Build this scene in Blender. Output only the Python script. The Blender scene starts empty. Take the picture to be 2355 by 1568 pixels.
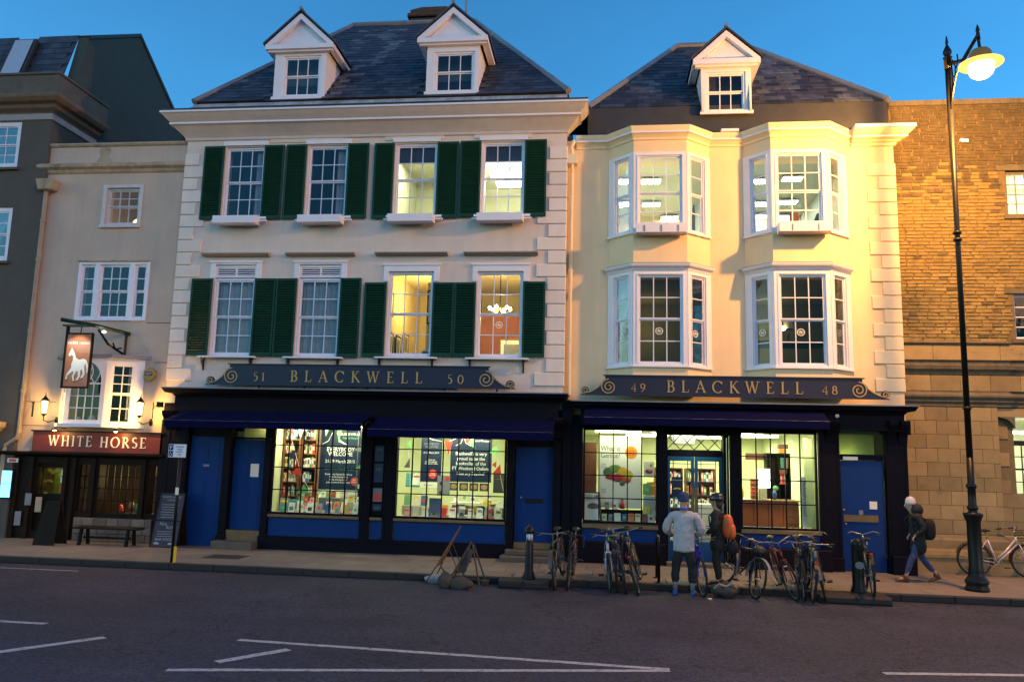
import bpy, math, random
from mathutils import Matrix, Vector
R = math.radians
random.seed(7)
C = bpy.context.scene.collection
SC = bpy.context.scene

# ------------------------------------------------------------------ camera, sky, exposure
CAM = (0.0, -18.0, 2.3)
YAW, PITCH, ROLL, FPX = R(6.70), R(8.35), R(1.43), 1832.0 / 2355.0
cam_d = bpy.data.cameras.new('camera')
cam = bpy.data.objects.new('camera', cam_d); C.objects.link(cam)
cam_d.sensor_width = 36.0; cam_d.lens = 36.0 * FPX
cam_d.clip_start = 0.1; cam_d.clip_end = 2000
_f = Vector((-math.sin(YAW) * math.cos(PITCH), math.cos(YAW) * math.cos(PITCH), math.sin(PITCH)))
_r = Vector((math.cos(YAW), math.sin(YAW), 0)); _u = _r.cross(_f)
_r2 = _r * math.cos(ROLL) + _u * math.sin(ROLL); _u2 = -_r * math.sin(ROLL) + _u * math.cos(ROLL)
cam.matrix_world = Matrix(((_r2.x, _u2.x, -_f.x, CAM[0]), (_r2.y, _u2.y, -_f.y, CAM[1]), (_r2.z, _u2.z, -_f.z, CAM[2]), (0, 0, 0, 1)))
SC.camera = cam

world = bpy.data.worlds.new('World'); SC.world = world; world.use_nodes = True
wn, wl = world.node_tree.nodes, world.node_tree.links
wn.clear()
sky = wn.new('ShaderNodeTexSky'); sky.sky_type = 'NISHITA'; sky.sun_disc = False
SUN_EL, SUN_ROT = R(3.0), R(250)
sky.sun_elevation = SUN_EL; sky.sun_rotation = SUN_ROT
sky.altitude = 0; sky.air_density = 1.0; sky.dust_density = 0.6; sky.ozone_density = 4.0
tint = wn.new('ShaderNodeMix'); tint.data_type = 'RGBA'; tint.blend_type = 'MULTIPLY'; tint.inputs[0].default_value = 1
tint.inputs[7].default_value = (0.62, 1.04, 1.0, 1)
bg = wn.new('ShaderNodeBackground'); bg.inputs[1].default_value = 0.110
wo = wn.new('ShaderNodeOutputWorld')
tc = wn.new('ShaderNodeTexCoord'); cn = wn.new('ShaderNodeTexNoise'); cn.inputs['Scale'].default_value = 1.7; cn.inputs['Detail'].default_value = 5; cn.inputs['Roughness'].default_value = .6
mpc = wn.new('ShaderNodeMapping'); mpc.inputs['Scale'].default_value = (1, 1, 2.6); wl.new(tc.outputs['Generated'], mpc.inputs[0]); wl.new(mpc.outputs[0], cn.inputs['Vector'])
cr = wn.new('ShaderNodeMapRange'); cr.inputs[1].default_value = .35; cr.inputs[2].default_value = .7; cr.inputs[3].default_value = .92; cr.inputs[4].default_value = 1.06; wl.new(cn.outputs['Fac'], cr.inputs[0])
cm = wn.new('ShaderNodeMix'); cm.data_type = 'RGBA'; cm.blend_type = 'MULTIPLY'; cm.inputs[0].default_value = 1; wl.new(sky.outputs[0], cm.inputs[6]); wl.new(cr.outputs[0], cm.inputs[7])   # thin even veil of cloud
wl.new(cm.outputs[2], tint.inputs[6]); wl.new(tint.outputs[2], bg.inputs[0]); wl.new(bg.outputs[0], wo.inputs[0])
# weak, wide warm fill added from the front right, for unseen street lamps
fill_d = bpy.data.lights.new('warm_fill', 'SUN'); fill_d.energy = 0.13; fill_d.angle = R(25); fill_d.color = (1, .58, .34)
warm_fill = bpy.data.objects.new('warm_fill', fill_d); C.objects.link(warm_fill)
warm_fill.rotation_euler = (R(76), 0, R(38)); warm_fill.location = (20, -40, 20)
SC.view_settings.view_transform = 'Standard'; SC.view_settings.look = 'None'
SC.view_settings.exposure = 2.7; SC.view_settings.gamma = 1.0; SC.view_settings.use_curve_mapping = False
SC.cycles.max_bounces = 6; SC.cycles.diffuse_bounces = 3; SC.cycles.transparent_max_bounces = 12
SC.cycles.sample_clamp_indirect = 3.0; SC.cycles.caustics_reflective = False; SC.cycles.caustics_refractive = False
SC.cycles.use_denoising = True

# ------------------------------------------------------------------ photo point -> world point (2355 x 1568 grid)
def _ray(px, py):
    return _r2 * ((px - 1177.5) / 1832.0) - _u2 * ((py - 784.0) / 1832.0) + _f
def ay(px, py, Y):
    d = _ray(px, py); t = (Y - CAM[1]) / d.y
    return Vector(CAM) + d * t
def gz(px, py, Z=0.0):
    d = _ray(px, py); t = (Z - CAM[2]) / d.z
    return Vector(CAM) + d * t

# ------------------------------------------------------------------ object helpers
def wm(o):
    # matrix of an object from its own and its parents' transforms, without a depsgraph update
    m = o.matrix_basis.copy() if False else (Matrix.Translation(o.location) @ o.rotation_euler.to_matrix().to_4x4() @ Matrix.Diagonal((*o.scale, 1)))
    if o.parent: return wm(o.parent) @ o.matrix_parent_inverse @ m
    return m
def attach(o, parent, keep=True):
    if parent is not None:
        o.parent = parent
        if keep: o.matrix_parent_inverse = wm(parent).inverted()
    return o
def tag(o, label=None, cat=None, group=None, kind=None):
    if label: o['label'] = label
    if cat: o['category'] = cat
    if group: o['group'] = group
    if kind: o['kind'] = kind
    return o
def empty(name, loc=(0, 0, 0), label=None, cat=None, group=None, kind=None):
    o = bpy.data.objects.new(name, None); o.location = loc; o.empty_display_size = 0.2
    C.objects.link(o); return tag(o, label, cat, group, kind)
def copy_tree(o, parent=None):
    c = o.copy(); C.objects.link(c)
    if parent is not None: c.parent = parent
    for ch in list(o.children): copy_tree(ch, c)
    return c
def inst(name, mesh, parent, loc, rot=(0, 0, 0), scale=(1, 1, 1)):
    o = bpy.data.objects.new(name, mesh); o.location = loc; o.rotation_euler = rot; o.scale = scale
    C.objects.link(o); return attach(o, parent)

class Fr:      # local frame: u along, v into the wall, z up
    def __init__(s, ox=0, oy=0, a=0): s.o = (ox, oy); s.a = a; s.c = math.cos(a); s.s = math.sin(a)
    def __call__(s, p): return (s.o[0] + p[0] * s.c - p[1] * s.s, s.o[1] + p[0] * s.s + p[1] * s.c, p[2])
class MB:
    def __init__(s, T=None): s.v = []; s.f = []; s.mi = []; s.T = T; s.cur = 0
    def add(s, vs, fs):
        n = len(s.v)
        s.v += [s.T(p) if s.T else tuple(p) for p in vs]
        s.f += [tuple(i + n for i in f) for f in fs]; s.mi += [s.cur] * len(fs); return s
    def box(s, x0, x1, y0, y1, z0, z1):
        return s.add([(x0, y0, z0), (x1, y0, z0), (x1, y1, z0), (x0, y1, z0), (x0, y0, z1), (x1, y0, z1), (x1, y1, z1), (x0, y1, z1)],
                     [(0, 3, 2, 1), (4, 5, 6, 7), (0, 1, 5, 4), (1, 2, 6, 5), (2, 3, 7, 6), (3, 0, 4, 7)])
    def bbox(s, x0, x1, y0, y1, z0, z1, b=.01):   # box with its front (y0) edges chamfered
        v = [(x0, y1, z0), (x1, y1, z0), (x1, y1, z1), (x0, y1, z1), (x0, y0 + b, z0), (x1, y0 + b, z0), (x1, y0 + b, z1), (x0, y0 + b, z1),
             (x0 + b, y0, z0 + b), (x1 - b, y0, z0 + b), (x1 - b, y0, z1 - b), (x0 + b, y0, z1 - b)]
        return s.add(v, [(3, 2, 1, 0), (0, 1, 5, 4), (1, 2, 6, 5), (2, 3, 7, 6), (3, 0, 4, 7), (4, 5, 9, 8), (5, 6, 10, 9), (6, 7, 11, 10), (7, 4, 8, 11), (8, 9, 10, 11)])
    def quad(s, *p): return s.add(p, [tuple(range(len(p)))])
    def prism_y(s, poly, y0, y1):      # polygon in x,z extruded along y
        n = len(poly)
        return s.add([(x, y0, z) for x, z in poly] + [(x, y1, z) for x, z in poly],
                     [tuple(range(n)), tuple(range(2 * n - 1, n - 1, -1))] + [(i, i + n, (i + 1) % n + n, (i + 1) % n) for i in range(n)])
    def prism_x(s, poly, x0, x1):      # polygon in y,z extruded along x
        n = len(poly)
        return s.add([(x0, y, z) for y, z in poly] + [(x1, y, z) for y, z in poly],
                     [tuple(range(n)), tuple(range(2 * n - 1, n - 1, -1))] + [(i, i + n, (i + 1) % n + n, (i + 1) % n) for i in range(n)])
    def prism_z(s, poly, z0, z1):
        n = len(poly)
        return s.add([(x, y, z0) for x, y in poly] + [(x, y, z1) for x, y in poly],
                     [tuple(range(n - 1, -1, -1)), tuple(range(n, 2 * n))] + [(i, (i + 1) % n, (i + 1) % n + n, i + n) for i in range(n)])
    def tube(s, pts, r, seg=8, closed=False, cap=True):
        pts = [Vector(p) for p in pts]; n = len(pts); rs = r if isinstance(r, (list, tuple)) else [r] * n
        base = len(s.v); vs = []; prev = None
        for i, p in enumerate(pts):
            if closed: t = pts[(i + 1) % n] - pts[i - 1]
            else: t = pts[min(i + 1, n - 1)] - pts[max(i - 1, 0)]
            t.normalize()
            if prev is None:
                a = Vector((0, 0, 1)) if abs(t.z) < .9 else Vector((1, 0, 0))
                nx = t.cross(a).normalized()
            else:
                nx = (prev - t * prev.dot(t)).normalized()
            prev = nx; ny = t.cross(nx)
            for k in range(seg):
                an = 2 * math.pi * k / seg
                vs.append(p + (nx * math.cos(an) + ny * math.sin(an)) * rs[i])
        fs = []
        for i in range(n if closed else n - 1):
            j = (i + 1) % n
            for k in range(seg):
                fs.append((i * seg + k, i * seg + (k + 1) % seg, j * seg + (k + 1) % seg, j * seg + k))
        if cap and not closed:
            fs.append(tuple(range(seg - 1, -1, -1))); fs.append(tuple((n - 1) * seg + k for k in range(seg)))
        return s.add(vs, fs)
    def lathe(s, prof, c, seg=16):     # prof: (r, z)
        vs = []; fs = []; n = len(prof)
        for r, z in prof:
            for k in range(seg):
                a = 2 * math.pi * k / seg; vs.append((c[0] + r * math.cos(a), c[1] + r * math.sin(a), c[2] + z))
        for i in range(n - 1):
            for k in range(seg): fs.append((i * seg + k, i * seg + (k + 1) % seg, (i + 1) * seg + (k + 1) % seg, (i + 1) * seg + k))
        fs.append(tuple(range(seg - 1, -1, -1))); fs.append(tuple((n - 1) * seg + k for k in range(seg)))
        return s.add(vs, fs)
    def ell(s, c, rx, ry, rz, nu=12, nv=8, fn=None):
        vs = []; fs = []
        for i in range(nv + 1):
            th = math.pi * i / nv
            for k in range(nu):
                ph = 2 * math.pi * k / nu
                p = [math.sin(th) * math.cos(ph), math.sin(th) * math.sin(ph), math.cos(th)]
                if fn: p = fn(p)
                vs.append((c[0] + rx * p[0], c[1] + ry * p[1], c[2] + rz * p[2]))
        for i in range(nv):
            for k in range(nu): fs.append((i * nu + k, (i + 1) * nu + k, (i + 1) * nu + (k + 1) % nu, i * nu + (k + 1) % nu))
        return s.add(vs, fs)
    def mesh(s, name, mats, smooth=False):
        me = bpy.data.meshes.new(name); me.from_pydata(s.v, [], s.f)
        mats = mats if isinstance(mats, (list, tuple)) else [mats]
        for m in mats: me.materials.append(m)
        if len(mats) > 1: me.polygons.foreach_set('material_index', s.mi)
        if smooth: me.polygons.foreach_set('use_smooth', [True] * len(me.polygons))
        me.update()
        return me
    def build(s, name, mats, parent=None, smooth=False, loc=None):
        o = bpy.data.objects.new(name, s.mesh(name, mats, smooth)); C.objects.link(o)
        if loc: o.location = loc
        return attach(o, parent)

def holes_wall(mb, x0, x1, z0, z1, y, th, holes, T=None):
    xs = sorted({x0, x1} | {h[0] for h in holes} | {h[1] for h in holes}); zs = sorted({z0, z1} | {h[2] for h in holes} | {h[3] for h in holes})
    xs = [x for x in xs if x0 <= x <= x1]; zs = [z for z in zs if z0 <= z <= z1]
    def solid(i, j):
        if not (0 <= i < len(xs) - 1 and 0 <= j < len(zs) - 1): return False
        cx, cz = (xs[i] + xs[i + 1]) / 2, (zs[j] + zs[j + 1]) / 2
        return not any(h[0] < cx < h[1] and h[2] < cz < h[3] for h in holes)
    for i in range(len(xs) - 1):
        for j in range(len(zs) - 1):
            if not solid(i, j): continue
            a, b, c, d = xs[i], xs[i + 1], zs[j], zs[j + 1]
            mb.quad((a, y, c), (b, y, c), (b, y, d), (a, y, d)); mb.quad((a, y + th, d), (b, y + th, d), (b, y + th, c), (a, y + th, c))
            if not solid(i - 1, j): mb.quad((a, y + th, c), (a, y, c), (a, y, d), (a, y + th, d))
            if not solid(i + 1, j): mb.quad((b, y, c), (b, y + th, c), (b, y + th, d), (b, y, d))
            if not solid(i, j - 1): mb.quad((a, y + th, c), (b, y + th, c), (b, y, c), (a, y, c))
            if not solid(i, j + 1): mb.quad((a, y, d), (b, y, d), (b, y + th, d), (a, y + th, d))
    return mb

def loft_path(mb, path, prof):
    """run a profile [(out, z)] along a plan path (outward is to the right of travel) with mitred corners"""
    n = len(path); P = [Vector((p[0], p[1])) for p in path]; mit = []
    for i in range(n):
        ns = []
        if i > 0: d = (P[i] - P[i - 1]).normalized(); ns.append(Vector((d.y, -d.x)))
        if i < n - 1: d = (P[i + 1] - P[i]).normalized(); ns.append(Vector((d.y, -d.x)))
        m = sum(ns, Vector((0, 0))).normalized(); mit.append(m / max(.3, m.dot(ns[0])))
    vs = []; fs = []; k = len(prof)
    for i in range(n):
        for o, z in prof:
            q = P[i] + mit[i] * o; vs.append((q.x, q.y, z))
    for i in range(n - 1):
        for j in range(k):
            fs.append((i * k + j, (i + 1) * k + j, (i + 1) * k + (j + 1) % k, i * k + (j + 1) % k))
    fs.append(tuple(range(k - 1, -1, -1))); fs.append(tuple((n - 1) * k + j for j in range(k)))
    return mb.add(vs, fs)

# ------------------------------------------------------------------ materials
MATS = {}
LAMP_K = 0.2      # the exposure is +2.7 stops, so lamps are that much weaker
def mat(name, col, rough=.7, var=.12, scale=3.0, bump=.15, bscale=40, metal=0.0, rnd=0.0, streak=0.0, spec=.5, dirt=None, coat=0.0, sheen=0.0):
    if name in MATS: return MATS[name]
    m = bpy.data.materials.new(name); m.use_nodes = True; nt = m.node_tree; n = nt.nodes; l = nt.links
    b = n['Principled BSDF']; b.inputs['Roughness'].default_value = rough; b.inputs['Metallic'].default_value = metal
    b.inputs['Specular IOR Level'].default_value = spec
    if coat: b.inputs['Coat Weight'].default_value = coat
    if sheen: b.inputs['Sheen Weight'].default_value = sheen
    geo = n.new('ShaderNodeNewGeometry')
    nz = n.new('ShaderNodeTexNoise'); nz.inputs['Scale'].default_value = scale; nz.inputs['Detail'].default_value = 6; nz.inputs['Roughness'].default_value = .65
    l.new(geo.outputs['Position'], nz.inputs['Vector'])
    mr = n.new('ShaderNodeMapRange'); mr.inputs[1].default_value = .3; mr.inputs[2].default_value = .7
    mr.inputs[3].default_value = 1 - var; mr.inputs[4].default_value = 1 + var
    l.new(nz.outputs['Fac'], mr.inputs[0]); fac = mr.outputs[0]
    def mul(a, bsock):
        k = n.new('ShaderNodeMath'); k.operation = 'MULTIPLY'; l.new(a, k.inputs[0]); l.new(bsock, k.inputs[1]); return k.outputs[0]
    if rnd:
        oi = n.new('ShaderNodeObjectInfo'); m2 = n.new('ShaderNodeMapRange'); m2.inputs[3].default_value = 1 - rnd; m2.inputs[4].default_value = 1 + rnd
        l.new(oi.outputs['Random'], m2.inputs[0]); fac = mul(fac, m2.outputs[0])
    if streak:
        mp = n.new('ShaderNodeMapping'); mp.inputs['Scale'].default_value = (6, 6, .35); l.new(geo.outputs['Position'], mp.inputs[0])
        n2 = n.new('ShaderNodeTexNoise'); n2.inputs['Scale'].default_value = 1.3; n2.inputs['Detail'].default_value = 5; l.new(mp.outputs[0], n2.inputs['Vector'])
        m3 = n.new('ShaderNodeMapRange'); m3.inputs[1].default_value = .45; m3.inputs[2].default_value = .75; m3.inputs[3].default_value = 1; m3.inputs[4].default_value = 1 - streak
        l.new(n2.outputs['Fac'], m3.inputs[0]); fac = mul(fac, m3.outputs[0])
    mx = n.new('ShaderNodeMix'); mx.data_type = 'RGBA'; mx.blend_type = 'MULTIPLY'; mx.inputs[0].default_value = 1
    mx.inputs[6].default_value = (*col, 1)
    l.new(fac, mx.inputs[7]); out = mx.outputs[2]
    if dirt:
        n4 = n.new('ShaderNodeTexNoise'); n4.inputs['Scale'].default_value = dirt[1]; n4.inputs['Detail'].default_value = 8; n4.inputs['Roughness'].default_value = .7
        l.new(geo.outputs['Position'], n4.inputs['Vector'])
        m4 = n.new('ShaderNodeMapRange'); m4.inputs[1].default_value = dirt[2]; m4.inputs[2].default_value = dirt[2] + .12; m4.inputs[4].default_value = dirt[3]
        l.new(n4.outputs['Fac'], m4.inputs[0])
        md = n.new('ShaderNodeMix'); md.data_type = 'RGBA'; l.new(m4.outputs[0], md.inputs[0]); l.new(out, md.inputs[6]); md.inputs[7].default_value = (*dirt[0], 1); out = md.outputs[2]
    l.new(out, b.inputs['Base Color'])
    if bump:
        nb = n.new('ShaderNodeTexNoise'); nb.inputs['Scale'].default_value = bscale; nb.inputs['Detail'].default_value = 4; l.new(geo.outputs['Position'], nb.inputs['Vector'])
        bp = n.new('ShaderNodeBump'); bp.inputs['Strength'].default_value = bump; bp.inputs['Distance'].default_value = .01
        l.new(nb.outputs['Fac'], bp.inputs['Height']); l.new(bp.outputs[0], b.inputs['Normal'])
    MATS[name] = m; return m
def glow(name, col, strength):
    if name in MATS: return MATS[name]
    m = bpy.data.materials.new(name); m.use_nodes = True; n = m.node_tree.nodes; n.clear()
    e = n.new('ShaderNodeEmission'); e.inputs[0].default_value = (*col, 1); e.inputs[1].default_value = strength * LAMP_K
    o = n.new('ShaderNodeOutputMaterial'); m.node_tree.links.new(e.outputs[0], o.inputs[0]); MATS[name] = m; return m
def glass(name, tint_c=(.93, .96, .95), refl=.36, wav=.006):
    if name in MATS: return MATS[name]
    m = bpy.data.materials.new(name); m.use_nodes = True; n = m.node_tree.nodes; l = m.node_tree.links; n.clear()
    t = n.new('ShaderNodeBsdfTransparent'); t.inputs[0].default_value = (*tint_c, 1)
    g = n.new('ShaderNodeBsdfGlossy'); g.inputs['Roughness'].default_value = .03
    fr = n.new('ShaderNodeFresnel'); fr.inputs[0].default_value = 1.5
    k = n.new('ShaderNodeMath'); k.operation = 'MULTIPLY'; k.inputs[1].default_value = refl; l.new(fr.outputs[0], k.inputs[0])
    geo = n.new('ShaderNodeNewGeometry'); nz = n.new('ShaderNodeTexNoise'); nz.inputs['Scale'].default_value = 2.5; l.new(geo.outputs['Position'], nz.inputs['Vector'])
    bp = n.new('ShaderNodeBump'); bp.inputs['Strength'].default_value = .4; bp.inputs['Distance'].default_value = wav; l.new(nz.outputs['Fac'], bp.inputs['Height'])
    l.new(bp.outputs[0], g.inputs['Normal'])
    mx = n.new('ShaderNodeMixShader'); l.new(k.outputs[0], mx.inputs[0]); l.new(t.outputs[0], mx.inputs[1]); l.new(g.outputs[0], mx.inputs[2])
    o = n.new('ShaderNodeOutputMaterial'); l.new(mx.outputs[0], o.inputs[0]); MATS[name] = m; return m
def ramp_mat(name, cols, rough=.5, noise=None):
    """one of several colours per object (books, posters)"""
    if name in MATS: return MATS[name]
    m = bpy.data.materials.new(name); m.use_nodes = True; n = m.node_tree.nodes; l = m.node_tree.links; b = n['Principled BSDF']
    b.inputs['Roughness'].default_value = rough
    cr = n.new('ShaderNodeValToRGB'); cr.color_ramp.interpolation = 'CONSTANT'
    while len(cr.color_ramp.elements) < len(cols): cr.color_ramp.elements.new(0.5)
    for i, c in enumerate(cols):
        cr.color_ramp.elements[i].position = i / len(cols); cr.color_ramp.elements[i].color = (*c, 1)
    if noise:
        geo = n.new('ShaderNodeNewGeometry'); nz = n.new('ShaderNodeTexNoise'); nz.inputs['Scale'].default_value = noise; nz.inputs['Detail'].default_value = 3
        l.new(geo.outputs['Position'], nz.inputs['Vector']); mr = n.new('ShaderNodeMapRange'); mr.inputs[1].default_value = .3; mr.inputs[2].default_value = .7
        l.new(nz.outputs['Fac'], mr.inputs[0]); l.new(mr.outputs[0], cr.inputs[0])
    else:
        oi = n.new('ShaderNodeObjectInfo'); l.new(oi.outputs['Random'], cr.inputs[0])
    l.new(cr.outputs[0], b.inputs['Base Color']); MATS[name] = m; return m

m_cream = mat('cream_stucco', (.84, .66, .42), .85, .06, 1.2, .25, 60, streak=.04, dirt=((.42, .30, .22), 1.1, .68, .35))
m_pale = mat('pale_stucco', (.68, .60, .56), .85, .06, 1.5, .3, 55, streak=.05, dirt=((.40, .30, .24), .9, .66, .4))
m_quoin = mat('quoin_paint', (.76, .68, .64), .8, .05, 3, .25, 60, rnd=.05, streak=.05)
m_quoinC = mat('quoin_cream', (.84, .70, .48), .8, .05, 3, .25, 60, rnd=.04)
m_pub = mat('pub_stucco', (.52, .42, .36), .9, .08, 1.4, .35, 40, streak=.06, dirt=((.22, .15, .11), 1.3, .63, .6))
m_pub2 = mat('pub_moulding', (.42, .34, .25), .85, .2, 3, .3, 30, streak=.25, dirt=((.10, .07, .05), 2.2, .58, .7))
m_dark = mat('dark_render', (.085, .08, .075), .9, .1, 2, .4, 30)
m_white = mat('white_paint', (.78, .78, .88), .45, .04, 3, .08, 50)
m_sash = mat('sash_paint', (.74, .76, .90), .4, .04, 4, .05, 50)
m_oldwhite = mat('flaking_white_paint', (.55, .56, .62), .7, .1, 6, .3, 50, dirt=((.22, .17, .15), 9, .58, .8))
m_green = mat('green_shutter_paint', (.005, .046, .028), .5, .12, 6, .1, 60, rnd=.12, spec=.3)
m_slate = mat('roof_slate', (.032, .036, .058), .6, .35, 5, .5, 40, rnd=.6, dirt=((.13, .15, .19), 2.1, .60, .55))
m_slate2 = mat('lichened_slate', (.085, .095, .12), .65, .4, 6, .5, 40, rnd=.4)
m_lead = mat('roof_lead', (.20, .22, .26), .5, .15, 3, .2, 30, metal=.2)
m_flatlead = mat('dark_flashing', (.03, .033, .04), .6, .2, 3, .3, 30)
m_brick_old = mat('chimney_brick', (.07, .045, .035), .9, .25, 6, .4, 40, rnd=.2)
m_black = mat('black_shop_paint', (.005, .0045, .010), .6, .2, 4, .1, 40, spec=.10, dirt=((.02, .02, .03), 5, .68, .25))
m_navy = mat('navy_sign_paint', (.012, .012, .040), .45, .1, 4, .08, 40)
m_blue = mat('blue_door_paint', (.0004, .030, .165), .5, .10, 2.2, .06, 40, streak=.06, spec=.25)
m_awn = mat('navy_awning_cloth', (.002, .0035, .034), .9, .12, 5, .3, 150, spec=.08)
m_gold = mat('gold_leaf', (.50, .33, .13), .4, .15, 20, .1, 60, metal=.35)
m_wood = mat('brown_sill_wood', (.16, .105, .045), .55, .2, 6, .2, 60)
m_darkwood = mat('dark_pub_wood', (.012, .007, .005), .6, .25, 5, .2, 40, spec=.12)
m_step = mat('step_stone', (.11, .09, .07), .85, .15, 4, .4, 40)
m_iron = mat('black_iron', (.006, .006, .006), .42, .2, 8, .1, 60, spec=.28)
m_glass = glass('window_glass')
m_glass_dark = glass('window_glass_upper', (.86, .90, .92), .7, .008)
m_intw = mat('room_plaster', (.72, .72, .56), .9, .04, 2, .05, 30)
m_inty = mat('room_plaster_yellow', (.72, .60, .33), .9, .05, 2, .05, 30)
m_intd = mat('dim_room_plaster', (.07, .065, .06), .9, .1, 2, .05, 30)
m_intr = mat('red_brown_wall', (.22, .07, .035), .85, .15, 2.5, .1, 30)
m_floor = mat('room_floor', (.10, .07, .045), .6, .15, 3, .05, 30)
m_shelf = mat('shelf_wood', (.20, .07, .03), .55, .2, 5, .1, 50)
m_paper = mat('paper_white', (.78, .77, .70), .7, .05, 6, .02, 60)
m_postnavy = mat('navy_poster', (.010, .020, .055), .4, .25, 2, .0, 60)
m_redp = mat('red_print', (.62, .05, .03), .5, .05, 6, 0)
m_greenp = mat('green_print', (.15, .50, .16), .5, .05, 6, 0)
m_greyp = mat('grey_print', (.16, .17, .18), .5, .05, 6, 0)
m_ink = mat('ink_print', (.05, .05, .05), .6, .05, 6, 0)
m_whitep = mat('white_print', (.82, .82, .76), .6, .03, 6, 0)
m_yell = mat('yellow_petals', (.85, .62, .02), .6, .15, 30, .1)
m_curt = mat('net_curtain', (.52, .52, .58), .9, .12, 5, .2, 80)
m_books = ramp_mat('book_covers', [(.55, .52, .40), (.70, .68, .58), (.10, .16, .26), (.35, .05, .04), (.62, .45, .16), (.14, .28, .20), (.75, .74, .68), (.42, .40, .36), (.06, .06, .07), (.60, .62, .60), (.68, .60, .40), (.20, .34, .40)], .5)
m_flag = mat('flagstone', (.19, .155, .125), .8, .14, 2.5, .35, 30, rnd=.10, dirt=((.06, .05, .045), 3.2, .62, .5))
m_joint = mat('pavement_joint', (.05, .043, .04), .95, .2, 6, .3, 30)
m_kerb = mat('kerb_granite', (.016, .014, .016), .75, .2, 8, .4, 50, rnd=.15)
m_dirtwhite = mat('road_paint', (.44, .43, .44), .65, .18, 14, .3, 60, dirt=((.06, .06, .07), 11, .52, .85))

def lampobj(name, kind, loc, energy, col, size=.3, sizey=None, rot=(0, 0, 0), spot=None, parent=None):
    d = bpy.data.lights.new(name, kind); d.energy = energy * LAMP_K; d.color = col
    if kind == 'AREA':
        d.size = size
        if sizey: d.shape = 'RECTANGLE'; d.size_y = sizey
    elif kind in ('POINT', 'SPOT'): d.shadow_soft_size = size
    if kind == 'SPOT': d.spot_size = spot; d.spot_blend = .6
    o = bpy.data.objects.new(name, d); o.location = loc; o.rotation_euler = rot; C.objects.link(o)
    return attach(o, parent)

# ------------------------------------------------------------------ lettering
def arc(cx, cy, rx, ry, a0, a1, n=14):
    return [(cx + rx * math.cos(R(a0 + (a1 - a0) * i / n)), cy + ry * math.sin(R(a0 + (a1 - a0) * i / n))) for i in range(n + 1)]
TK, TN = .135, .06
GL = {
 'A': (.80, [([(.08, .02), (.41, 1)], TN), ([(.38, 1), (.74, .02)], TK), ([(.2, .35), (.62, .35)], TN)], [(.08, 0), (.74, 0)]),
 'B': (.66, [([(.16, 0), (.16, 1)], TK), ([(.16, .97)] + arc(.32, .745, .20, .225, 90, -90) + [(.16, .52)], 0), ([(.16, .52)] + arc(.34, .275, .24, .245, 90, -90) + [(.16, .03)], 0)], [(.12, 0), (.12, 1)]),
 'C': (.86, [(arc(.48, .5, .40, .48, 42, 318, 24), 0), ([(.80, .72), (.80, .96)], TN)], []),
 'E': (.62, [([(.16, 0), (.16, 1)], TK), ([(.16, .97), (.54, .97), (.55, .82)], TN), ([(.16, .52), (.46, .52)], TN), ([(.16, .03), (.56, .03), (.59, .2)], TN)], [(.14, 0), (.14, 1)]),
 'H': (.84, [([(.16, 0), (.16, 1)], TK), ([(.68, 0), (.68, 1)], TK), ([(.16, .52), (.68, .52)], TN)], [(.16, 0), (.16, 1), (.68, 0), (.68, 1)]),
 'I': (.32, [([(.16, 0), (.16, 1)], TK)], [(.16, 0), (.16, 1)]),
 'K': (.76, [([(.16, 0), (.16, 1)], TK), ([(.18, .46), (.60, .98)], TN), ([(.30, .60), (.72, .02)], TK)], [(.16, 0), (.16, 1), (.60, 1), (.73, 0)]),
 'L': (.62, [([(.16, 0), (.16, 1)], TK), ([(.16, .03), (.56, .03), (.60, .24)], TN)], [(.16, 1), (.12, 0)]),
 'O': (.94, [(arc(.47, .5, .40, .48, 0, 360, 30), 0)], []),
 'R': (.74, [([(.16, 0), (.16, 1)], TK), ([(.16, .97)] + arc(.32, .74, .22, .23, 90, -90) + [(.16, .51)], 0), ([(.34, .5), (.70, .02)], TK)], [(.16, 0), (.12, 1), (.71, 0)]),
 'S': (.60, [(arc(.30, .75, .19, .22, 40, 270, 14) + arc(.30, .27, .22, .25, 90, -140, 14), 0)], []),
 'T': (.70, [([(.35, 0), (.35, 1)], TK), ([(.06, .82), (.08, .97), (.62, .97), (.64, .82)], TN)], [(.35, 0)]),
 'W': (1.14, [([(.08, 1), (.33, .02)], TK), ([(.33, .02), (.57, 1)], TN), ([(.52, 1), (.78, .02)], TK), ([(.78, .02), (1.02, 1)], TN)], [(.08, 1), (.55, 1), (1.03, 1)]),
 '0': (.70, [(arc(.35, .48, .27, .46, 0, 360, 26), 0)], []),
 '1': (.42, [([(.08, .80), (.22, .97), (.22, 0)], TK * .8)], [(.22, 0)]),
 '4': (.68, [([(.48, 0), (.48, .97), (.06, .30), (.62, .30)], TK * .75)], [(.48, 0)]),
 '5': (.58, [([(.48, .95), (.16, .95), (.14, .58)], TN), (arc(.24, .32, .26, .30, 115, -120, 16), 0)], []),
 '8': (.62, [(arc(.31, .74, .18, .22, 0, 360, 18), 0), (arc(.31, .27, .24, .26, 0, 360, 20), 0)], []),
 '9': (.64, [(arc(.32, .66, .23, .28, 0, 360, 20), 0), ([(.55, .66), (.50, .36), (.34, .12), (.14, .0)], TN * 1.4)], []),
 ' ': (.55, [], []),
}
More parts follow.
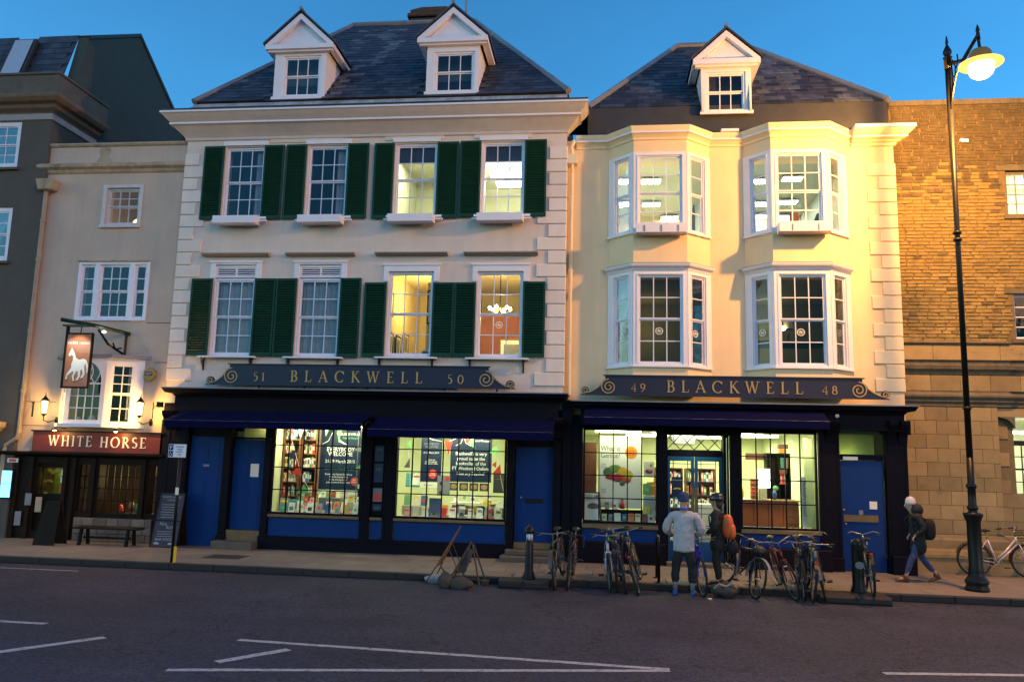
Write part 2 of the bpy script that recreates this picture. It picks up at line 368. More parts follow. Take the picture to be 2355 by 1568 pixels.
def ribbon(mb, pts, w, y0, y1, sx, sz, ox, oz):
    n = len(pts); L = []; Rr = []
    for i in range(n):
        a = pts[max(i - 1, 0)]; b = pts[min(i + 1, n - 1)]
        dx, dz = b[0] - a[0], b[1] - a[1]; d = math.hypot(dx, dz) or 1; dx /= d; dz /= d
        ww = w if w else TN + (TK - TN) * abs(dz) ** 1.3
        nx, nz = -dz * ww / 2, dx * ww / 2
        L.append((ox + (pts[i][0] + nx) * sx, oz + (pts[i][1] + nz) * sz)); Rr.append((ox + (pts[i][0] - nx) * sx, oz + (pts[i][1] - nz) * sz))
    for i in range(n - 1):
        q = [L[i], Rr[i], Rr[i + 1], L[i + 1]]
        mb.add([(x, y0, z) for x, z in q] + [(x, y1, z) for x, z in q], [(0, 1, 2, 3), (0, 4, 5, 1), (1, 5, 6, 2), (2, 6, 7, 3), (3, 7, 4, 0)])
def serif_letters(parent, text, x0, x1, z0, h, y, m, th=.015, T=None):
    """each letter its own part, spread evenly between x0 and x1"""
    ws = [GL[c][0] for c in text]; tot = sum(ws) * h; gap = (x1 - x0 - tot) / max(1, len(text) - 1); x = x0
    for c, w in zip(text, ws):
        if c != ' ':
            mb = MB(T)
            for k, (pts, wd) in enumerate(GL[c][1]): ribbon(mb, pts, wd, y - th - .0006 * k, y, h, h, x, z0)
            for k, (sx, sz) in enumerate(GL[c][2]):
                s2 = sz if sz == 0 else 1 - .05
                mb.box(x + (sx - .12) * h, x + (sx + .12) * h, y - th - .004 - .0006 * k, y, z0 + s2 * h, z0 + (s2 + .05) * h)
            o = mb.build('letter', m, parent)
        x += w * h + gap
def text_mesh(text, size, m, name='lettering', parent=None, loc=(0, 0, 0), rot=(R(90), 0, 0), align='CENTER', ext=.001, sx=1.0, spacing=1.0):
    cu = bpy.data.curves.new(name, 'FONT'); cu.body = text; cu.size = size; cu.align_x = align; cu.extrude = ext; cu.resolution_u = 2; cu.space_line = spacing
    t = bpy.data.objects.new(name, cu)
    me = bpy.data.meshes.new_from_object(t); me.name = name; me.materials.clear(); me.materials.append(m)
    bpy.data.objects.remove(t)
    return inst(name, me, parent, loc, rot, (sx, 1, 1))

# ------------------------------------------------------------------ sash windows
PANE = {}
def pane_obj(parent, T, u, v, z, w, h, m, ang):
    k = (round(w, 3), round(h, 3), m.name)
    if k not in PANE: PANE[k] = MB().box(-w / 2, w / 2, -.002, .002, -h / 2, h / 2).mesh('pane', m)
    p = T((u, v, z)); return inst('pane', PANE[k], parent, p, (0, 0, ang))
def sash_window(parent, T, ang, u0, u1, z0, z1, cols, rows, v=.06, m=m_sash, gm=None, fw=.05, split=True, depth=.07, mun=.022, name='window', fm=None, label=None):
    """frame > sashes > glazing bars, each pane its own object; T maps (u,v,z), v grows into the wall"""
    gm = gm or m_glass; fm = fm or m
    f = MB(T)
    f.box(u0, u0 + fw, v - .02, v + depth, z0, z1); f.box(u1 - fw, u1, v - .02, v + depth, z0, z1)
    f.box(u0 + fw, u1 - fw, v - .02, v + depth, z1 - fw, z1); f.box(u0 + fw, u1 - fw, v - .03, v + depth, z0, z0 + fw)
    w = f.build(name, fm, parent)
    if label: w['label'] = label
    a, b, c, d = u0 + fw, u1 - fw, z0 + fw, z1 - fw
    mid = (c + d) / 2; st = .032
    parts = [('upper_sash', mid, d, rows - rows // 2, v + .004), ('lower_sash', c, mid, rows // 2, v + .034)] if split else [('casement', c, d, rows, v + .01)]
    for nm, s0, s1, rr, vv in parts:
        s = MB(T); g0, g1, h0, h1 = a + st, b - st, s0 + st, s1 - st
        s.box(a, g0, vv, vv + .028, s0, s1); s.box(g1, b, vv, vv + .028, s0, s1)
        s.box(g0, g1, vv, vv + .028, s0, h0); s.box(g0, g1, vv, vv + .028, h1, s1)
        for i in range(1, cols): x = g0 + (g1 - g0) * i / cols; s.box(x - mun / 2, x + mun / 2, vv + .003, vv + .025, h0, h1)
        for j in range(1, rr): z = h0 + (h1 - h0) * j / rr; s.box(g0, g1, vv + .005, vv + .023, z - mun / 2, z + mun / 2)
        so = s.build(nm, m, w)
        pw, ph = (g1 - g0) / cols, (h1 - h0) / rr
        for i in range(cols):
            for j in range(rr): pane_obj(w, T, g0 + pw * (i + .5), vv + .014, h0 + ph * (j + .5), pw, ph, gm, ang)
    return w
def room(parent, x0, x1, y0, y1, z0, z1, mw, mf=None, mc=None, name='room'):
    mb = MB(); mb.cur = 0
    mb.quad((x0, y1, z0), (x1, y1, z0), (x1, y1, z1), (x0, y1, z1)); mb.quad((x0, y0, z0), (x0, y1, z0), (x0, y1, z1), (x0, y0, z1)); mb.quad((x1, y1, z0), (x1, y0, z0), (x1, y0, z1), (x1, y1, z1))
    mb.cur = 1; mb.quad((x0, y0, z0), (x1, y0, z0), (x1, y1, z0), (x0, y1, z0))
    mb.cur = 2; mb.quad((x0, y0, z1), (x0, y1, z1), (x1, y1, z1), (x1, y0, z1))
    return mb.build(name, [mw, mf or m_floor, mc or mw], parent)
def pieces(parent, name, mesh, mats, places, limit=300, rest='field'):
    """places: (loc, rot, scale); the first `limit` are parts of their own, the rest one joined part"""
    for p in places[:limit]: inst(name, mesh, parent, *p)
    if len(places) > limit:
        mb = MB(); vs = [v.co.copy() for v in mesh.vertices]; fs = [tuple(f.vertices) for f in mesh.polygons]
        for loc, rot, sc in places[limit:]:
            M = Matrix.Translation(loc) @ __import__('mathutils').Euler(rot).to_matrix().to_4x4() @ Matrix.Diagonal((*sc, 1))
            mb.add([M @ v for v in vs], fs)
        o = mb.build(rest, mats, parent); o['kind'] = 'stuff'
IDT = Fr()

# ================================================================== GROUND
def structure(mb, name, m, parent=None, smooth=False):
    o = mb.build(name, m, parent, smooth)
    if parent is None: o['kind'] = 'structure'
    return o
def road_material():
    m = bpy.data.materials.new('asphalt'); m.use_nodes = True; n = m.node_tree.nodes; l = m.node_tree.links; b = n['Principled BSDF']
    b.inputs['Roughness'].default_value = .8; b.inputs['Specular IOR Level'].default_value = .3
    geo = n.new('ShaderNodeNewGeometry')
    def noise(sc, det, vec=None, rough=.6):
        t = n.new('ShaderNodeTexNoise'); t.inputs['Scale'].default_value = sc; t.inputs['Detail'].default_value = det; t.inputs['Roughness'].default_value = rough; l.new(vec or geo.outputs['Position'], t.inputs['Vector']); return t.outputs['Fac']
    def rng(src, a, b_, c, d):
        r = n.new('ShaderNodeMapRange'); r.inputs[1].default_value = a; r.inputs[2].default_value = b_; r.inputs[3].default_value = c; r.inputs[4].default_value = d; l.new(src, r.inputs[0]); return r.outputs[0]
    def mul(a, b_):
        k = n.new('ShaderNodeMath'); k.operation = 'MULTIPLY'; l.new(a, k.inputs[0]); l.new(b_, k.inputs[1]); return k.outputs[0]
    mp = n.new('ShaderNodeMapping'); mp.inputs['Scale'].default_value = (.10, 1.1, 1); l.new(geo.outputs['Position'], mp.inputs[0])
    vo = n.new('ShaderNodeTexVoronoi'); vo.inputs['Scale'].default_value = 42; l.new(geo.outputs['Position'], vo.inputs['Vector'])
    sp = n.new('ShaderNodeSeparateColor'); l.new(vo.outputs['Color'], sp.inputs[0])
    f = mul(rng(noise(.5, 6), .3, .7, .72, 1.26), rng(noise(1.0, 3, mp.outputs[0]), .35, .7, .86, 1.16))     # patches, tyre-worn bands
    f = mul(f, rng(noise(9, 6, None, .85), .3, .7, .70, 1.30)); f = mul(f, rng(sp.outputs[0], 0, 1, .50, 1.55))   # stones of the surface
    ve = n.new('ShaderNodeTexVoronoi'); ve.feature = 'DISTANCE_TO_EDGE'; ve.inputs['Scale'].default_value = .33
    ad = n.new('ShaderNodeVectorMath'); ad.operation = 'ADD'; nn = n.new('ShaderNodeTexNoise'); nn.inputs['Scale'].default_value = 2.2; nn.inputs['Detail'].default_value = 5; l.new(geo.outputs['Position'], nn.inputs['Vector'])
    l.new(geo.outputs['Position'], ad.inputs[0]); l.new(nn.outputs['Color'], ad.inputs[1]); l.new(ad.outputs[0], ve.inputs['Vector'])
    f = mul(f, rng(ve.outputs['Distance'], .0, .010, .40, 1))                                                     # hairline cracks
    mx = n.new('ShaderNodeMix'); mx.data_type = 'RGBA'; mx.blend_type = 'MULTIPLY'; mx.inputs[0].default_value = 1; mx.inputs[6].default_value = (.036, .036, .057, 1); l.new(f, mx.inputs[7])
    fl = n.new('ShaderNodeMix'); fl.data_type = 'RGBA'; v2 = n.new('ShaderNodeTexVoronoi'); v2.inputs['Scale'].default_value = 3.5; l.new(geo.outputs['Position'], v2.inputs['Vector'])
    l.new(rng(v2.outputs['Distance'], .035, .055, .5, 0), fl.inputs[0]); l.new(mx.outputs[2], fl.inputs[6]); fl.inputs[7].default_value = (.16, .15, .16, 1)   # pale scraps and trodden gum
    l.new(fl.outputs[2], b.inputs['Base Color'])
    bp = n.new('ShaderNodeBump'); bp.inputs['Strength'].default_value = .9; bp.inputs['Distance'].default_value = .006; l.new(vo.outputs['Distance'], bp.inputs['Height']); l.new(bp.outputs[0], b.inputs['Normal'])
    return m
m_road = road_material()
m_land = mat('far_ground', (.05, .05, .05), .9, .1, 1, 0)
structure(MB().quad((-60, -60, 0), (60, -60, 0), (60, -2.86, 0), (-60, -2.86, 0)), 'road', m_road)
structure(MB().box(-400, 400, -400, 400, -.5, -.02), 'ground', m_land)
pv = structure(MB().box(-40, 40, -2.80, .9, -.018, .105), 'pavement', m_joint)
fm_ = {}
rowsY = [-2.80, -2.16, -1.52, -.90, -.30, .30]
pl = []
for r_ in range(5):
    x = -15.5 + random.random() * .4
    while x < 11:
        w = random.choice([.75, .85, .95, 1.05]); k = (w, r_)
        d = rowsY[r_ + 1] - rowsY[r_] - .012
        if k not in fm_: fm_[k] = MB().bbox(0, w - .012, 0, d, 0, .015, .002).mesh('flagstone', m_flag)
        inst('flagstone', fm_[k], pv, (x, rowsY[r_] + .006, .104 + random.random() * .002), (random.uniform(-.002, .002), random.uniform(-.002, .002), 0)); x += w
kb = structure(MB().box(-60, 60, -2.94, -2.82, -.018, .06), 'kerb', m_joint)
km = MB().bbox(-.445, .445, -.15, 0, 0, .118, .012).mesh('kerb_stone', m_kerb)
x = -16
while x < 12: inst('kerb_stone', km, kb, (x, -2.81, .002), (0, 0, 0)); x += .9
# low granite pads of the cycle stands, in front of the kerb
for (xa, xb, lab) in ((ay(1147, 1352, -3.2).x, ay(1262, 1352, -3.2).x, 'left'), (ay(1885, 1375, -3.5).x, ay(2052, 1380, -3.5).x, 'right')):
    n = 2; yf = -3.42 if lab == 'left' else -3.55
    rt = structure(MB().box(xa + .03, xb - .03, yf + .03, -2.95, 0, .09), 'kerb_island', m_joint)
    w = (xb - xa) / n; me = MB().bbox(-w / 2 + .004, w / 2 - .004, 0, -2.965 - yf, 0, .13, .03).mesh('kerb_stone', m_kerb)
    for i in range(n): inst('kerb_stone', me, rt, (xa + w * (i + .5), yf, .004))
# painted lines on the road, from their ends in the picture
def road_line(p, q, w0=.10, w1=.10):
    a = gz(*p); b = gz(*q); d = (b - a); d.z = 0; d.normalize(); nrm = Vector((-d.y, d.x, 0)); L = (b - a).length
    mb = MB(); k = max(2, int(L / .12)); ps = []
    rr = random.Random(int(p[0]))
    for i in range(k + 1):
        c = a + (b - a) * (i / k); w = (w0 + (w1 - w0) * i / k) / 2
        ps.append((c + nrm * (w + rr.uniform(-.006, .006)), c - nrm * (w + rr.uniform(-.006, .006))))
    for i in range(k):
        mb.quad(*[(v.x, v.y, .004) for v in (ps[i][0], ps[i][1], ps[i + 1][1], ps[i + 1][0])])
    o = mb.build('road_marking', m_dirtwhite); o['kind'] = 'structure'; return o
road_line((548, 1471), (1540, 1539)); road_line((383, 1540), (1540, 1542)); road_line((498, 1522), (664, 1493), .13, .13)
road_line((-40, 1426), (107, 1434)); road_line((-60, 1507), (241, 1465), .13, .13); road_line((2033, 1548), (2420, 1553))
road_line((0, 1305), (180, 1313), .05, .05).name = 'worn_road_marking'
for a_, b_ in (((520, 1299), (545, 1300)), ((980, 1321), (1085, 1325)), ((1225, 1332), (1265, 1334)), ((1475, 1342), (1560, 1345))):
    road_line(a_, b_, .035, .03).name = 'worn_road_marking'

# ================================================================== shared parts of buildings
SLAT = {}; extra_slats = MB(); n_slat = [0]
def shutter(parent, x0, x1, z0, z1, y=-.045, ang=0.0):
    T = Fr(x0, y, ang); w = x1 - x0; mb = MB(T); st = .045
    mb.box(0, st, 0, .035, z0, z1); mb.box(w - st, w, 0, .035, z0, z1); mb.box(st, w - st, .001, .034, z0, z0 + .09); mb.box(st, w - st, .001, .034, z1 - .05, z1)
    mb.box(st, w - st, .028, .034, z0 + .09, z1 - .05)
    s = mb.build('shutter', m_green, parent); n = int((z1 - z0 - .14) / .058)
    lw = w - 2 * st
    key = round(lw, 2)
    if key not in SLAT: SLAT[key] = MB().box(-lw / 2, lw / 2, -.024, .024, -.004, .004).mesh('slat', m_green)
    for i in range(n):
        z = z0 + .09 + (z1 - z0 - .14) * (i + .5) / n; p = T((w / 2, .010, z))
        if n_slat[0] < 300: inst('slat', SLAT[key], s, p, (R(-48), 0, ang)); n_slat[0] += 1
        else:
            M = Matrix.Translation(p) @ Matrix.Rotation(ang, 4, 'Z') @ Matrix.Rotation(R(-48), 4, 'X')
            m_ = MB().box(-lw / 2, lw / 2, -.024, .024, -.004, .004); extra_slats.add([M @ Vector(v) for v in m_.v], m_.f)
    return s
def quoins(parent, xe, side, zs, ws, y, m, ret=None):
    """alternating corner stones; side -1: left corner (stone runs right), +1: right corner"""
    for i in range(len(zs) - 1):
        z1_, z0_ = zs[i], zs[i + 1]; w = ws[i % len(ws)] if not callable(ws) else ws(i)
        a, b = (xe - .02, xe + w) if side < 0 else (xe - w, xe + .025)
        MB().bbox(a, b, y - .035, y + (.0 if side < 0 else (ret or 0)), z0_ + .010, z1_ - .010, .012).build('quoin', m, parent)
CORN_B = [(0, 9.94), (.04, 9.96), (.05, 10.02), (.10, 10.08), (.26, 10.24), (.30, 10.265), (.32, 10.27), (.32, 10.32), (.34, 10.34), (.42, 10.42), (.49, 10.50), (.50, 10.51), (.50, 10.555), (0, 10.57)]
def roof_hip(parent, name, ex0, ex1, ey, ez, rx0, rx1, ry, rz, m, slate_name='slate', gap=None, nmax=300):
    by = 2 * ry - ey
    v = [(ex0, ey, ez), (ex1, ey, ez), (ex1, by, ez), (ex0, by, ez), (rx0, ry, rz), (rx1, ry, rz)]
    rf = MB().add(v, [(0, 1, 5, 4), (1, 2, 5), (2, 3, 4, 5), (3, 0, 4), (3, 2, 1, 0)]).build(name, m_flatlead, parent)
    ang = math.atan2(rz - ez, ry - ey); L = math.hypot(rz - ez, ry - ey); ex = .205; sw = .30
    me = MB().add([(-.148, 0, 0), (.148, 0, 0), (.148, .27, .0), (-.148, .27, .0), (-.148, 0, .014), (.148, 0, .014), (.148, .27, .002), (-.148, .27, .002)],
                  [(0, 3, 2, 1), (4, 5, 6, 7), (0, 1, 5, 4), (1, 2, 6, 5), (2, 3, 7, 6), (3, 0, 4, 7)]).mesh(slate_name, m_slate)
    pl = []; rr = random.Random(3)
    for r in range(int(L / ex)):
        s = r * ex; t = s / L; t2 = min(1, (s + .25) / L)
        xa = max(ex0 + (rx0 - ex0) * t, ex0 + (rx0 - ex0) * t2) + .05; xb = min(ex1 + (rx1 - ex1) * t, ex1 + (rx1 - ex1) * t2) - .05
        off = (r % 2) * sw / 2; x = math.floor(xa / sw) * sw + off
        while x < xb + sw:
            c0, c1 = max(x - .15, xa - .12), min(x + .15, xb + .12)
            y_, z_ = ey + s * math.cos(ang), ez + s * math.sin(ang)
            if c1 - c0 > .06 and not (gap and gap(( c0 + c1) / 2, y_, z_)):
                lift = .012 + rr.random() * .008
                pl.append((((c0 + c1) / 2, y_ - math.sin(ang) * lift, z_ + math.cos(ang) * lift), (ang, rr.uniform(-.02, .02), 0), ((c1 - c0) / .30, 1, 1)))
            x += sw
    pl.sort(key=lambda p: p[0][2])
    runs = [(rr.uniform(ex0, ex1), rr.uniform(ez, rz), rr.uniform(.15, .38), rr.uniform(.4, 1.1)) for _ in range(9)]
    pale = [p for p in pl if any(abs(p[0][0] - a - (p[0][2] - b_) * .12) < w_ and abs(p[0][2] - b_) < h_ for a, b_, w_, h_ in runs) and rr.random() < .6]; ids = set(map(id, pale)); pl = [p for p in pl if id(p) not in ids]
    me2 = me.copy(); me2.materials[0] = m_slate2
    for p in pale[:60]: inst(slate_name, me2, rf, *p)
    pieces(rf, slate_name, me, m_slate, pl, nmax - 60, 'slate_courses')
    # slates of the hip sides, joined: seen only from aside
    for (A, B, D2, sgn) in (((ex0, ey, ez), (ex0, by, ez), (rx0, ry, rz), -1), ((ex1, ey, ez), (ex1, by, ez), (rx1, ry, rz), 1)):
        pass
    # lead ridge and hips
    h = MB()
    for p, q in (((ex0, ey, ez), (rx0, ry, rz)), ((ex1, ey, ez), (rx1, ry, rz)), ((rx0, ry, rz), (rx1, ry, rz))):
        p, q = Vector(p), Vector(q); up = Vector((0, 0, .03)); h.tube([p + up, q + up], .085, 6)
    h.build('ridge_lead', m_lead, rf)
    return rf
def dormer(parent, x0, x1, zb, zt, yf, ped_w, apex, slope, yback, wx0, wx1, wz0, wz1, name='dormer'):
    """gabled dormer: cheeks, window, pediment and little slated roof; slope(y)->z of the main roof"""
    d = MB()
    cx = (x0 + x1) / 2
    # front face around the window
    holes_wall(d, x0, x1, zb, zt, yf, .06, [(wx0 - .05, wx1 + .05, wz0 - .05, wz1 + .05)])
    d.box(x0 - .03, x1 + .03, yf - .05, yf + .0, zb - .05, zb + .03)
    dm = d.build(name, m_white, parent)
    yb = yback
    for xs in (x0, x1 - .06):      # cheek: from the front face back to where the roof meets it
        poly = [(yf + .06, zb), (yf + .06, zt), (yb(zt), zt), (yb(zb), zb)]
        MB().prism_x(poly, xs, xs + .06).build('cheek', m_white, dm)
    pz = zt + .02; l, r_ = cx - ped_w / 2, cx + ped_w / 2; yo = yf - .16
    pd = MB()
    pd.prism_y([(l + .1, pz), (r_ - .1, pz), (cx, apex - .16)], yf - .02, yf + .04)          # tympanum
    pd.build('tympanum', m_white, dm)
    md = MB(); md.box(l, r_, yo, yf + .0, pz - .05, pz + .07); md.box(l + .05, r_ - .05, yo + .06, yf - .0, pz - .10, pz - .05)
    sl = (apex - pz) / (ped_w / 2); nx = .11 * math.hypot(1, sl)
    for sg in (-1, 1):
        e = cx + sg * ped_w / 2
        md.prism_y([(e, pz + .07), (cx, apex + .0), (cx, apex - nx), (e - sg * (nx / sl), pz + .07)] if sg < 0 else [(cx, apex), (e, pz + .07), (e - sg * (nx / sl), pz + .07), (cx, apex - nx)], yo + (.0 if sg < 0 else .002), yf)
        # boxed eaves running back
        yb2 = yb(pz)
        md.box(min(e, e - sg * .16), max(e, e - sg * .16), yf, yb2, pz - .05, pz + .06)
    md.build('pediment_moulding', m_white, dm)
    for sg in (-1, 1):
        e = cx + sg * (ped_w / 2 + .05); z_e = pz + .07
        ybk = yb(apex); ybe = yb(z_e)
        rfb = MB().add([(e, yo - .03, z_e), (cx, yo - .03, apex + .05), (cx, ybk, apex + .05), (e, ybe, z_e), (e, yo - .03, z_e + .05), (cx, yo - .03, apex + .10), (cx, ybk, apex + .10), (e, ybe, z_e + .05)],
                       [(0, 1, 2, 3), (4, 7, 6, 5), (0, 4, 5, 1), (1, 5, 6, 2), (2, 6, 7, 3), (3, 7, 4, 0)])
        rfb.build('dormer_roof', m_slate, dm)
    MB().tube([(cx, yo - .06, apex + .11), (cx, yb(apex), apex + .11)], .045, 6).build('dormer_ridge', m_lead, dm)
    sash_window(dm, IDT, 0, wx0 - .05, wx1 + .05, wz0 - .05, wz1 + .05, 3, 2, yf + .05, depth=.05, m=m_white, gm=m_glass_dark)
    # dark room behind
    MB().box(x0 + .06, x1 - .06, yf + .5, yf + .52, zb, zt).build('blind', m_curt if False else mat('dim_blind', (.22, .22, .25), .9, .1, 3, .05, 40), dm)
    return dm

# ================================================================== BUILDING B (left bookshop, nos 50-51)
B = empty('bookshop', (-5.7, 0, .12), 'pale Georgian bookshop with green shutters, two roof dormers and the numbers 51 and 50', 'building')
UP = [(-9.39, -8.37), (-7.27, -6.25), (-5.07, -4.03), (-2.95, -1.92)]
LO = [(-9.42, -8.38), (-7.30, -6.25), (-5.09, -4.00), (-2.96, -1.88)]
holes = [(a, b, 7.97, 9.77) for a, b in UP] + [(LO[0][0], LO[0][1], 4.56, 6.76), (LO[1][0], LO[1][1], 4.56, 6.76), (LO[2][0], LO[2][1], 4.58, 6.60), (LO[3][0], LO[3][1], 4.58, 6.60)]
wb = holes_wall(MB(), -10.43, -.93, 3.4, 10.05, 0, .35, holes)
wb.build('front_wall', m_pale, B)
MB().box(-10.43, -10.13, .352, 7.5, .1, 10.9).build('side_wall', m_pale, B)
MB().box(-1.23, -.93, .352, 7.5, 3.4, 10.9).build('side_wall', m_pale, B)
MB().box(-10.12, -1.24, 7.2, 7.5, .1, 10.9).build('back_wall', m_pale, B)
loft_path(MB(), [(-10.43, 1.6), (-10.43, 0), (-.93, 0), (-.93, .26)], CORN_B).build('cornice', mat('cornice_paint', (.60, .56, .56), .7, .06, 3, .15, 50, streak=.06), B)
loft_path(MB(), [(-10.43, 1.6), (-10.43, 0), (-.93, 0), (-.93, 1.6)], [(0, 10.575), (.51, 10.56), (.51, 10.60), (-.2, 10.64)]).build('gutter', m_flatlead, B)
for z0_, d_ in ((10.272, .321), (10.507, .501)): loft_path(MB(), [(-10.43, 1.6), (-10.43, 0), (-.93, 0), (-.93, .26)], [(d_, z0_), (d_ + .016, z0_), (d_ + .016, z0_ + .046), (d_, z0_ + .046)]).build('cornice_lit_fillet', m_white, B)  # white strips put the light on the cornice edges into the colour
# frieze panels that stand a little proud above the windows
for a, b in ((-8.25, -6.4), (-5.35, -3.9), (-3.15, -1.75)):
    MB().box(a, b, -.022, 0, 9.86, 9.96).build('frieze_panel', m_pale, B)
zq = [9.62 - .3165 * i for i in range(19)]
quoins(B, -10.43, -1, zq, (.36, .60), 0, m_quoin)
quoins(B, -.93, 1, zq, (.40, .66), 0, m_quoin, .22)
for i, (a, b) in enumerate(UP):
    sash_window(B, IDT, 0, a, b, 7.97, 9.77, 3, 4, .06, gm=m_glass if i > 1 else m_glass_dark)
    MB().box(a - .06, b + .06, -.05, -.0, 9.80, 9.90).build('window_head', m_white, B)
    MB().box(a - .14, b + .17, -.09, -.001, 7.90, 7.955).build('sill', m_white, B)
for i, (a, b) in enumerate(LO):
    top = 6.44 if i < 2 else 6.60; zb = 4.56 if i < 2 else 4.58
    sash_window(B, IDT, 0, a, b, zb, top, 3, 4, .06, gm=m_glass if i > 1 else m_glass_dark)
    arx0, arx1, art = a - .12, b + .13, 6.86 if i < 2 else 6.78
    ar = MB()
    zs_ = 6.44 if i < 2 else 6.36
    ar.box(arx0, a, -.035, 0, zs_, art); ar.box(b, arx1, -.035, 0, zs_, art); ar.box(a, b, -.035, 0, top if i > 1 else 6.78, art)
    ar.box(arx0 - .03, arx1 + .03, -.06, -.0355, art - .04, art + .01)
    ar.build('architrave', m_white, B)
    MB().prism_x([(0, 6.97), (-.10, 6.975), (-.19, 7.01), (-.19, 7.035), (0, 7.07)], arx0 - .20, arx1 + .20).build('hood_mould', m_pub2 if False else mat('hood_stone', (.34, .30, .27), .85, .1, 3, .3, 40), B)
    MB().box(a - .20, b + .17, -.20, -.0, zb - .07, zb - .035).build('sill', m_white, B)
    for sx in (a - .13, b + .03):
        br = MB(); yb_ = -.15
        br.box(sx, sx + .03, -.03, -.002, zb - .36, zb - .07); br.tube([(sx + .015, -.03, zb - .33), (sx + .015, -.06, zb - .24), (sx + .015, -.12, zb - .20), (sx + .015, -.15, zb - .14), (sx + .015, -.13, zb - .09)], .012, 6)
        br.tube([(sx + .015, -.05, zb - .14), (sx + .015, -.09, zb - .11), (sx + .015, -.08, zb - .17), (sx + .015, -.05, zb - .19)], .010, 6); br.box(sx - .005, sx + .035, -.17, -.002, zb - .085, zb - .07)
        br.build('sill_bracket', m_iron, B)
    if i < 2:   # slatted vent over the sash
        vt = MB(); vt.box(a, a + .05, .02, .07, 6.46, 6.76); vt.box(b - .05, b, .02, .07, 6.46, 6.76); vt.box(a + .05, b - .05, .02, .07, 6.70, 6.76); vt.box(a + .05, b - .05, .02, .07, 6.46, 6.51)
        c = (a + b) / 2; vt.box(c - .02, c + .02, .021, .069, 6.51, 6.70)
        v_ = vt.build('vent_panel', m_white, B)
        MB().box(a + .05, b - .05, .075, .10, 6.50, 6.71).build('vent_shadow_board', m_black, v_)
        for k in range(4):
            z = 6.535 + k * .047
            for xa, xb in ((a + .05, c - .02), (c + .02, b - .05)): MB().box(xa, xb, .03, .06, z - .010, z + .010).build('slat', m_white, v_)
for (x0, x1, z0, z1, an) in [(-9.97, -9.44, 4.54, 6.42, -.10), (-8.37, -7.84, 4.54, 6.42, .0), (-7.82, -7.31, 4.54, 6.42, 0), (-6.24, -5.73, 4.53, 6.43, .0),
                         (-5.64, -5.11, 4.55, 6.32, 0), (-4.00, -3.49, 4.57, 6.32, 0), (-3.48, -2.98, 4.57, 6.32, 0), (-1.88, -1.36, 4.58, 6.34, 0),
                         (-3.46, -2.96, 7.90, 9.78, 0), (-1.91, -1.39, 7.90, 9.78, 0), (-9.92, -9.40, 7.90, 9.78, 0), (-8.36, -7.85, 7.90, 9.78, 0), (-7.80, -7.28, 7.90, 9.78, 0),
                         (-6.24, -5.71, 7.90, 9.78, 0), (-5.57, -5.08, 7.88, 9.77, 0), (-4.02, -3.50, 7.88, 9.77, 0)]:
    shutter(B, x0, x1, z0, z1, -.085, 0)
es = extra_slats.build('shutter_louvres', m_green, B); es['kind'] = 'stuff'
# attic strip and roof
MB().box(-10.30, -1.05, .12, 7.3, 10.60, 10.80).build('gutter_wall', m_flatlead, B)
m_lead2 = mat('bright_lead', (.36, .39, .46), .5, .35, 2.5, .2, 30, streak=.3)
for i in range(9): MB().prism_x([(.0, 10.80), (.0, 10.83), (.10, 10.985), (.12, 10.97)], -10.42 + 1.055 * i, -9.375 + 1.055 * i).build('lead_flashing', m_lead2, B)
MB().box(-10.40, -.93, -.12, .10, 10.64, 10.795).build('parapet_gutter', m_flatlead, B)
sB = lambda z: .05 + (z - 11.0) / 1.1
inD = lambda lst: (lambda x, y, z: any(a - .05 < x < b + .05 and z < zt for a, b, zt in lst))
rfB = roof_hip(B, 'roof', -10.40, -.90, .05, 11.0, -7.63, -3.95, 3.80, 15.12, m_slate, gap=inD([(-8.4, -7.0, 12.3), (-4.45, -3.1, 12.3)]))
# chimney behind the ridge
ca_, cb_ = ay(943, 50, 4.5), ay(1040, 24, 4.5)
MB().bbox(ca_.x + .06, cb_.x, 4.3, 5.1, 13.8, ca_.z, .02).build('chimney', m_brick_old, rfB); MB().bbox(ca_.x - .02, cb_.x + .08, 4.2, 5.2, ca_.z, ca_.z + .12, .03).build('chimney_band', m_brick_old, rfB)
MB().bbox(ca_.x + .05, cb_.x, 4.28, 5.12, ca_.z + .12, cb_.z - .06, .02).build('chimney_top', m_brick_old, rfB); MB().prism_y([(ca_.x + .05, cb_.z - .06), (cb_.x, cb_.z - .06), (cb_.x - .15, cb_.z + .02), (ca_.x + .4, cb_.z + .02)], 4.3, 5.1).build('chimney_cap', m_brick_old, rfB)
MB().tube([(-3.86, 2.0, 13.0), (-3.82, 2.0, 16.2)], .03, 6).build('mast', m_lead, rfB)
dormer(B, -8.36, -7.02, 11.10, 12.38, .15, 1.78, 13.30, None, sB, -8.08, -7.20, 11.20, 12.18)
dormer(B, -4.43, -3.13, 11.12, 12.42, .15, 1.76, 13.30, None, sB, -4.19, -3.28, 11.20, 12.15)

# ---- rooms behind the windows
m_navyblind = mat('roller_blind_navy', (.05, .06, .11), .8, .1, 4, .05, 60)
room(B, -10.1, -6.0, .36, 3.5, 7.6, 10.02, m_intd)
room(B, -5.35, -3.72, .36, 3.4, 7.7, 9.98, m_intw)
room(B, -3.66, -1.26, .36, 4.0, 7.7, 9.98, m_intw)
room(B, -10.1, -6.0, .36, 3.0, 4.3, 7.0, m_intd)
room(B, -5.4, -3.62, .36, 4.6, 4.3, 7.0, m_inty)
room(B, -3.56, -1.26, .36, 4.6, 4.3, 7.0, m_inty)
for a, b in UP[2:]:
    MB().box(a + .06, b - .06, .14, .16, 9.31, 9.74).build('roller_blind', m_navyblind, B)
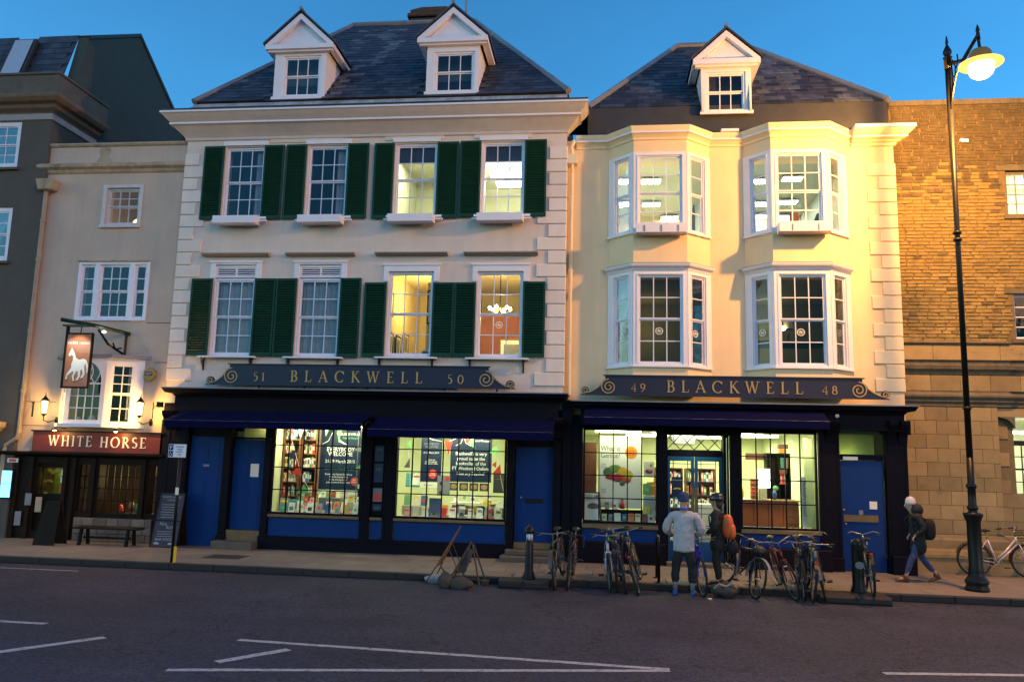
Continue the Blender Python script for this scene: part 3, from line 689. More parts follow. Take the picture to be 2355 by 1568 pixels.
# net curtains and side curtains: gathered cloth
def curtain(name, x0, x1, z0, z1, y, m, label, amp=.03, n=60, cat='curtain'):
    mb = MB(); rr = random.Random(int(x0 * 100)); ph = [rr.uniform(0, 6) for _ in range(4)]
    rows = 8; vs = []; fs = []
    for j in range(rows + 1):
        t = j / rows
        for i in range(n + 1):
            u = i / n; x = x0 + (x1 - x0) * u
            yy = y + amp * (math.sin(u * 38 + ph[0] + t * .8) * .6 + math.sin(u * 21 + ph[1] - t * 1.3) * .5 + math.sin(u * 75 + ph[2]) * .2)
            vs.append((x, yy, z1 + (z0 - z1) * t))
    for j in range(rows):
        for i in range(n): fs.append((j * (n + 1) + i, j * (n + 1) + i + 1, (j + 1) * (n + 1) + i + 1, (j + 1) * (n + 1) + i))
    mb.add(vs, fs); o = mb.build(name, m, None, True); return tag(o, label, cat)
curtain('net_curtain', -9.36, -8.43, 4.60, 6.40, .22, m_curt, 'gathered white net curtain in the first-floor window at the far left, under the slatted vent', .035)
curtain('net_curtain', -7.25, -6.30, 4.60, 6.40, .22, m_curt, 'gathered white net curtain in the second first-floor window from the left', .035)
curtain('curtain', -8.66, -8.43, 8.0, 9.74, .20, m_curt, 'narrow pale curtain drawn to the right side of the top left window', .03, 24)
curtain('curtain', -6.56, -6.30, 8.0, 9.74, .20, m_curt, 'narrow pale curtain at the right side of the second top window from the left', .03, 24)
m_dimblind = mat('dim_blind', (.22, .22, .25), .9, .1, 3, .05, 40)
# lamps of the lit rooms
def strip_light(x0, x1, y, z, parent, s=14, col=(1, 1, .78), w=.12, e=30):
    o = MB().box(x0, x1, y - w / 2, y + w / 2, z - .03, z).build('ceiling_light', glow('tube_glow_%d' % s, col, s), parent)
    return o
strip_light(-2.85, -1.95, .75, 9.25, B, 30, w=.36); strip_light(-2.85, -1.95, 1.9, 9.40, B, 20, w=.36); lampobj('room_light', 'AREA', (-2.5, 1.6, 9.2), 110, (1, .98, .72), .9, parent=B)
lampobj('room_light', 'AREA', (-4.6, 1.4, 9.9), 48, (1, .95, .62), .6, parent=B)
lampobj('room_light', 'POINT', (-4.7, 2.2, 6.3), 62, (1, .74, .26), .15, parent=B)
# pictures on the walls of the yellow room
def picture(x, y, z, w, h, rot, label, dark=False, inner=None):
    e = empty('picture', (x, y, z), label, 'picture'); T = lambda p: (x + p[0] * math.cos(rot) - p[1] * math.sin(rot), y + p[0] * math.sin(rot) + p[1] * math.cos(rot), z + p[2])
    fr = MB(T); t = .03
    fr.box(-w / 2, -w / 2 + t, -.03, 0, 0, h); fr.box(w / 2 - t, w / 2, -.03, 0, 0, h); fr.box(-w / 2 + t, w / 2 - t, -.03, 0, h - t, h); fr.box(-w / 2 + t, w / 2 - t, -.03, 0, 0, t)
    fr.build('picture_frame', m_darkwood if dark else m_shelf, e)
    MB(T).box(-w / 2 + t, w / 2 - t, -.015, -.005, t, h - t).build('mount', m_paper, e)
    k = .22 if inner is None else inner
    MB(T).box(-w / 2 + w * k, w / 2 - w * k, -.020, -.0155, h * .2, h * .85).build('print', m_greyp, e)
    return e
pp = picture(-4.10, 1.2, 5.55, .62, .85, 0, 'framed dark portrait on the yellow wall, right part of the third first-floor window', True, .17)
T_ = (-4.10, 1.2 - .024, 5.55)
MB().ell((-4.10, 1.172, 6.02), .055, .012, .075, 10, 8).build('painted_face', mat('portrait_skin', (.45, .36, .28), .7, .1, 9, 0), pp)
MB().prism_y([(-4.24, 5.74), (-3.97, 5.74), (-4.03, 5.92), (-4.10, 5.97), (-4.18, 5.92)], 1.170, 1.178).build('painted_coat', m_ink, pp)
MB().box(-4.42, -3.65, 1.22, 1.3, 4.3, 6.6).build('partition', m_inty, B)
picture(-5.36, 1.15, 5.75, .55, .62, R(90), 'upper framed print on the left wall of the yellow first-floor room')
picture(-5.36, 1.3, 4.75, .5, .6, R(90), 'lower framed print on the left wall of the yellow first-floor room', True)
picture(-5.36, 2.1, 4.75, .5, .62, R(90), 'second lower framed print along the left wall of the yellow room', True)
picture(-5.36, 2.9, 4.95, .5, .6, R(90), 'farthest framed print along the left wall of the yellow room')
for k, (c, t) in enumerate(((m_redp, .05), (m_paper, .03), (m_ink, .04), (m_paper, .05))):
    tag(MB().box(-4.35 + .02 * k, -4.05 + .01 * k, .38, .58, 4.60 + .05 * k, 4.60 + .05 * k + t).build('book', c), ['red book at the bottom of the stack inside the third first-floor window', 'white book second from the bottom of the stack inside the third first-floor window', 'black book third up in the stack inside the third first-floor window', 'white book on top of the stack inside the third first-floor window'][k], 'book', 'books stacked at the yellow window')
# chandelier room
MB().box(-3.55, -1.27, 3.0, 3.1, 4.3, 6.15).build('partition', m_intr, B)
cl = empty('chandelier', (-2.60, 1.4, 6.9), 'glowing glass chandelier hanging in the right first-floor window', 'chandelier')
MB().tube([(-2.60, 1.4, 6.99), (-2.60, 1.4, 6.0)], .012, 6).build('chain', m_iron, cl); MB().lathe([(.09, 0), (.09, .02), (.03, .05)], (-2.60, 1.4, 6.93), 12).build('ceiling_rose', m_iron, cl)
ar = MB(); 
for k in range(6):
    a = k * math.pi / 3 + .3; p = Vector((-2.60 + .26 * math.cos(a), 1.4 + .26 * math.sin(a), 5.93)); ar.tube([(-2.60, 1.4, 6.02), (-2.60 + .14 * math.cos(a), 1.4 + .14 * math.sin(a), 5.88), tuple(p)], .012, 6)
    MB().ell((p.x, p.y, p.z + .05), .035, .035, .05, 10, 8).build('bulb', glow('bulb_glow', (1, .78, .38), 60), cl)
ar.build('arm', m_gold, cl)
lampobj('chandelier_light', 'POINT', (-2.60, 1.4, 5.72), 75, (1, .76, .34), .16, parent=cl)
pc = picture(-2.32, 2.99, 4.5, .95, .95, 0, 'large framed engraving on the red-brown wall, low in the right first-floor window', False, .12)
MB().box(-1.72, -1.3, 2.9, 2.98, 4.3, 5.6).build('inner_door', m_whitep, B)
# ---- white flower boxes under the top windows
def planter(x0, x1, z0, z1, yb, label, grp='window boxes under the upper windows', rail=True, spikes=0):
    e = empty('window_box', ((x0 + x1) / 2, yb, z0), label, 'window box', grp); d = .30
    mb = MB(); mb.box(x0, x1, yb - d, yb - d + .025, z0, z1); mb.box(x0, x1, yb - .025, yb, z0 + .001, z1 - .001); mb.box(x0, x0 + .025, yb - d + .025, yb - .025, z0, z1); mb.box(x1 - .025, x1, yb - d + .025, yb - .025, z0, z1)
    mb.box(x0 + .025, x1 - .025, yb - d + .025, yb - .025, z0 + .01, z0 + .03); mb.build('box', m_white, e)
    MB().box(x0 + .03, x1 - .03, yb - d + .03, yb - .03, z1 - .05, z1 - .03).build('soil', mat('soil', (.02, .015, .01), .95, .2, 20, .5), e)
    if rail:
        MB().box(x0 - .16, x1 + .19, yb - .06, yb - .0, z0 + .10, z0 + .14).build('bearer', m_white, e)
    for k in range(spikes):
        x = x0 + (x1 - x0) * (k + .5) / spikes; MB().box(x - .012, x + .012, yb - d - .012, yb - d - .001, z0 + .02, z1 - .06).build('clip', m_iron if False else m_dimblind, e)
    return e
ords = ['first', 'second', 'third', 'fourth']
for i, (a, b) in enumerate(UP):
    planter(a - .02, b + .02, 7.72, 7.90, -.092, 'white wooden window box under the %s top-floor window from the left, between green shutters' % ords[i], spikes=0)

# ================================================================== SHOPFRONT HELPERS
def shop_window(parent, x0, x1, z0, z1, cols, rows, y, m=m_black, bar=.022, top=None):
    f = MB(); fw = .04
    f.box(x0 - fw, x0, y - .03, y + .06, z0 - fw, z1 + fw); f.box(x1, x1 + fw, y - .03, y + .06, z0 - fw, z1 + fw); f.box(x0, x1, y - .03, y + .06, z1, z1 + fw); f.box(x0, x1, y - .03, y + .06, z0 - fw, z0)
    w = f.build('shop_window', m, parent); g = MB()
    hs = [z0 + (z1 - z0) * j / rows for j in range(rows + 1)] if top is None else [z0 + (top - z0) * j / (rows - 1) for j in range(rows)] + [z1]
    for i in range(1, cols): x = x0 + (x1 - x0) * i / cols; g.box(x - bar / 2, x + bar / 2, y - .01, y + .035, z0, z1)
    for j in range(1, rows): z = hs[j]; g.box(x0, x1, y - .007, y + .032, z - bar / 2, z + bar / 2)
    g.build('glazing_bars', m, w)
    for i in range(cols):
        for j in range(rows): pane_obj(w, IDT, x0 + (x1 - x0) * (i + .5) / cols, y + .012, (hs[j] + hs[j + 1]) / 2, (x1 - x0) / cols, hs[j + 1] - hs[j], m_glass, 0)
    return w
def panel_door(parent, x0, x1, z0, z1, y, name='door', m=m_blue, cols=2, rows=3, recess=True):
    d = MB(); w = x1 - x0; d.box(x0, x1, y, y + .05, z0, z1)
    o = d.build(name, m, parent)
    if recess:
        hs = [(.06, .30), (.34, .62), (.66, .94)]
        for i in range(cols):
            for (a, b) in hs:
                xa = x0 + .09 + (w - .27 + .09) / cols * i; xb = xa + (w - .27) / cols
                q = MB(); za, zb_ = z0 + (z1 - z0) * a, z0 + (z1 - z0) * b
                q.box(xa, xb, y - .006, y - .0005, za, za + .018); q.box(xa, xb, y - .006, y - .0005, zb_ - .018, zb_); q.box(xa, xa + .018, y - .006, y - .0005, za + .018, zb_ - .018); q.box(xb - .018, xb, y - .006, y - .0005, za + .018, zb_ - .018)
                q.build('door_panel_bead', m, o)
    return o
def shop_cornice(parent, x0, x1, z, ytop, yfas, zf, xl=None):
    pr = [(0, z - .16), (.06, z - .15), (.10, z - .10), (.22, z - .08), (.25, z - .03), (.27, z), (.27, z + .015), (0, z + .03)]
    loft_path(MB(), [(x0 + .27, .2), (x0 + .27, ytop + .27), (x1 - .27, ytop + .27), (x1 - .27, .2)], pr).build('shop_cornice', m_black, parent)
    loft_path(MB(), [(x0 + .27, .2), (x0 + .27, ytop + .27), (x1 - .27, ytop + .27), (x1 - .27, .2)], [(0, z + .0305), (.285, z + .016), (.285, z + .04), (0, z + .055)]).build('cornice_lead', m_lead, parent)
    dm = MB().box(-.025, .025, 0, .05, 0, .06).mesh('dentil', m_black); x = x0 + .32
    while x < x1 - .3: inst('dentil', dm, parent, (x, ytop + .19, z - .145)); x += .105
    MB().box(x0 + .2, x1 - .2, yfas, .0, zf, z - .10).build('shop_fascia', m_black, parent)
    MB().box(x0 + .22, x1 - .22, ytop + .25, .0, z - .165, z - .0).build('cornice_core', m_black, parent)
def awning(parent, x0, x1, yb, zt, yf, zf, zv):
    mb = MB(); n = 24
    for i in range(n):
        a, b = x0 + (x1 - x0) * i / n, x0 + (x1 - x0) * (i + 1) / n
        s = .012 * math.sin(i * 1.7); s2 = .012 * math.sin((i + 1) * 1.7)
        ml = (yb + yf) / 2
        mb.quad((a, yf, zf), (b, yf, zf), (b, ml, (zt + zf) / 2 - .015 + s2), (a, ml, (zt + zf) / 2 - .015 + s)); mb.quad((a, ml, (zt + zf) / 2 - .015 + s), (b, ml, (zt + zf) / 2 - .015 + s2), (b, yb, zt), (a, yb, zt))
        mb.quad((a, yf - .004 - abs(s), zv), (b, yf - .004 - abs(s2), zv), (b, yf, zf), (a, yf, zf))
    o = mb.build('awning', m_awn, parent)
    MB().tube([(x0, yf + .012, zf - .012), (x1, yf + .012, zf - .012)], .014, 6).build('awning_bar', m_lead, o)
    for x in (x0 + .03, x1 - .03): MB().tube([(x, yf + .02, zf - .02), (x, (yb + yf) / 2, zf - .12), (x, yb, zf - .03)], .014, 6).build('awning_arm', m_iron, o)
    return o
def pilaster(parent, x0, x1, z0, z1, y, plinth=.3):
    mb = MB(); mb.bbox(x0, x1, y - .06, y + .10, z0 + plinth, z1, .008); mb.bbox(x0 - .02, x1 + .02, y - .09, y + .10, z0, z0 + plinth, .01); mb.box(x0 - .02, x1 + .02, y - .09, y, z1 - .05, z1)
    if x1 - x0 > .2: mb.box(x0 + .05, x0 + .06, y - .068, y - .0605, z0 + plinth + .1, z1 - .15); mb.box(x1 - .06, x1 - .05, y - .068, y - .0605, z0 + plinth + .1, z1 - .15)
    return mb.build('pilaster', m_black, parent)
def corbel(parent, x0, x1, z0, z1, y):
    n = 12; pts = []
    for i in range(n + 1):
        t = i / n; z = z1 + (z0 - z1) * t; d = .24 * (.5 + .5 * math.cos(t * math.pi)) + .05 + .02 * math.sin(t * 9)
        pts.append((y - d, z))
    MB().prism_x([(y, z1)] + pts + [(y, z0)], x0, x1).build('corbel', m_black, parent)

# ---- B shopfront
MB().box(-.93, -.70, -.16, .55, .1, 3.62).build('party_post', m_black, B)
S = -.10
MB().box(-10.43, -.93, -.02, .3, 3.0, 3.4).build('shop_lintel', m_black, B)
shop_cornice(B, -10.22, -.80, 3.70, -.56, -.30, 3.10)
for x0, x1 in ((-10.20, -9.68), (-8.80, -8.62), (-7.80, -7.64), (-5.46, -5.24), (-4.93, -4.70), (-2.14, -1.98), (-1.12, -.90)):
    pilaster(B, x0, x1, .105, 3.10, S)
corbel(B, -10.2, -9.95, 2.75, 3.2, -.2); corbel(B, -1.10, -.90, 2.75, 3.2, -.2)
MB().box(-10.43, -10.2, -.06, .3, .1, 3.0).build('shop_end_post', m_black, B)
panel_door(B, -9.66, -8.81, .12, 2.62, S + .06, 'door'); MB().box(-9.66, -8.81, S + .04, S + .12, 2.63, 3.08).build('door_head', m_black, B)
d2 = panel_door(B, -8.61, -7.81, .52, 2.58, S + .12, 'door')
MB().box(-8.18, -7.98, S + .112, S + .1185, 1.72, 2.02).build('notice', m_paper, d2)
MB().box(-9.32, -9.17, S + .052, S + .0585, 1.93, 1.98).build('door_plate', m_lead, B)
MB().box(-8.61, -7.81, S + .05, S + .16, 2.585, 2.63).build('transom', m_black, B)
MB().box(-8.61, -7.81, S + .05, S + .16, 2.86, 3.1).build('door_head', m_black, B)
pane_obj(B, IDT, -8.21, S + .10, 2.745, .80, .22, m_glass, 0)
MB().box(-8.62, -7.80, .5, .52, 2.3, 3.1).build('hall_wall', mat('hall_plaster', (.55, .55, .25), .9, .06, 3, .05), B); lampobj('hall_light', 'POINT', (-8.0, .3, 2.95), 4, (1, .95, .45), .05, parent=B)
MB().box(-8.61, -7.81, S - .02, S + .14, .28, .515).build('threshold', m_wood, B)
tag(MB().bbox(-8.76, -7.80, -.52, -.17, .105, .29, .015).build('doorstep', m_step), 'worn stone step below the second blue door of the left bookshop', 'step')
for x0, x1 in ((-7.62, -5.48), (-5.22, -4.95), (-4.68, -2.16)):
    MB().box(x0, x1, S - .0, S + .06, .42, .84).build('stall_riser', m_blue, B)
    MB().bbox(x0, x1, S - .09, S + .06, .842, .905, .012).build('window_sill', m_wood, B)
MB().bbox(-7.70, -2.10, -.20, S + .1, .105, .345, .02).build('plinth', m_black, B); MB().box(-7.68, -2.12, -.17, S + .09, .346, .42).build('plinth_top', m_black, B)
W1 = shop_window(B, -7.58, -5.51, .95, 2.98, 6, 4, S, top=2.47)
W2 = shop_window(B, -4.66, -2.20, .95, 2.98, 7, 4, S, top=2.44)
# notice case between the windows
nc = MB().box(-5.22, -4.95, S + .02, S + .06, .95, 3.1).build('notice_case', m_black, B)
for z0, z1, m in ((2.15, 2.5, m_postnavy), (1.68, 2.10, m_postnavy), (1.25, 1.55, m_greyp), (1.05, 1.2, m_postnavy)):
    q = MB().box(-5.19, -4.98, S + .008, S + .0195, z0, z1).build('notice', m, nc)
MB().box(-5.16, -5.0, S + .004, S + .0075, 1.28, 1.42).build('notice_print', m_redp, nc)
for z in (2.42, 1.98, 1.12): text_mesh('FESTIVAL\nBOOKS', .035, m_dimblind, 'notice_lettering', nc, (-5.085, S + .007, z))
MB().box(-4.65, -2.2, S + .1, .3, 2.99, 3.1).build('window_head_board', m_black, B); MB().box(-7.58, -5.5, S + .1, .3, 2.99, 3.1).build('window_head_board', m_black, B)
d3 = panel_door(B, -1.96, -1.13, .48, 2.55, S + .10, 'door')
MB().box(-1.96, -1.13, S + .05, S + .2, 2.56, 3.1).build('door_head', m_black, B)
MB().box(-1.73, -1.33, S + .085, S + .0985, 1.32, 1.42).build('letter_slot', m_iron, d3); MB().ell((-1.82, S + .07, 1.44), .025, .03, .025).build('door_knob', m_gold, d3)
MB().box(-1.96, -1.13, S + .0, S + .14, .34, .475).build('threshold', m_wood, B)
tag(MB().bbox(-2.18, -.95, -.78, -.21, .105, .235, .015).build('doorstep', m_step), 'lower and wider stone step of the right-hand blue door of the left bookshop', 'step')
tag(MB().bbox(-2.10, -1.0, -.50, -.215, .237, .34, .015).build('doorstep', m_step), 'upper stone step under the blue door right of the big book window', 'step')
awning(B, -9.72, -5.20, -.44, 3.20, -1.20, 2.965, 2.80); awning(B, -5.06, -1.06, -.44, 3.14, -1.20, 2.86, 2.68)
MB().tube([(-5.12, -.3, 2.95), (-5.12, -1.0, 3.02), (-5.14, -1.18, 2.92)], .02, 6).build('awning_crank', m_iron, B)

# ================================================================== FASCIA SIGNS
def spiral(cx, cz, r0, r1, turns, a0, sgn, n=40):
    return [(cx + sgn * (r0 + (r1 - r0) * i / n) * math.cos(a0 + turns * 2 * math.pi * i / n), cz + (r0 + (r1 - r0) * i / n) * math.sin(a0 + turns * 2 * math.pi * i / n)) for i in range(n + 1)]
def name_board(x0, x1, z0, z1, y, label, left, right, lx, rx, wx, big, small, lh, foot):
    e = empty('fascia_sign', ((x0 + x1) / 2, y, z0), label, 'sign')
    (blx, blz, br), (slx, slz, sr) = big[0], small[0]
    h = z1 - z0
    MB().box(x0, x1, y, y + .05, z0, z1).build('board', m_navy, e)
    MB().box(x0 - .04, x1 + .04, y - .03, y + .055, z1, z1 + .025).build('top_moulding', m_navy, e); MB().box(x0 + .1, x1 - .1, y - .02, y - .001, z0, z0 + .03).build('bottom_moulding', m_navy, e)
    for sd, ((bx, bz, br), (sx, sz, sr)) in ((1, (big[0], small[0])), (-1, (big[1], small[1]))):   # sd=1: left end
        # outline of the scroll end
        pts = []
        edge = x0 if sd == 1 else x1
        top = bz + br + .02
        curve = [(edge, z1)]
        for a in range(80, 181, 10): curve.append((bx - sd * math.cos(R(180 - a)) * 0 + (-sd) * (-math.cos(R(a))) * br * 1.06, bz + math.sin(R(a)) * br * 1.06))
        x_s, z_s = curve[-1]
        xe = sx + sd * sr * .2
        for k in range(1, 9):
            t = k / 8; curve.append((x_s + (xe - x_s) * t, z_s + (sz - sr * .2 - z_s) * (math.sin(t * math.pi / 2))))
        for a in range(100, 331, 20):
            aa = R(a); curve.append((sx - sd * (-math.cos(aa)) * sr * 1.1 * 1.0, sz + math.sin(aa) * sr * 1.1)) if a < 330 else None
        curve.append((foot[0] if sd == 1 else foot[1], z0 + .0)); curve.append((edge, z0))
        # robust version: union of simple solids
        mb = MB()
        mb.cur = 0
        n = 20; xo = bx - sd * br * 1.06
        # body under the sweeping curve, built as vertical strips
        xs = [edge + (sx - sd * sr * .6 - edge) * i / 26 for i in range(27)]
        def topz(x):
            if (x - bx) * sd > 0: return z1 - .0
            dx = abs(x - bx)
            if dx < br * 1.06: zc = bz + math.sqrt(max(0, (br * 1.06) ** 2 - dx * dx))
            else: zc = -9
            t = (abs(x - bx) - br * .7) / max(.01, abs(sx - bx) - br * .7)
            zs_ = bz + br * .55 + (sz - sr * .4 - (bz + br * .55)) * math.sin(min(1, max(0, t)) * math.pi / 2) if t > 0 else zc
            return max(zc, zs_) if dx >= br * .5 else zc
        for i in range(26):
            a, b = xs[i], xs[i + 1]; za, zb_ = topz(a), topz(b)
            lo = z0
            if a > b: a, b, za, zb_ = b, a, zb_, za
            mb.prism_y([(a, lo), (b, lo), (b, zb_), (a, za)], y, y + .05)
        mb.prism_y([(sx + sr * 1.15 * math.cos(R(15 * k)), sz + sr * 1.15 * math.sin(R(15 * k))) for k in range(24)], y - .001, y + .049)
        fx = foot[0] if sd == 1 else foot[1]
        mb.prism_y([(fx, z0), (sx + sd * sr, z0), (sx + sd * sr, z0 + .05), (fx + sd * .08, z0 + .04)] if sd == 1 else [(sx - sr, z0), (fx, z0), (fx - .08, z0 + .04), (sx - sr, z0 + .05)], y + .002, y + .051)
        mb.build('scroll_end', m_navy, e)
        g = MB(); sp = spiral(bx, bz, br, .03, 2.0, math.pi / 2, sd)
        ribbon(g, sp, .022, y - .012, y, 1, 1, 0, 0)
        sp2 = spiral(sx, sz, sr, .02, 1.35, -math.pi / 2, -sd, 26)
        ribbon(g, sp2, .018, y - .013, y - .001, 1, 1, 0, 0)
        # gold edge between the volutes
        xa = [bx - sd * br * .72 + (sx + sd * sr * .1 - (bx - sd * br * .72)) * i / 12 for i in range(13)]
        ribbon(g, [(x, topz(x) - .014) for x in xa], .018, y - .014, y, 1, 1, 0, 0)
        g.build('gold_scroll', m_gold, e)
    serif_letters(e, left, lx[0], lx[1], z0 + h * .21, h * .43, y, m_gold)
    serif_letters(e, right, rx[0], rx[1], z0 + h * .21, h * .43, y, m_gold)
    serif_letters(e, 'BLACKWELL', wx[0], wx[1], z0 + h * .20, lh, y, m_gold)
    return e
name_board(-8.74, -2.60, 3.83, 4.31, -.27, 'name board reading 51 BLACKWELL 50 over the left bookshop, below the green shutters', '51', '50', (-8.15, -7.86), (-3.54, -3.16), (-7.24, -4.12), [(-8.68, 4.04, .19), (-2.66, 4.04, .19)], [(-9.20, 3.93, .085), (-2.10, 3.93, .085)], .26, (-9.33, -1.97))
name_board(.02, 5.47, 3.72, 4.15, -.33, 'name board reading 49 BLACKWELL 48 below the bay windows of the right bookshop', '49', '48', (.58, .90), (4.63, 4.95), (1.36, 4.24), [(.10, 3.91, .175), (5.39, 3.91, .175)], [(-.42, 3.82, .075), (5.93, 3.82, .075)], .26, (-.54, 6.03))
for x in (-8.0, -6.9, -5.4, -3.6, -2.4): MB().box(x - .02, x + .02, -.26, -.21, 3.74, 3.835).build('sign_foot', m_iron, B)

# ================================================================== BUILDING C (right bookshop, nos 49-48)
K = empty('bookshop', (2.8, .25, .12), 'cream bookshop with two tiers of bay windows and a single roof dormer', 'building')
YC, YB = .25, -.25
BAYS = [(.08, .63, 1.83, 2.40), (3.18, 3.70, 4.90, 5.46)]
hc = []
for a, b, c, d in BAYS: hc += [(a + .06, d - .06, 4.40, 6.52), (a + .06, d - .06, 7.45, 9.30)]
holes_wall(MB(), -.93, 6.52, 3.3, 9.85, YC, .3, hc).build('front_wall', m_cream, K)
MB().box(6.22, 6.52, YC + .302, 6.2, .1, 10.6).build('side_wall', m_cream, K); MB().box(-.92, 6.2, 6.1, 6.3, .1, 10.6).build('back_wall', m_cream, K)
def trap(b, o=0): a, p, q, d = b; return [(a - o, YC), (p - o * .4, YB - o), (q + o * .4, YB - o), (d + o, YC)]
for bi, b in enumerate(BAYS):
    MB().prism_z(trap(b), 4.02, 4.36).build('bay_apron', m_cream, K); MB().prism_z(trap(b), 6.66, 7.40).build('bay_apron', m_cream, K); MB().prism_z(trap(b), 9.34, 9.88).build('bay_apron', m_cream, K)
    path = [(b[0] - .0, YC), (b[1], YB), (b[2], YB), (b[3], YC)]
    loft_path(MB(), path, [(0, 6.545), (.03, 6.55), (.05, 6.60), (.12, 6.63), (.14, 6.67), (.14, 6.69), (0, 6.72)]).build('bay_cornice', m_white, K)
    loft_path(MB(), path, [(0, 6.722), (.145, 6.692), (.145, 6.70), (0, 6.745)]).build('bay_cornice_lead', m_lead, K)
    loft_path(MB(), path, [(0, 4.361), (.06, 4.362), (.06, 4.40), (0, 4.405)]).build('bay_sill', m_white, K); loft_path(MB(), path, [(0, 7.401), (.06, 7.402), (.06, 7.44), (0, 7.445)]).build('bay_sill', m_white, K)
    for tier, (z0, z1) in enumerate(((4.405, 6.545), (7.445, 9.34))):
        for (p, q, kind) in ((path[0], path[1], 's'), (path[1], path[2], 'c'), (path[2], path[3], 's')):
            ang = math.atan2(q[1] - p[1], q[0] - p[0]); L = math.hypot(q[0] - p[0], q[1] - p[1]); T = Fr(p[0], p[1], ang)
            cz = MB(T); s_ = .10 if kind == 'c' else .10
            e0 = .0 if kind == 'c' else (.14 if p == path[0] else .02); e1 = .0 if kind == 'c' else (.02 if p == path[0] else .14)
            u0, u1 = s_ + e0 * .6, L - s_ - e1 * .6
            cz.box(.0, u0, -.022, .06, z0, z1); cz.box(u1, L, -.022, .06, z0, z1); cz.box(u0, u1, -.022, .06, z1 - .085, z1); cz.box(u0, u1, -.022, .06, z0, z0 + .03)
            cz.box(u0 - .025, u0 - .0, -.034, -.0225, z0 + .03, z1 - .06); cz.box(u1 + .0, u1 + .025, -.034, -.0225, z0 + .03, z1 - .06); cz.box(u0, u1, -.034, -.0225, z1 - .085, z1 - .06)
            bw = cz.build('bay_casing', m_white, K)
            sash_window(bw, T, ang, u0, u1, z0 + .03, z1 - .085, 3 if kind == 'c' else 1, 4, .02, fw=.03, depth=.05)
    # rooms
    x0, x1 = b[0] - .5, b[3] + .4
    room(K, x0, x1, YC + .305, 7.5, 7.2, 9.75, m_intw if bi == 0 else mat('room_plaster_grey', (.50, .56, .50), .9, .04, 2, .05))
    room(K, x0, x1, YC + .305, 4.2, 4.2, 6.62, mat('dim_olive_room', (.22, .19, .08), .9, .08, 2, .05))
    MB().prism_z(trap(b, -.07), 9.30, 9.335).build('bay_ceiling', m_intw, K)
PE = [(-.70, YC), (BAYS[0][0], YC), (BAYS[0][1], YB), (BAYS[0][2], YB), (BAYS[0][3], YC), (BAYS[1][0], YC), (BAYS[1][1], YB), (BAYS[1][2], YB), (BAYS[1][3], YC), (5.60, YC)]
loft_path(MB(), PE, [(0, 9.62), (.03, 9.635), (.04, 9.68), (.075, 9.72), (.12, 9.755), (.12, 9.79), (.13, 9.80), (.155, 9.86), (.175, 9.92), (0, 9.935)]).build('eaves_cornice', m_quoinC, K)
loft_path(MB(), PE, [(.121, 9.752), (.148, 9.755), (.148, 9.792), (.121, 9.795)]).build('eaves_fillet', m_white, K)
PR = [(5.601, YC), (6.52, YC), (6.52, 2.0)]
loft_path(MB(), PR, [(0, 9.56), (.05, 9.58), (.06, 9.63), (.12, 9.65), (.14, 9.68), (.22, 9.70), (.22, 9.75), (.26, 9.77), (.34, 9.84), (.36, 9.87), (0, 9.89)]).build('eaves_cornice', m_quoinC, K)
loft_path(MB(), PR, [(.225, 9.703), (.25, 9.706), (.25, 9.745), (.225, 9.748)]).build('eaves_fillet', m_white, K)
loft_path(MB(), PR, [(.0, 9.893), (.37, 9.873), (.39, 9.88), (.39, 9.96), (.0, 9.97)]).build('cornice_capping', m_white, K)
loft_path(MB(), [(2.66, YC), (3.06, YC)], [(.0, 9.937), (.20, 9.925), (.22, 9.93), (.22, 9.99), (.0, 10.0)]).build('cornice_capping', m_white, K)
zc = [9.16 - .308 * i for i in range(18)]
for i in range(17):
    w = .60 if i % 2 == 0 else .36
    MB().bbox(6.52 - w, 6.545, YC - .035, YC + .25, zc[i + 1] + .010, zc[i] - .010, .012).build('quoin', m_quoinC, K)
MB().box(-.44, 6.44, .24, 5.9, 9.86, 10.66).build('attic_band', m_flatlead, K)
sC = lambda z: .25 + (z - 10.65) / 1.1
rfC = roof_hip(K, 'roof', -.44, 6.46, .25, 10.66, 1.93, 3.62, 2.94, 13.62, m_slate, gap=inD([(2.22, 3.37, 11.55)]))
dormer(K, 2.22, 3.38, 10.44, 11.62, .15, 1.55, 12.42, None, sC, 2.38, 3.20, 10.52, 11.40)
tag(MB().ell((2.55, .42, 10.66), .09, .06, .12, 10, 8).build('pot_plant', mat('dim_yellow_flowers', (.5, .4, .05), .8, .3, 20, .2)), 'small yellow pot plant in the lower left pane of the right-hand roof dormer', 'plant')
# fluorescent louvre lights under the ceilings of the upper bays
LG = {}
def grille(x, y, z, parent, w=.50, d=.34, s=22, n=6):
    e = MB().box(x - w / 2 - .02, x + w / 2 + .02, y - d / 2, y + d / 2, z, z + .03).build('ceiling_light', m_white, parent)
    mb = MB()
    for i in range(n): 
        for j in range(3): mb.box(x - w / 2 + w * i / n + .016, x - w / 2 + w * (i + 1) / n - .016, y - d / 2 + d * j / 3 + .02, y - d / 2 + d * (j + 1) / 3 - .02, z - .012, z - .0005)
    mb.build('louvre', glow('louvre_glow', (1, 1, .86), s), e)
for px, py in ((1437, 418), (1497, 418), (1437, 470), (1498, 471), (1540, 502), (1745, 418), (1752, 470), (1745, 498), (1822, 412), (1812, 466), (1800, 500)):
    g = gz(px, py, 9.66); grille(g.x, g.y, 9.66, K)
for x, e_ in ((1.2, 70), (4.2, 40)):
    for y in (1.1, 4.0): lampobj('room_light', 'AREA', (x, y, 9.6), e_, (1, 1, .74), .9, 1.2, parent=K); lampobj('room_bounce', 'POINT', (x, y, 8.4), e_ * .25, (1, 1, .74), .3, parent=K)
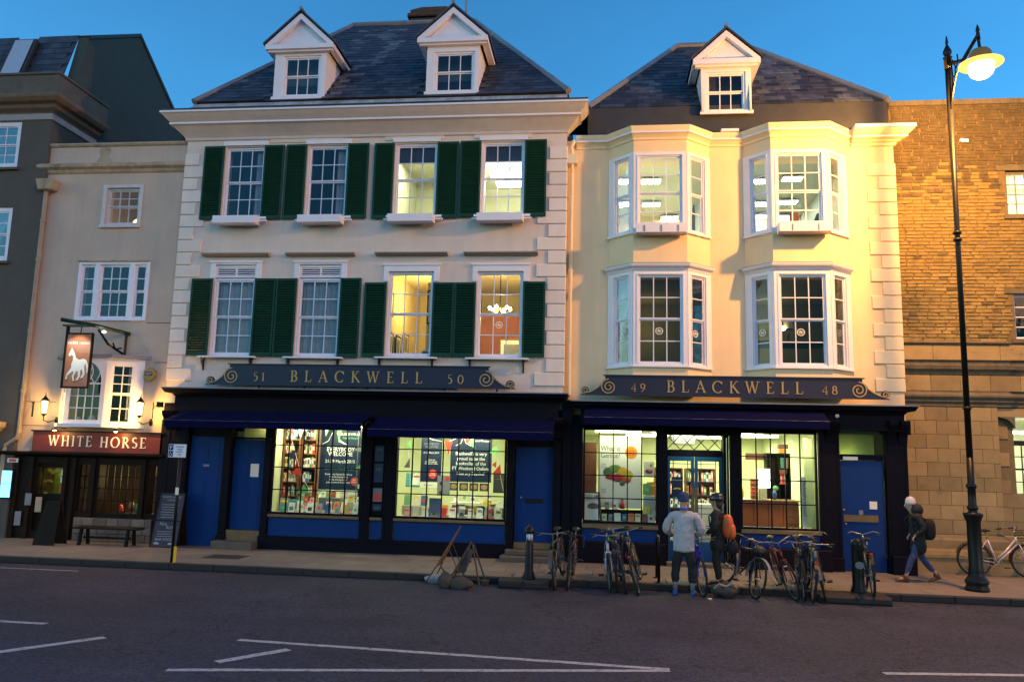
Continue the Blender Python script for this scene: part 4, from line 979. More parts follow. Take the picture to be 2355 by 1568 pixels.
lampobj('room_light', 'POINT', (1.1, 3.4, 5.9), 8, (1, .80, .34), .1, parent=K); lampobj('room_light', 'POINT', (4.2, 3.4, 5.9), 8, (1, .86, .45), .1, parent=K)
# table lamp in the right lower bay
tl = empty('table_lamp', (4.3, 1.5, 5.28), 'lit table lamp with a cream shade inside the lower right bay window', 'lamp')
MB().lathe([(.14, 0), (.09, .26), (.085, .26), (.13, .0)], (4.38, 1.5, 5.52), 14).build('lamp_shade', mat('cream_shade', (.7, .55, .35), .8, .05, 5, 0), tl)
MB().lathe([(.06, 0), (.02, .05), (.02, .30)], (4.38, 1.5, 5.2), 10).build('lamp_base', m_iron, tl); MB().ell((4.22, 1.4, 5.52), .08, .08, .05).build('bulb', glow('lamp_bulb_glow', (1, .85, .5), 12), tl)
tag(MB().box(3.3, 5.2, 1.2, 2.0, 5.12, 5.2).build('desk', m_darkwood), 'dark desk that carries the lamp inside the lower right bay window', 'desk')
# N badges on the lower panes
def badge(x, y, z, ang, label, r=.085, faint=False):
    e = empty('window_badge', (x, y, z), label, 'sticker', 'round N stickers on the window panes'); T = Fr(x, y, ang); m = m_whitep if not faint else m_dimblind
    mb = MB(T); n = 24
    for k in range(n):
        a0, a1 = 2 * math.pi * k / n, 2 * math.pi * (k + 1) / n
        mb.quad(*[(rr * math.cos(a), -.002, z + rr * .95 * math.sin(a)) for rr, a in ((r * .80, a0), (r, a0), (r, a1), (r * .80, a1))])
    mb.build('ring', m, e)
    nb = MB(T)
    nb.add([(-.030, -.003, z - .04), (-.016, -.003, z - .04), (-.016, -.003, z + .04), (-.030, -.003, z + .04)], [(0, 1, 2, 3)]); nb.add([(.016, -.003, z - .04), (.030, -.003, z - .04), (.030, -.003, z + .04), (.016, -.003, z + .04)], [(0, 1, 2, 3)])
    nb.add([(-.030, -.0035, z + .04), (-.012, -.0035, z + .04), (.030, -.0035, z - .04), (.012, -.0035, z - .04)], [(0, 1, 2, 3)])
    nb.box(-r * .8, -.04, -.004, -.002, z - .006, z + .006); nb.box(.04, r * .8, -.004, -.002, z - .006, z + .006)
    nb.build('letter', m, e)
pB = ay(1148, 747, .05); badge(pB.x, .05, pB.z, 0, 'round white N sticker on the right first-floor window of the left bookshop')
for px, py, lab in ((1433, 762, 'round N sticker on the left side pane of the lower left bay window'), (1516, 761, 'round N sticker on the middle sash of the lower left bay window'), (1599, 768, 'round N sticker on the right side pane of the lower left bay window'),
                    (1753, 766, 'round N sticker on the left side pane of the lower right bay window'), (1842, 764, 'round N sticker on the middle sash of the lower right bay window'), (1929, 766, 'faint round N sticker on the right side pane of the lower right bay window')):
    yy = YB + .045 if 'middle' in lab else 0.02
    p = ay(px, py, yy); an = 0 if 'middle' in lab else (math.atan2(-.5, .55) if 'left side' in lab else math.atan2(.5, .56))
    badge(p.x, p.y - (.03 if an else 0), p.z, an, lab, faint='faint' in lab)
planter(.68, 1.79, 7.34, 7.56, YB - .065, 'white window box with three clips under the upper left bay window', rail=False, spikes=3)
planter(3.78, 4.88, 7.34, 7.56, YB - .065, 'white window box with two clips under the upper right bay window', rail=False, spikes=2)
# things on the sills of the upper bays
tag(MB().box(1.28, 1.45, .1, .25, 7.45, 7.66).build('desk_clutter', m_darkwood), 'small dark box on the sill of the upper left bay window', 'box')
tag(MB().box(4.18, 4.36, .12, .22, 7.72, 7.98).build('folder', m_intr), 'dark red folder standing in the upper right bay window', 'folder')
for k in range(4): tag(MB().box(4.16, 4.48, .1, .35, 7.47 + k * .062, 7.52 + k * .062).build('paper_tray', m_paper), '%s paper tray from the bottom in the stack under the red folder, upper right bay' % ['first', 'second', 'third', 'fourth'][k], 'tray', 'stack of paper trays in the upper right bay')
tag(MB().prism_y([(4.55, 7.46), (4.80, 7.46), (4.80, 7.95), (4.76, 7.95)], .1, .14).build('leaning_board', m_ink), 'dark board leaning in the right corner of the upper right bay window', 'board')
tag(MB().prism_y([(1.95, 7.46), (2.06, 7.46), (2.05, 8.2), (2.0, 8.2)], .15, .3).build('coat', m_ink), 'dark coat hanging in the right side of the upper left bay window', 'coat')
# rainwater pipe between the two bookshops
pp_ = MB(); xw = -.80
pp_.tube([(xw, .02, 9.25), (xw + .0, .14, 9.0), (xw, .15, 3.75)], .045, 8)
for z in (8.4, 6.6, 5.0): pp_.tube([(xw, .15, z), (xw, .15, z + .06)], .058, 8)
dp = pp_.build('drainpipe', m_quoinC, K); MB().box(xw - .12, xw + .12, -.02, .2, 9.2, 9.42).build('pipe_hopper', m_quoinC, dp); MB().tube([(xw, .10, 9.42), (xw - .02, .08, 9.62), (xw + .04, .12, 9.80)], .05, 8).build('pipe_bend', m_quoinC, dp)

# ---- C shopfront
MB().box(-.93, 6.52, -.02, YC + .3, 3.0, 3.3).build('shop_lintel', m_black, K)
shop_cornice(K, -.72, 6.50, 3.55, -.56, -.30, 3.06)
MB().ell((4.93, -.315, 3.36), .045, .02, .045, 12, 8).build('round_plate', m_white, K, True)
S2 = -.10
for x0, x1 in ((-.72, -.46), (1.18, 1.36), (2.72, 2.93), (4.58, 5.00), (5.94, 6.38)): pilaster(K, x0, x1, .105, 3.06, S2)
for x0, x1 in ((4.72, 4.98), (5.97, 6.15), (6.2, 6.38)): corbel(K, x0, x1, 2.76, 3.28, S2)
for x0, x1 in ((-.46, 1.18), (2.93, 4.58)):
    MB().box(x0, x1, S2, S2 + .06, .56, .84).build('stall_riser', m_blue, K); MB().bbox(x0, x1, S2 - .10, S2 + .06, .842, .93, .012).build('window_sill', m_wood, K)
MB().bbox(-.78, 1.33, -.34, S2 + .1, .105, .56, .02).build('plinth', m_black, K); MB().bbox(2.75, 4.75, -.34, S2 + .1, .105, .56, .02).build('plinth', m_black, K)
MB().bbox(5.94, 6.42, -.34, S2 - .092, .105, .50, .02).build('plinth', m_black, K)
W3 = shop_window(K, -.41, 1.14, .99, 2.96, 5, 4, S2); W4 = shop_window(K, 2.97, 4.50, .97, 2.96, 5, 4, S2)
awning(K, -.43, 4.62, -.36, 3.46, -.90, 3.22, 3.05)
D48 = panel_door(K, 5.03, 5.90, .12, 2.43, S2 + .04, 'door', recess=False)
MB().box(5.06, 5.76, S2 + .015, S2 + .0395, 1.15, 1.29).build('letter_plate', m_wood, D48); MB().box(5.60, 5.75, S2 + .03, S2 + .0395, 1.42, 1.58).build('notice', m_paper, D48); MB().box(5.38, 5.46, S2 + .03, S2 + .0395, 1.30, 1.39).build('small_notice', m_dimblind, D48)
for x, z in ((5.07, 1.39), (5.10, 1.10)): MB().ell((x, S2 + .03, z), .022, .025, .022).build('door_knob', m_gold, D48)
for a in (.28, .62):
    for xx in (5.12, 5.50): MB().box(xx, xx + .3, S2 + .034, S2 + .0395, .2 + a * .1, .21 + a * .1).build('door_panel_bead', m_blue, D48)
MB().box(5.08, 5.38, S2 - .02, S2 + .02, 2.44, 2.51).build('street_plate', m_paper, K)
MB().box(5.03, 5.90, S2 + .0, S2 + .1, 2.435, 2.56).build('transom', m_black, K); pane_obj(K, IDT, 5.465, S2 + .05, 2.81, .87, .49, m_glass, 0); MB().box(5.0, 5.94, S2 + .01, S2 + .1, 3.055, 3.3).build('door_head', m_black, K)
MB().box(5.0, 5.93, .55, .57, 2.3, 3.2).build('hall_wall', mat('hall_green', (.34, .42, .14), .9, .15, 3, .05), K); lampobj('hall_light', 'POINT', (5.35, .30, 2.50), 3.2, (1, .95, .40), .05, parent=K)
# shop entrance, set back behind a lobby
YD = .22
MB().box(1.36, 2.72, YD + .0, YD + .1, 2.43, 2.58).build('transom', m_black, K); MB().box(1.36, 2.72, S2, YD + .1, 2.90, 3.06).build('door_head', m_black, K)
MB().box(1.365, 1.40, -.0, YD + .1, .12, 2.9).build('lobby_jamb', m_black, K); MB().box(2.60, 2.715, -.0, YD + .1, .12, 2.9).build('lobby_jamb', m_black, K)
fl = MB(); x0, x1, z0, z1 = 1.40, 2.60, 2.58, 2.90
n = 4
for i in range(n):
    a, b = x0 + (x1 - x0) * i / n, x0 + (x1 - x0) * (i + 1) / n
    fl.tube([(a, YD + .02, z0), (b, YD + .02, z1)], .010, 5); fl.tube([(a, YD + .03, z1), (b, YD + .03, z0)], .010, 5)
fl.build('lattice_light', m_black, K); pane_obj(K, IDT, 2.0, YD + .05, 2.74, 1.2, .32, m_glass, 0)
m_teal = mat('teal_door_paint', (.008, .085, .20), .35, .1, 3, .05, 40)
def glazed_door(x0, x1, z0, z1, y, hinge):
    o = MB(); st = .07
    mt = x1 if hinge < 0 else x0
    o.box(x0, x0 + st, y, y + .04, z0, z1); o.box(x1 - st, x1, y, y + .04, z0, z1); o.box(x0 + st, x1 - st, y, y + .04, z1 - .10, z1); o.box(x0 + st, x1 - st, y, y + .04, z0, z0 + .45)
    d = o.build('glazed_door', m_teal, K)
    b = MB(); a, c = x0 + st, x1 - st
    for x in (a + .07, c - .07): b.box(x - .008, x + .008, y + .008, y + .032, z0 + .45, z1 - .10)
    for z in (z1 - .16, z1 - .55, z1 - .83, z1 - 1.12, z1 - 1.24, z1 - 1.50, z0 + .75, z0 + .60): b.box(a, c, y + .010, y + .030, z - .008, z + .008)
    b.build('glazing_bars', m_teal, d); pane_obj(d, IDT, (a + c) / 2, y + .02, (z0 + .45 + z1 - .10) / 2, c - a, z1 - z0 - .55, m_glass, 0)
    return d
g1 = glazed_door(1.40, 1.995, .14, 2.43, YD, -1); g2 = glazed_door(2.005, 2.60, .14, 2.43, YD, 1)
for g, x in ((g1, 1.93), (g2, 2.008)): MB().box(x, x + .062, YD - .006, YD - .0005, 1.20, 1.75).build('push_plate', m_wood, g)
nb = MB().box(1.50, 1.74, YD - .012, YD - .004, 1.58, 1.98).build('door_poster', m_postnavy, g1); text_mesh('NEW PASSAGES', .03, m_whitep, 'lettering', nb, (1.62, YD - .014, 1.90)); MB().prism_y([(1.54, 1.70), (1.62, 1.72), (1.70, 1.70), (1.69, 1.74), (1.62, 1.745), (1.55, 1.74)], YD - .0145, YD - .0125).build('printed_book', m_yell, nb); MB().box(1.51, 1.73, YD - .0145, YD - .0125, 1.60, 1.65).build('print_band', m_blue, nb)
MB().tube([(2.665, -.03, .3), (2.665, -.03, 2.85)], .015, 8).build('chrome_bar', mat('chrome', (.6, .6, .58), .2, .05, 10, 0, metal=1), K)
MB().tube([(2.66, -.03, 1.02), (2.58, -.06, 1.02), (2.57, -.06, 1.05), (2.57, -.06, 1.40), (2.58, -.06, 1.43), (2.66, -.03, 1.43)], .010, 6).build('door_handle', MATS['chrome'], K)
tag(MB().bbox(1.34, 2.74, -.40, -.10, .105, .20, .015).build('doorstep', m_step), 'low stone step before the glazed double door', 'step')

# ---- shop rooms
m_shopw = mat('shop_wall', (.62, .66, .40), .9, .05, 2, .05); m_shopc = mat('shop_ceiling', (.62, .66, .50), .9, .04, 2, .05)
room(B, -7.62, -2.16, -.03, 5.2, .14, 3.05, m_shopw, m_floor, m_shopc, 'shop_room'); room(K, -.70, 4.58, .0, 6.0, .12, 3.02, m_shopw, m_floor, m_shopc, 'shop_room')
MB().box(-5.46, -4.70, S + .11, .2, .9, 3.05).build('window_partition', m_black, B)
def shop_tube(x0, x1, y, z, parent, s=9):
    MB().box(x0, x1, y - .05, y + .05, z - .04, z).build('ceiling_light', glow('shop_tube_glow', (1, 1, .72), s * 2), parent)
for y in (.9, 2.4, 4.0):
    shop_tube(-7.2, -6.0, y, 3.04, B); shop_tube(-4.3, -3.1, y, 3.04, B)
for x, y in ((-.2, 1.2), (1.2, 2.0), (2.6, 1.4), (3.2, 2.6), (.6, 3.6), (2.2, 4.4)): shop_tube(x, x + 1.1, y, 3.0, K)
shopcol = (1, .98, .60)
for x in (-7.2, -6.5, -5.8): lampobj('window_spot', 'AREA', (x, .12, 2.95), 15, shopcol, .18, rot=(R(20), 0, 0), parent=B)
for x in (-4.3, -3.7, -3.1, -2.5): lampobj('window_spot', 'AREA', (x, .12, 2.95), 15, shopcol, .18, rot=(R(20), 0, 0), parent=B)
for x in (-.05, .45, .95): lampobj('window_spot', 'AREA', (x, .06, 2.93), 3.5, shopcol, .16, rot=(R(20), 0, 0), parent=K)
for x in (3.3, 4.1): lampobj('window_spot', 'AREA', (x, .10, 2.93), 12, shopcol, .16, rot=(R(20), 0, 0), parent=K)
lampobj('shop_light', 'AREA', (-6.2, 2.4, 2.98), 60, shopcol, 1.2, parent=B); lampobj('shop_light', 'AREA', (-3.4, 2.4, 2.98), 70, shopcol, 1.2, parent=B)
for x, y, e in ((2.0, 1.5, 40), (3.4, 2.4, 60), (.4, 2.6, 55), (3.6, 4.6, 60), (2.0, 4.2, 40)): lampobj('shop_light', 'AREA', (x, y, 2.94), e, shopcol, .7, parent=K)
lampobj('doorway_light', 'AREA', (2.0, .02, 2.88), 5, shopcol, .3, .1, parent=K)

# ================================================================== PUB (left)
P = empty('pub', (-12.4, .1, .12), 'small rendered pub with a bow window, parapet and dark wooden ground floor', 'building')
YP = .10
holes_wall(MB(), -14.20, -10.44, 2.1, 9.98, YP, .3, [(-12.53, -11.64, 7.84, 8.80), (-13.02, -11.24, 5.42, 6.86), (-12.95, -11.35, 2.95, 4.40)]).build('front_wall', m_pub, P)
MB().box(-14.20, -10.44, 4.0, 4.3, .1, 10.2).build('back_wall', m_pub, P); MB().quad((-14.2, .38, 9.55), (-10.44, .38, 9.55), (-10.44, 4.1, 10.3), (-14.2, 4.1, 10.3)).build('roof', m_slate, P)
loft_path(MB(), [(-14.30, YP + .25), (-14.30, YP), (-10.445, YP)], [(0, 9.90), (.03, 9.91), (.06, 9.95), (.06, 9.99), (-.3, 10.02)]).build('parapet_coping', m_pub2, P)
loft_path(MB(), [(-14.30, YP + .25), (-14.30, YP), (-10.445, YP)], [(0, 9.18), (.04, 9.22), (.06, 9.28), (.14, 9.33), (.15, 9.40), (.10, 9.44), (0, 9.45)]).build('cornice', m_pub2, P)
# patch of bare stone on the parapet
MB().prism_y([(-12.86, 9.46), (-12.48, 9.46), (-12.50, 9.55), (-12.60, 9.66), (-12.54, 9.80), (-12.60, 9.89), (-12.82, 9.89), (-12.86, 9.78), (-12.80, 9.64), (-12.90, 9.54)], YP - .006, YP + .01).build('bare_patch', m_pub2, P)
sash_window(P, Fr(0, YP, 0), 0, -12.53, -11.64, 7.84, 8.80, 3, 2 + 1, .06, m=m_oldwhite, gm=m_glass, split=True)
MB().box(-12.62, -11.56, YP - .08, YP - .001, 7.76, 7.825).build('sill', m_oldwhite, P)
a_ = MB(); a_.box(-12.62, -12.53, YP - .025, YP, 7.83, 8.88); a_.box(-11.64, -11.56, YP - .025, YP, 7.83, 8.88); a_.box(-12.53, -11.64, YP - .025, YP, 8.80, 8.88); a_.build('architrave', m_oldwhite, P)
room(P, -12.9, -11.3, YP + .305, 2.4, 7.5, 9.1, mat('pub_room_amber', (.45, .33, .15), .9, .1, 2, .05)); lampobj('room_light', 'POINT', (-11.75, 1.0, 8.05), 6, (1, .72, .3), .06, parent=P)
MB().ell((-11.90, .62, 8.02), .20, .10, .14).build('lamp_shade', glow('shade_glow', (1, .66, .24), 3.5), P)
# tripartite window
T1 = Fr(0, YP, 0)
for u0, u1, cols in ((-13.0, -12.62, 1), (-12.50, -11.70, 3), (-11.58, -11.26, 1)): sash_window(P, T1, 0, u0, u1, 5.46, 6.82, cols, 4, .03, fw=.03, gm=m_glass_dark)
b_ = MB(); b_.box(-13.06, -13.0, YP - .03, YP + .08, 5.40, 6.88); b_.box(-12.62, -12.50, YP - .03, YP + .08, 5.46, 6.82); b_.box(-11.70, -11.58, YP - .03, YP + .08, 5.46, 6.82); b_.box(-11.26, -11.18, YP - .03, YP + .08, 5.40, 6.88); b_.box(-13.0, -11.26, YP - .03, YP + .08, 6.82, 6.88); b_.box(-13.0, -11.26, YP - .04, YP + .08, 5.40, 5.46)
b_.build('window_casing', m_sash, P); MB().box(-13.08, -11.18, YP - .07, YP - .0, 6.885, 6.92).build('drip_mould', m_pub2, P)
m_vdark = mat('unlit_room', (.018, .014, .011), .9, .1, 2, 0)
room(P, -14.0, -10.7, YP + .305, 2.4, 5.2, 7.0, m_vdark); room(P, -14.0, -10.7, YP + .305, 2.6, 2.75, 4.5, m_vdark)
lampobj('room_light', 'POINT', (-12.2, 1.4, 6.6), .9, (1, .75, .4), .06, parent=P)
# bow window: arched middle light and two canted sides
bp_ = [(-13.16, YP), (-12.86, YP - .30), (-11.84, YP - .30), (-11.10, YP)]
bp_ = [(-13.18, YP), (-12.82, YP - .34), (-11.84, YP - .34), (-11.08, YP)]
MB().prism_z([(-13.32, YP), (-12.9, YP - .45), (-11.78, YP - .45), (-10.98, YP)], 2.78, 2.86).build('bow_sill', m_sash, P)
MB().prism_z([(-13.40, YP), (-12.95, YP - .40), (-11.7, YP - .40), (-10.92, YP)], 4.44, 4.52).build('bow_hood', m_lead, P)
MB().prism_z([(x, y) for x, y in bp_], 4.36, 4.44).build('bow_head', m_sash, P)
for (p, q, kind) in ((bp_[0], bp_[1], 's'), (bp_[1], bp_[2], 'c'), (bp_[2], bp_[3], 'r')):
    ang = math.atan2(q[1] - p[1], q[0] - p[0]); L = math.hypot(q[0] - p[0], q[1] - p[1]); T = Fr(p[0], p[1], ang)
    if kind != 'c':
        cz = MB(T); e0, e1 = (.05, .05) if kind == 's' else (.10, .22)
        cz.box(0, e0, -.02, .06, 2.86, 4.36); cz.box(L - e1, L, -.02, .06, 2.86, 4.36); cz.box(e0, L - e1, -.02, .06, 4.31, 4.36); bw = cz.build('bow_casing', m_sash, P)
        sash_window(bw, T, ang, e0, L - e1, 2.86, 4.31, 1 if kind == 's' else 2, 5, .01, fw=.03, depth=.04, gm=m_glass_dark)
    else:
        cz = MB(T); w0, w1 = .10, L - .10; r = (w1 - w0) / 2; cxx = (w0 + w1) / 2; zs_ = 3.82
        cz.box(0, w0, -.02, .06, 2.86, 4.36); cz.box(w1, L, -.02, .06, 2.86, 4.36); cz.box(w0, w1, -.02, .06, 2.86, 2.95)
        n = 16
        for i in range(n):
            a0, a1 = math.pi * i / n, math.pi * (i + 1) / n; xa, xb = cxx + r * math.cos(a1), cxx + r * math.cos(a0)
            cz.add([(xa, -.02, zs_ + .52 * math.sin(a1)), (xb, -.02, zs_ + .52 * math.sin(a0)), (xb, -.02, 4.36), (xa, -.02, 4.36), (xa, .06, zs_ + .52 * math.sin(a1)), (xb, .06, zs_ + .52 * math.sin(a0)), (xb, .06, 4.36), (xa, .06, 4.36)], [(0, 1, 2, 3), (4, 7, 6, 5), (0, 4, 5, 1)])
        bw = cz.build('arched_casing', m_sash, P)
        g = MB(T); g.box(w0, w1, 0, .03, zs_ - .02, zs_ + .02)
        for i in range(1, 4): x = w0 + (w1 - w0) * i / 4; g.box(x - .011, x + .011, .003, .027, 2.95, zs_ - .02)
        for j in range(1, 3): z = 2.95 + (zs_ - 2.97) * j / 3; g.box(w0, w1, .005, .025, z - .011, z + .011)
        for sgn in (-1, 1):   # intersecting gothic tracery in the head
            for off in (-.5, 0, .5):
                pts = []
                for k in range(9):
                    t = k / 8; x = cxx + off * r + sgn * r * .52 * (math.sin(t * math.pi) * .55 + (t if off == 0 else t * .9) * .25) * (1 if off == 0 else .9); z = zs_ + .50 * t
                    if ((x - cxx) / r) ** 2 + ((z - zs_) / .52) ** 2 < 1.02: pts.append((x, .012, z))
                if len(pts) > 1: g.tube(pts, .010, 5)
        g.build('glazing_bars', m_sash, bw)
        for i in range(4):
            for j in range(3): pane_obj(bw, T, w0 + (w1 - w0) * (i + .5) / 4, .015, 2.95 + (zs_ - 2.97) * (j + .5) / 3, (w1 - w0) / 4, (zs_ - 2.97) / 3, m_glass_dark, ang)
        gp = MB(T).prism_y([(cxx + r * math.cos(math.pi * i / 12), zs_ + .52 * math.sin(math.pi * i / 12)) for i in range(13)], .014, .018).build('pane', m_glass_dark, bw)
tag(curtain('curtain', -11.5, -11.22, 2.98, 4.28, .12, m_curt, 'pale curtain in the right part of the pub bow window', .02, 20, 'curtain'))
MB().box(-13.1, -11.2, YP + .31, YP + .33, 2.7, 2.9).build('inner_sill', m_darkwood, P)
for x, s, lab in ((-12.55, .07, 'small pale jug on the sill behind the arched pub window, left'), (-12.2, .09, 'larger round jug on the sill behind the arched pub window, right')): tag(MB().lathe([(s * .5, 0), (s, s * .8), (s * .8, s * 1.8), (s * .4, s * 2.2)], (x, -.10, 2.87), 12).build('jug', m_paper, None, True), lab, 'jug')
# course lines of the render
for z, xa, xb in ((5.35, -11.15, -10.45), (4.38, -10.85, -10.45), (3.38, -14.15, -13.3), (2.80, -14.15, -13.4)): MB().box(xa, xb, YP - .004, YP + .003, z - .006, z + .006).build('joint_line', m_darkwood, P)
# drainpipe with hopper
pm = mat('pipe_paint', (.34, .27, .21), .6, .12, 4, .1, 40, streak=.2); px_ = -14.13
dp = MB(); dp.tube([(px_, YP - .09, 8.72), (px_, YP - .09, 2.62), (px_ - .03, YP - .09, 2.48), (px_ - .30, YP - .09, 2.30), (px_ - .33, YP - .09, 2.15), (px_ - .33, YP - .09, .12)], .058, 10)
for z in (7.9, 6.9, 5.1, 3.6): dp.tube([(px_, YP - .09, z), (px_, YP - .09, z + .07)], .072, 10)
dp = dp.build('drainpipe', pm, P); hp = MB(); hp.add([(px_ - .12, YP - .26, 8.72), (px_ + .24, YP - .26, 8.72), (px_ + .24, YP - .002, 8.72), (px_ - .12, YP - .002, 8.72), (px_ - .18, YP - .30, 8.98), (px_ + .30, YP - .30, 8.98), (px_ + .30, YP - .002, 8.98), (px_ - .18, YP - .002, 8.98)], [(0, 3, 2, 1), (4, 5, 6, 7), (0, 1, 5, 4), (1, 2, 6, 5), (2, 3, 7, 6), (3, 0, 4, 7)]); hp.build('pipe_hopper', m_pub2, dp)
# pub ground floor
m_pubw = m_darkwood
pf = holes_wall(MB(), -14.20, -10.44, .12, 2.12, YP - .02, .25, [(-13.60, -12.92, .3, 1.90), (-12.50, -12.24, .80, 1.90), (-11.98, -10.94, .78, 1.90), (-10.72, -10.50, .78, 1.90)])
pf.build('shop_front', m_pubw, P)
loft_path(MB(), [(-14.45, .3), (-14.45, YP - .05), (-10.3, YP - .05)], [(0, 2.06), (.06, 2.08), (.16, 2.11), (.18, 2.14), (.18, 2.17), (0, 2.18)]).build('shop_cornice', m_pubw, P)
for x in (-13.72, -12.84, -12.62, -12.12, -10.84, -14.1): MB().bbox(x - .05, x + .05, YP - .08, YP - .021, .12, 2.05, .008).build('post', m_pubw, P)
stn = MB().box(-12.45, -10.48, YP - .12, YP - .021, .12, .66).build('stone_base', m_joint, P)
x = -12.45; rr = random.Random(2); me_s = {}
m_pstone = mat('base_stone', (.15, .13, .115), .9, .2, 5, .5, 30, rnd=.3)
for row in range(3):
    x = -12.45
    while x < -10.6:
        w = rr.choice([.22, .28, .34]); MB().bbox(x + .006, min(x + w, -10.48) - .006, YP - .15, YP - .121, .125 + row * .18, .295 + row * .18, .01).build('stone', m_pstone, stn); x += w
wp = MB(); x0, x1, z0, z1 = -11.98, -10.94, .78, 1.90
for i in range(1, 6): x = x0 + (x1 - x0) * i / 6; wp.box(x - .010, x + .010, YP + .02, YP + .05, z0, z1)
for j in range(1, 4): z = z0 + (z1 - z0) * j / 4; wp.box(x0, x1, YP + .022, YP + .048, z - .010, z + .010)
wv = wp.build('pub_window', m_pubw, P)
for i in range(6):
    for j in range(4): pane_obj(wv, IDT, x0 + (x1 - x0) * (i + .5) / 6, YP + .035, z0 + (z1 - z0) * (j + .5) / 4, (x1 - x0) / 6, (z1 - z0) / 4, m_glass, 0)
for (x0, x1) in ((-12.50, -12.24), (-10.72, -10.50)):
    wp = MB()
    for j in range(1, 4): z = .78 + 1.12 * j / 4; wp.box(x0, x1, YP + .022, YP + .048, z - .010, z + .010)
    wp.box((x0 + x1) / 2 - .008, (x0 + x1) / 2 + .008, YP + .02, YP + .05, .8, 1.9); wv = wp.build('pub_window', m_pubw, P); pane_obj(wv, IDT, (x0 + x1) / 2, YP + .035, 1.34, x1 - x0, 1.12, m_glass, 0)
room(P, -13.9, -10.5, YP + .24, 3.4, .12, 2.3, mat('pub_inside', (.14, .09, .045), .8, .3, 2, .1), m_darkwood, mat('pub_ceiling', (.20, .16, .08), .8, .1, 2, .1))
for k, (x, y, s, lab) in enumerate(((-11.28, 1.0, .075, 'larger glowing pendant lamp inside the pub window'), (-11.05, 1.15, .05, 'smaller glowing pendant lamp at the right inside the pub window'))):
    e = empty('pendant_lamp', (x, y, 1.66), lab, 'lamp', 'pendant lamps in the pub'); MB().ell((x, y, 1.70), s, s, s * .8).build('globe', glow('pub_globe_glow', (1, .80, .34), 14), e); MB().tube([(x, y, 1.75), (x, y, 2.29)], .008, 5).build('cord', m_iron, e); lampobj('pendant_light', 'POINT', (x, y - .12, 1.62), 26, (1, .70, .28), .06, parent=e)
for k, (x, z, lab) in enumerate(((-11.85, 1.02, 'far left small framed picture on the back wall of the pub'), (-11.55, 1.06, 'square framed picture in the middle of the pub back wall'), (-12.38, 1.55, 'amber poster on the pub wall seen in the narrow window'))): picture(x * 1.13 + 1.5, 3.3, z, .26, .3, 0, lab)
for x, z, c, lab in ((-11.62, .86, m_redp, 'red cushion seen low in the pub window'), (-11.35, .95, m_gold, 'amber glass jar on the pub window ledge'), (-11.18, .9, m_greenp, 'green bottle on the pub window ledge')):
    tag(MB().lathe([(.05, 0), (.07, .06), (.06, .14), (.02, .2)], (x, .5, z - .1), 10).build(lab.split()[1] if False else {'red': 'cushion', 'amb': 'jar', 'gre': 'bottle'}[lab[:3]], c, None, True), lab, {'red': 'cushion', 'amb': 'jar', 'gre': 'bottle'}[lab[:3]])
tag(MB().box(-12.4, -10.6, .42, .72, .70, .77).build('ledge', m_darkwood), 'dark wooden ledge inside the pub window', 'shelf')
# pub door with a lit upper light
dr = MB().box(-13.60, -12.92, YP + .06, YP + .11, .30, 1.18).build('door', m_pubw, P); MB().box(-13.60, -12.92, YP + .055, YP + .115, 1.80, 1.90).build('door_rail', m_pubw, dr)
pane_obj(dr, IDT, -13.26, YP + .09, 1.49, .58, .62, glass('old_yellow_glass', (.75, .80, .30), .8, .05), 0); MB().box(-13.50, -13.02, .6, .62, 1.0, 2.0).build('door_curtain', mat('lace_green', (.35, .36, .16), .9, .4, 6, .2), P); lampobj('lobby_light', 'POINT', (-13.1, .45, 1.55), 2.4, (1, .95, .45), .05, parent=P)
for x, z0, z1, c in ((-13.0, 1.62, 1.75, m_paper), (-13.0, 1.45, 1.58, m_paper), (-13.01, 1.22, 1.36, m_redp)): MB().box(x, x + .06, YP + .03, YP + .055, z0, z1).build('leaflet', c, dr)
for x, z0, z1, c in ((-14.0, .42, .75, m_dimblind), (-13.78, .9, 1.18, m_dimblind), (-13.50, .75, 1.10, m_pub2)): MB().box(x, x + .16, YP - .092, YP - .0805, z0, z1).build('bill_poster', c, P)
# lit menu case
mc = empty('menu_case', (-14.3, -.05, 1.07), 'glowing pale blue menu case on the far left dark wall', 'menu case')
MB().box(-14.45, -14.14, -.02, .07, 1.03, 1.74).build('case', m_iron, mc); MB().box(-14.42, -14.17, -.026, -.0205, 1.07, 1.385).build('menu_sheet', glow('menu_glow', (.10, .48, .72), 4.2), mc); MB().box(-14.42, -14.17, -.026, -.0205, 1.395, 1.70).build('menu_sheet', glow('menu_glow', (.10, .48, .72), 4.2), mc)
plq = tag(MB().box(-14.33, -14.05, -.02, .0, 1.90, 2.0).build('plaque', m_paper), 'small white plaque with a red centre above the glowing menu case', 'plaque')
MB().box(-14.28, -14.10, -.024, -.0205, 1.92, 1.98).build('plaque_print', m_redp, plq)
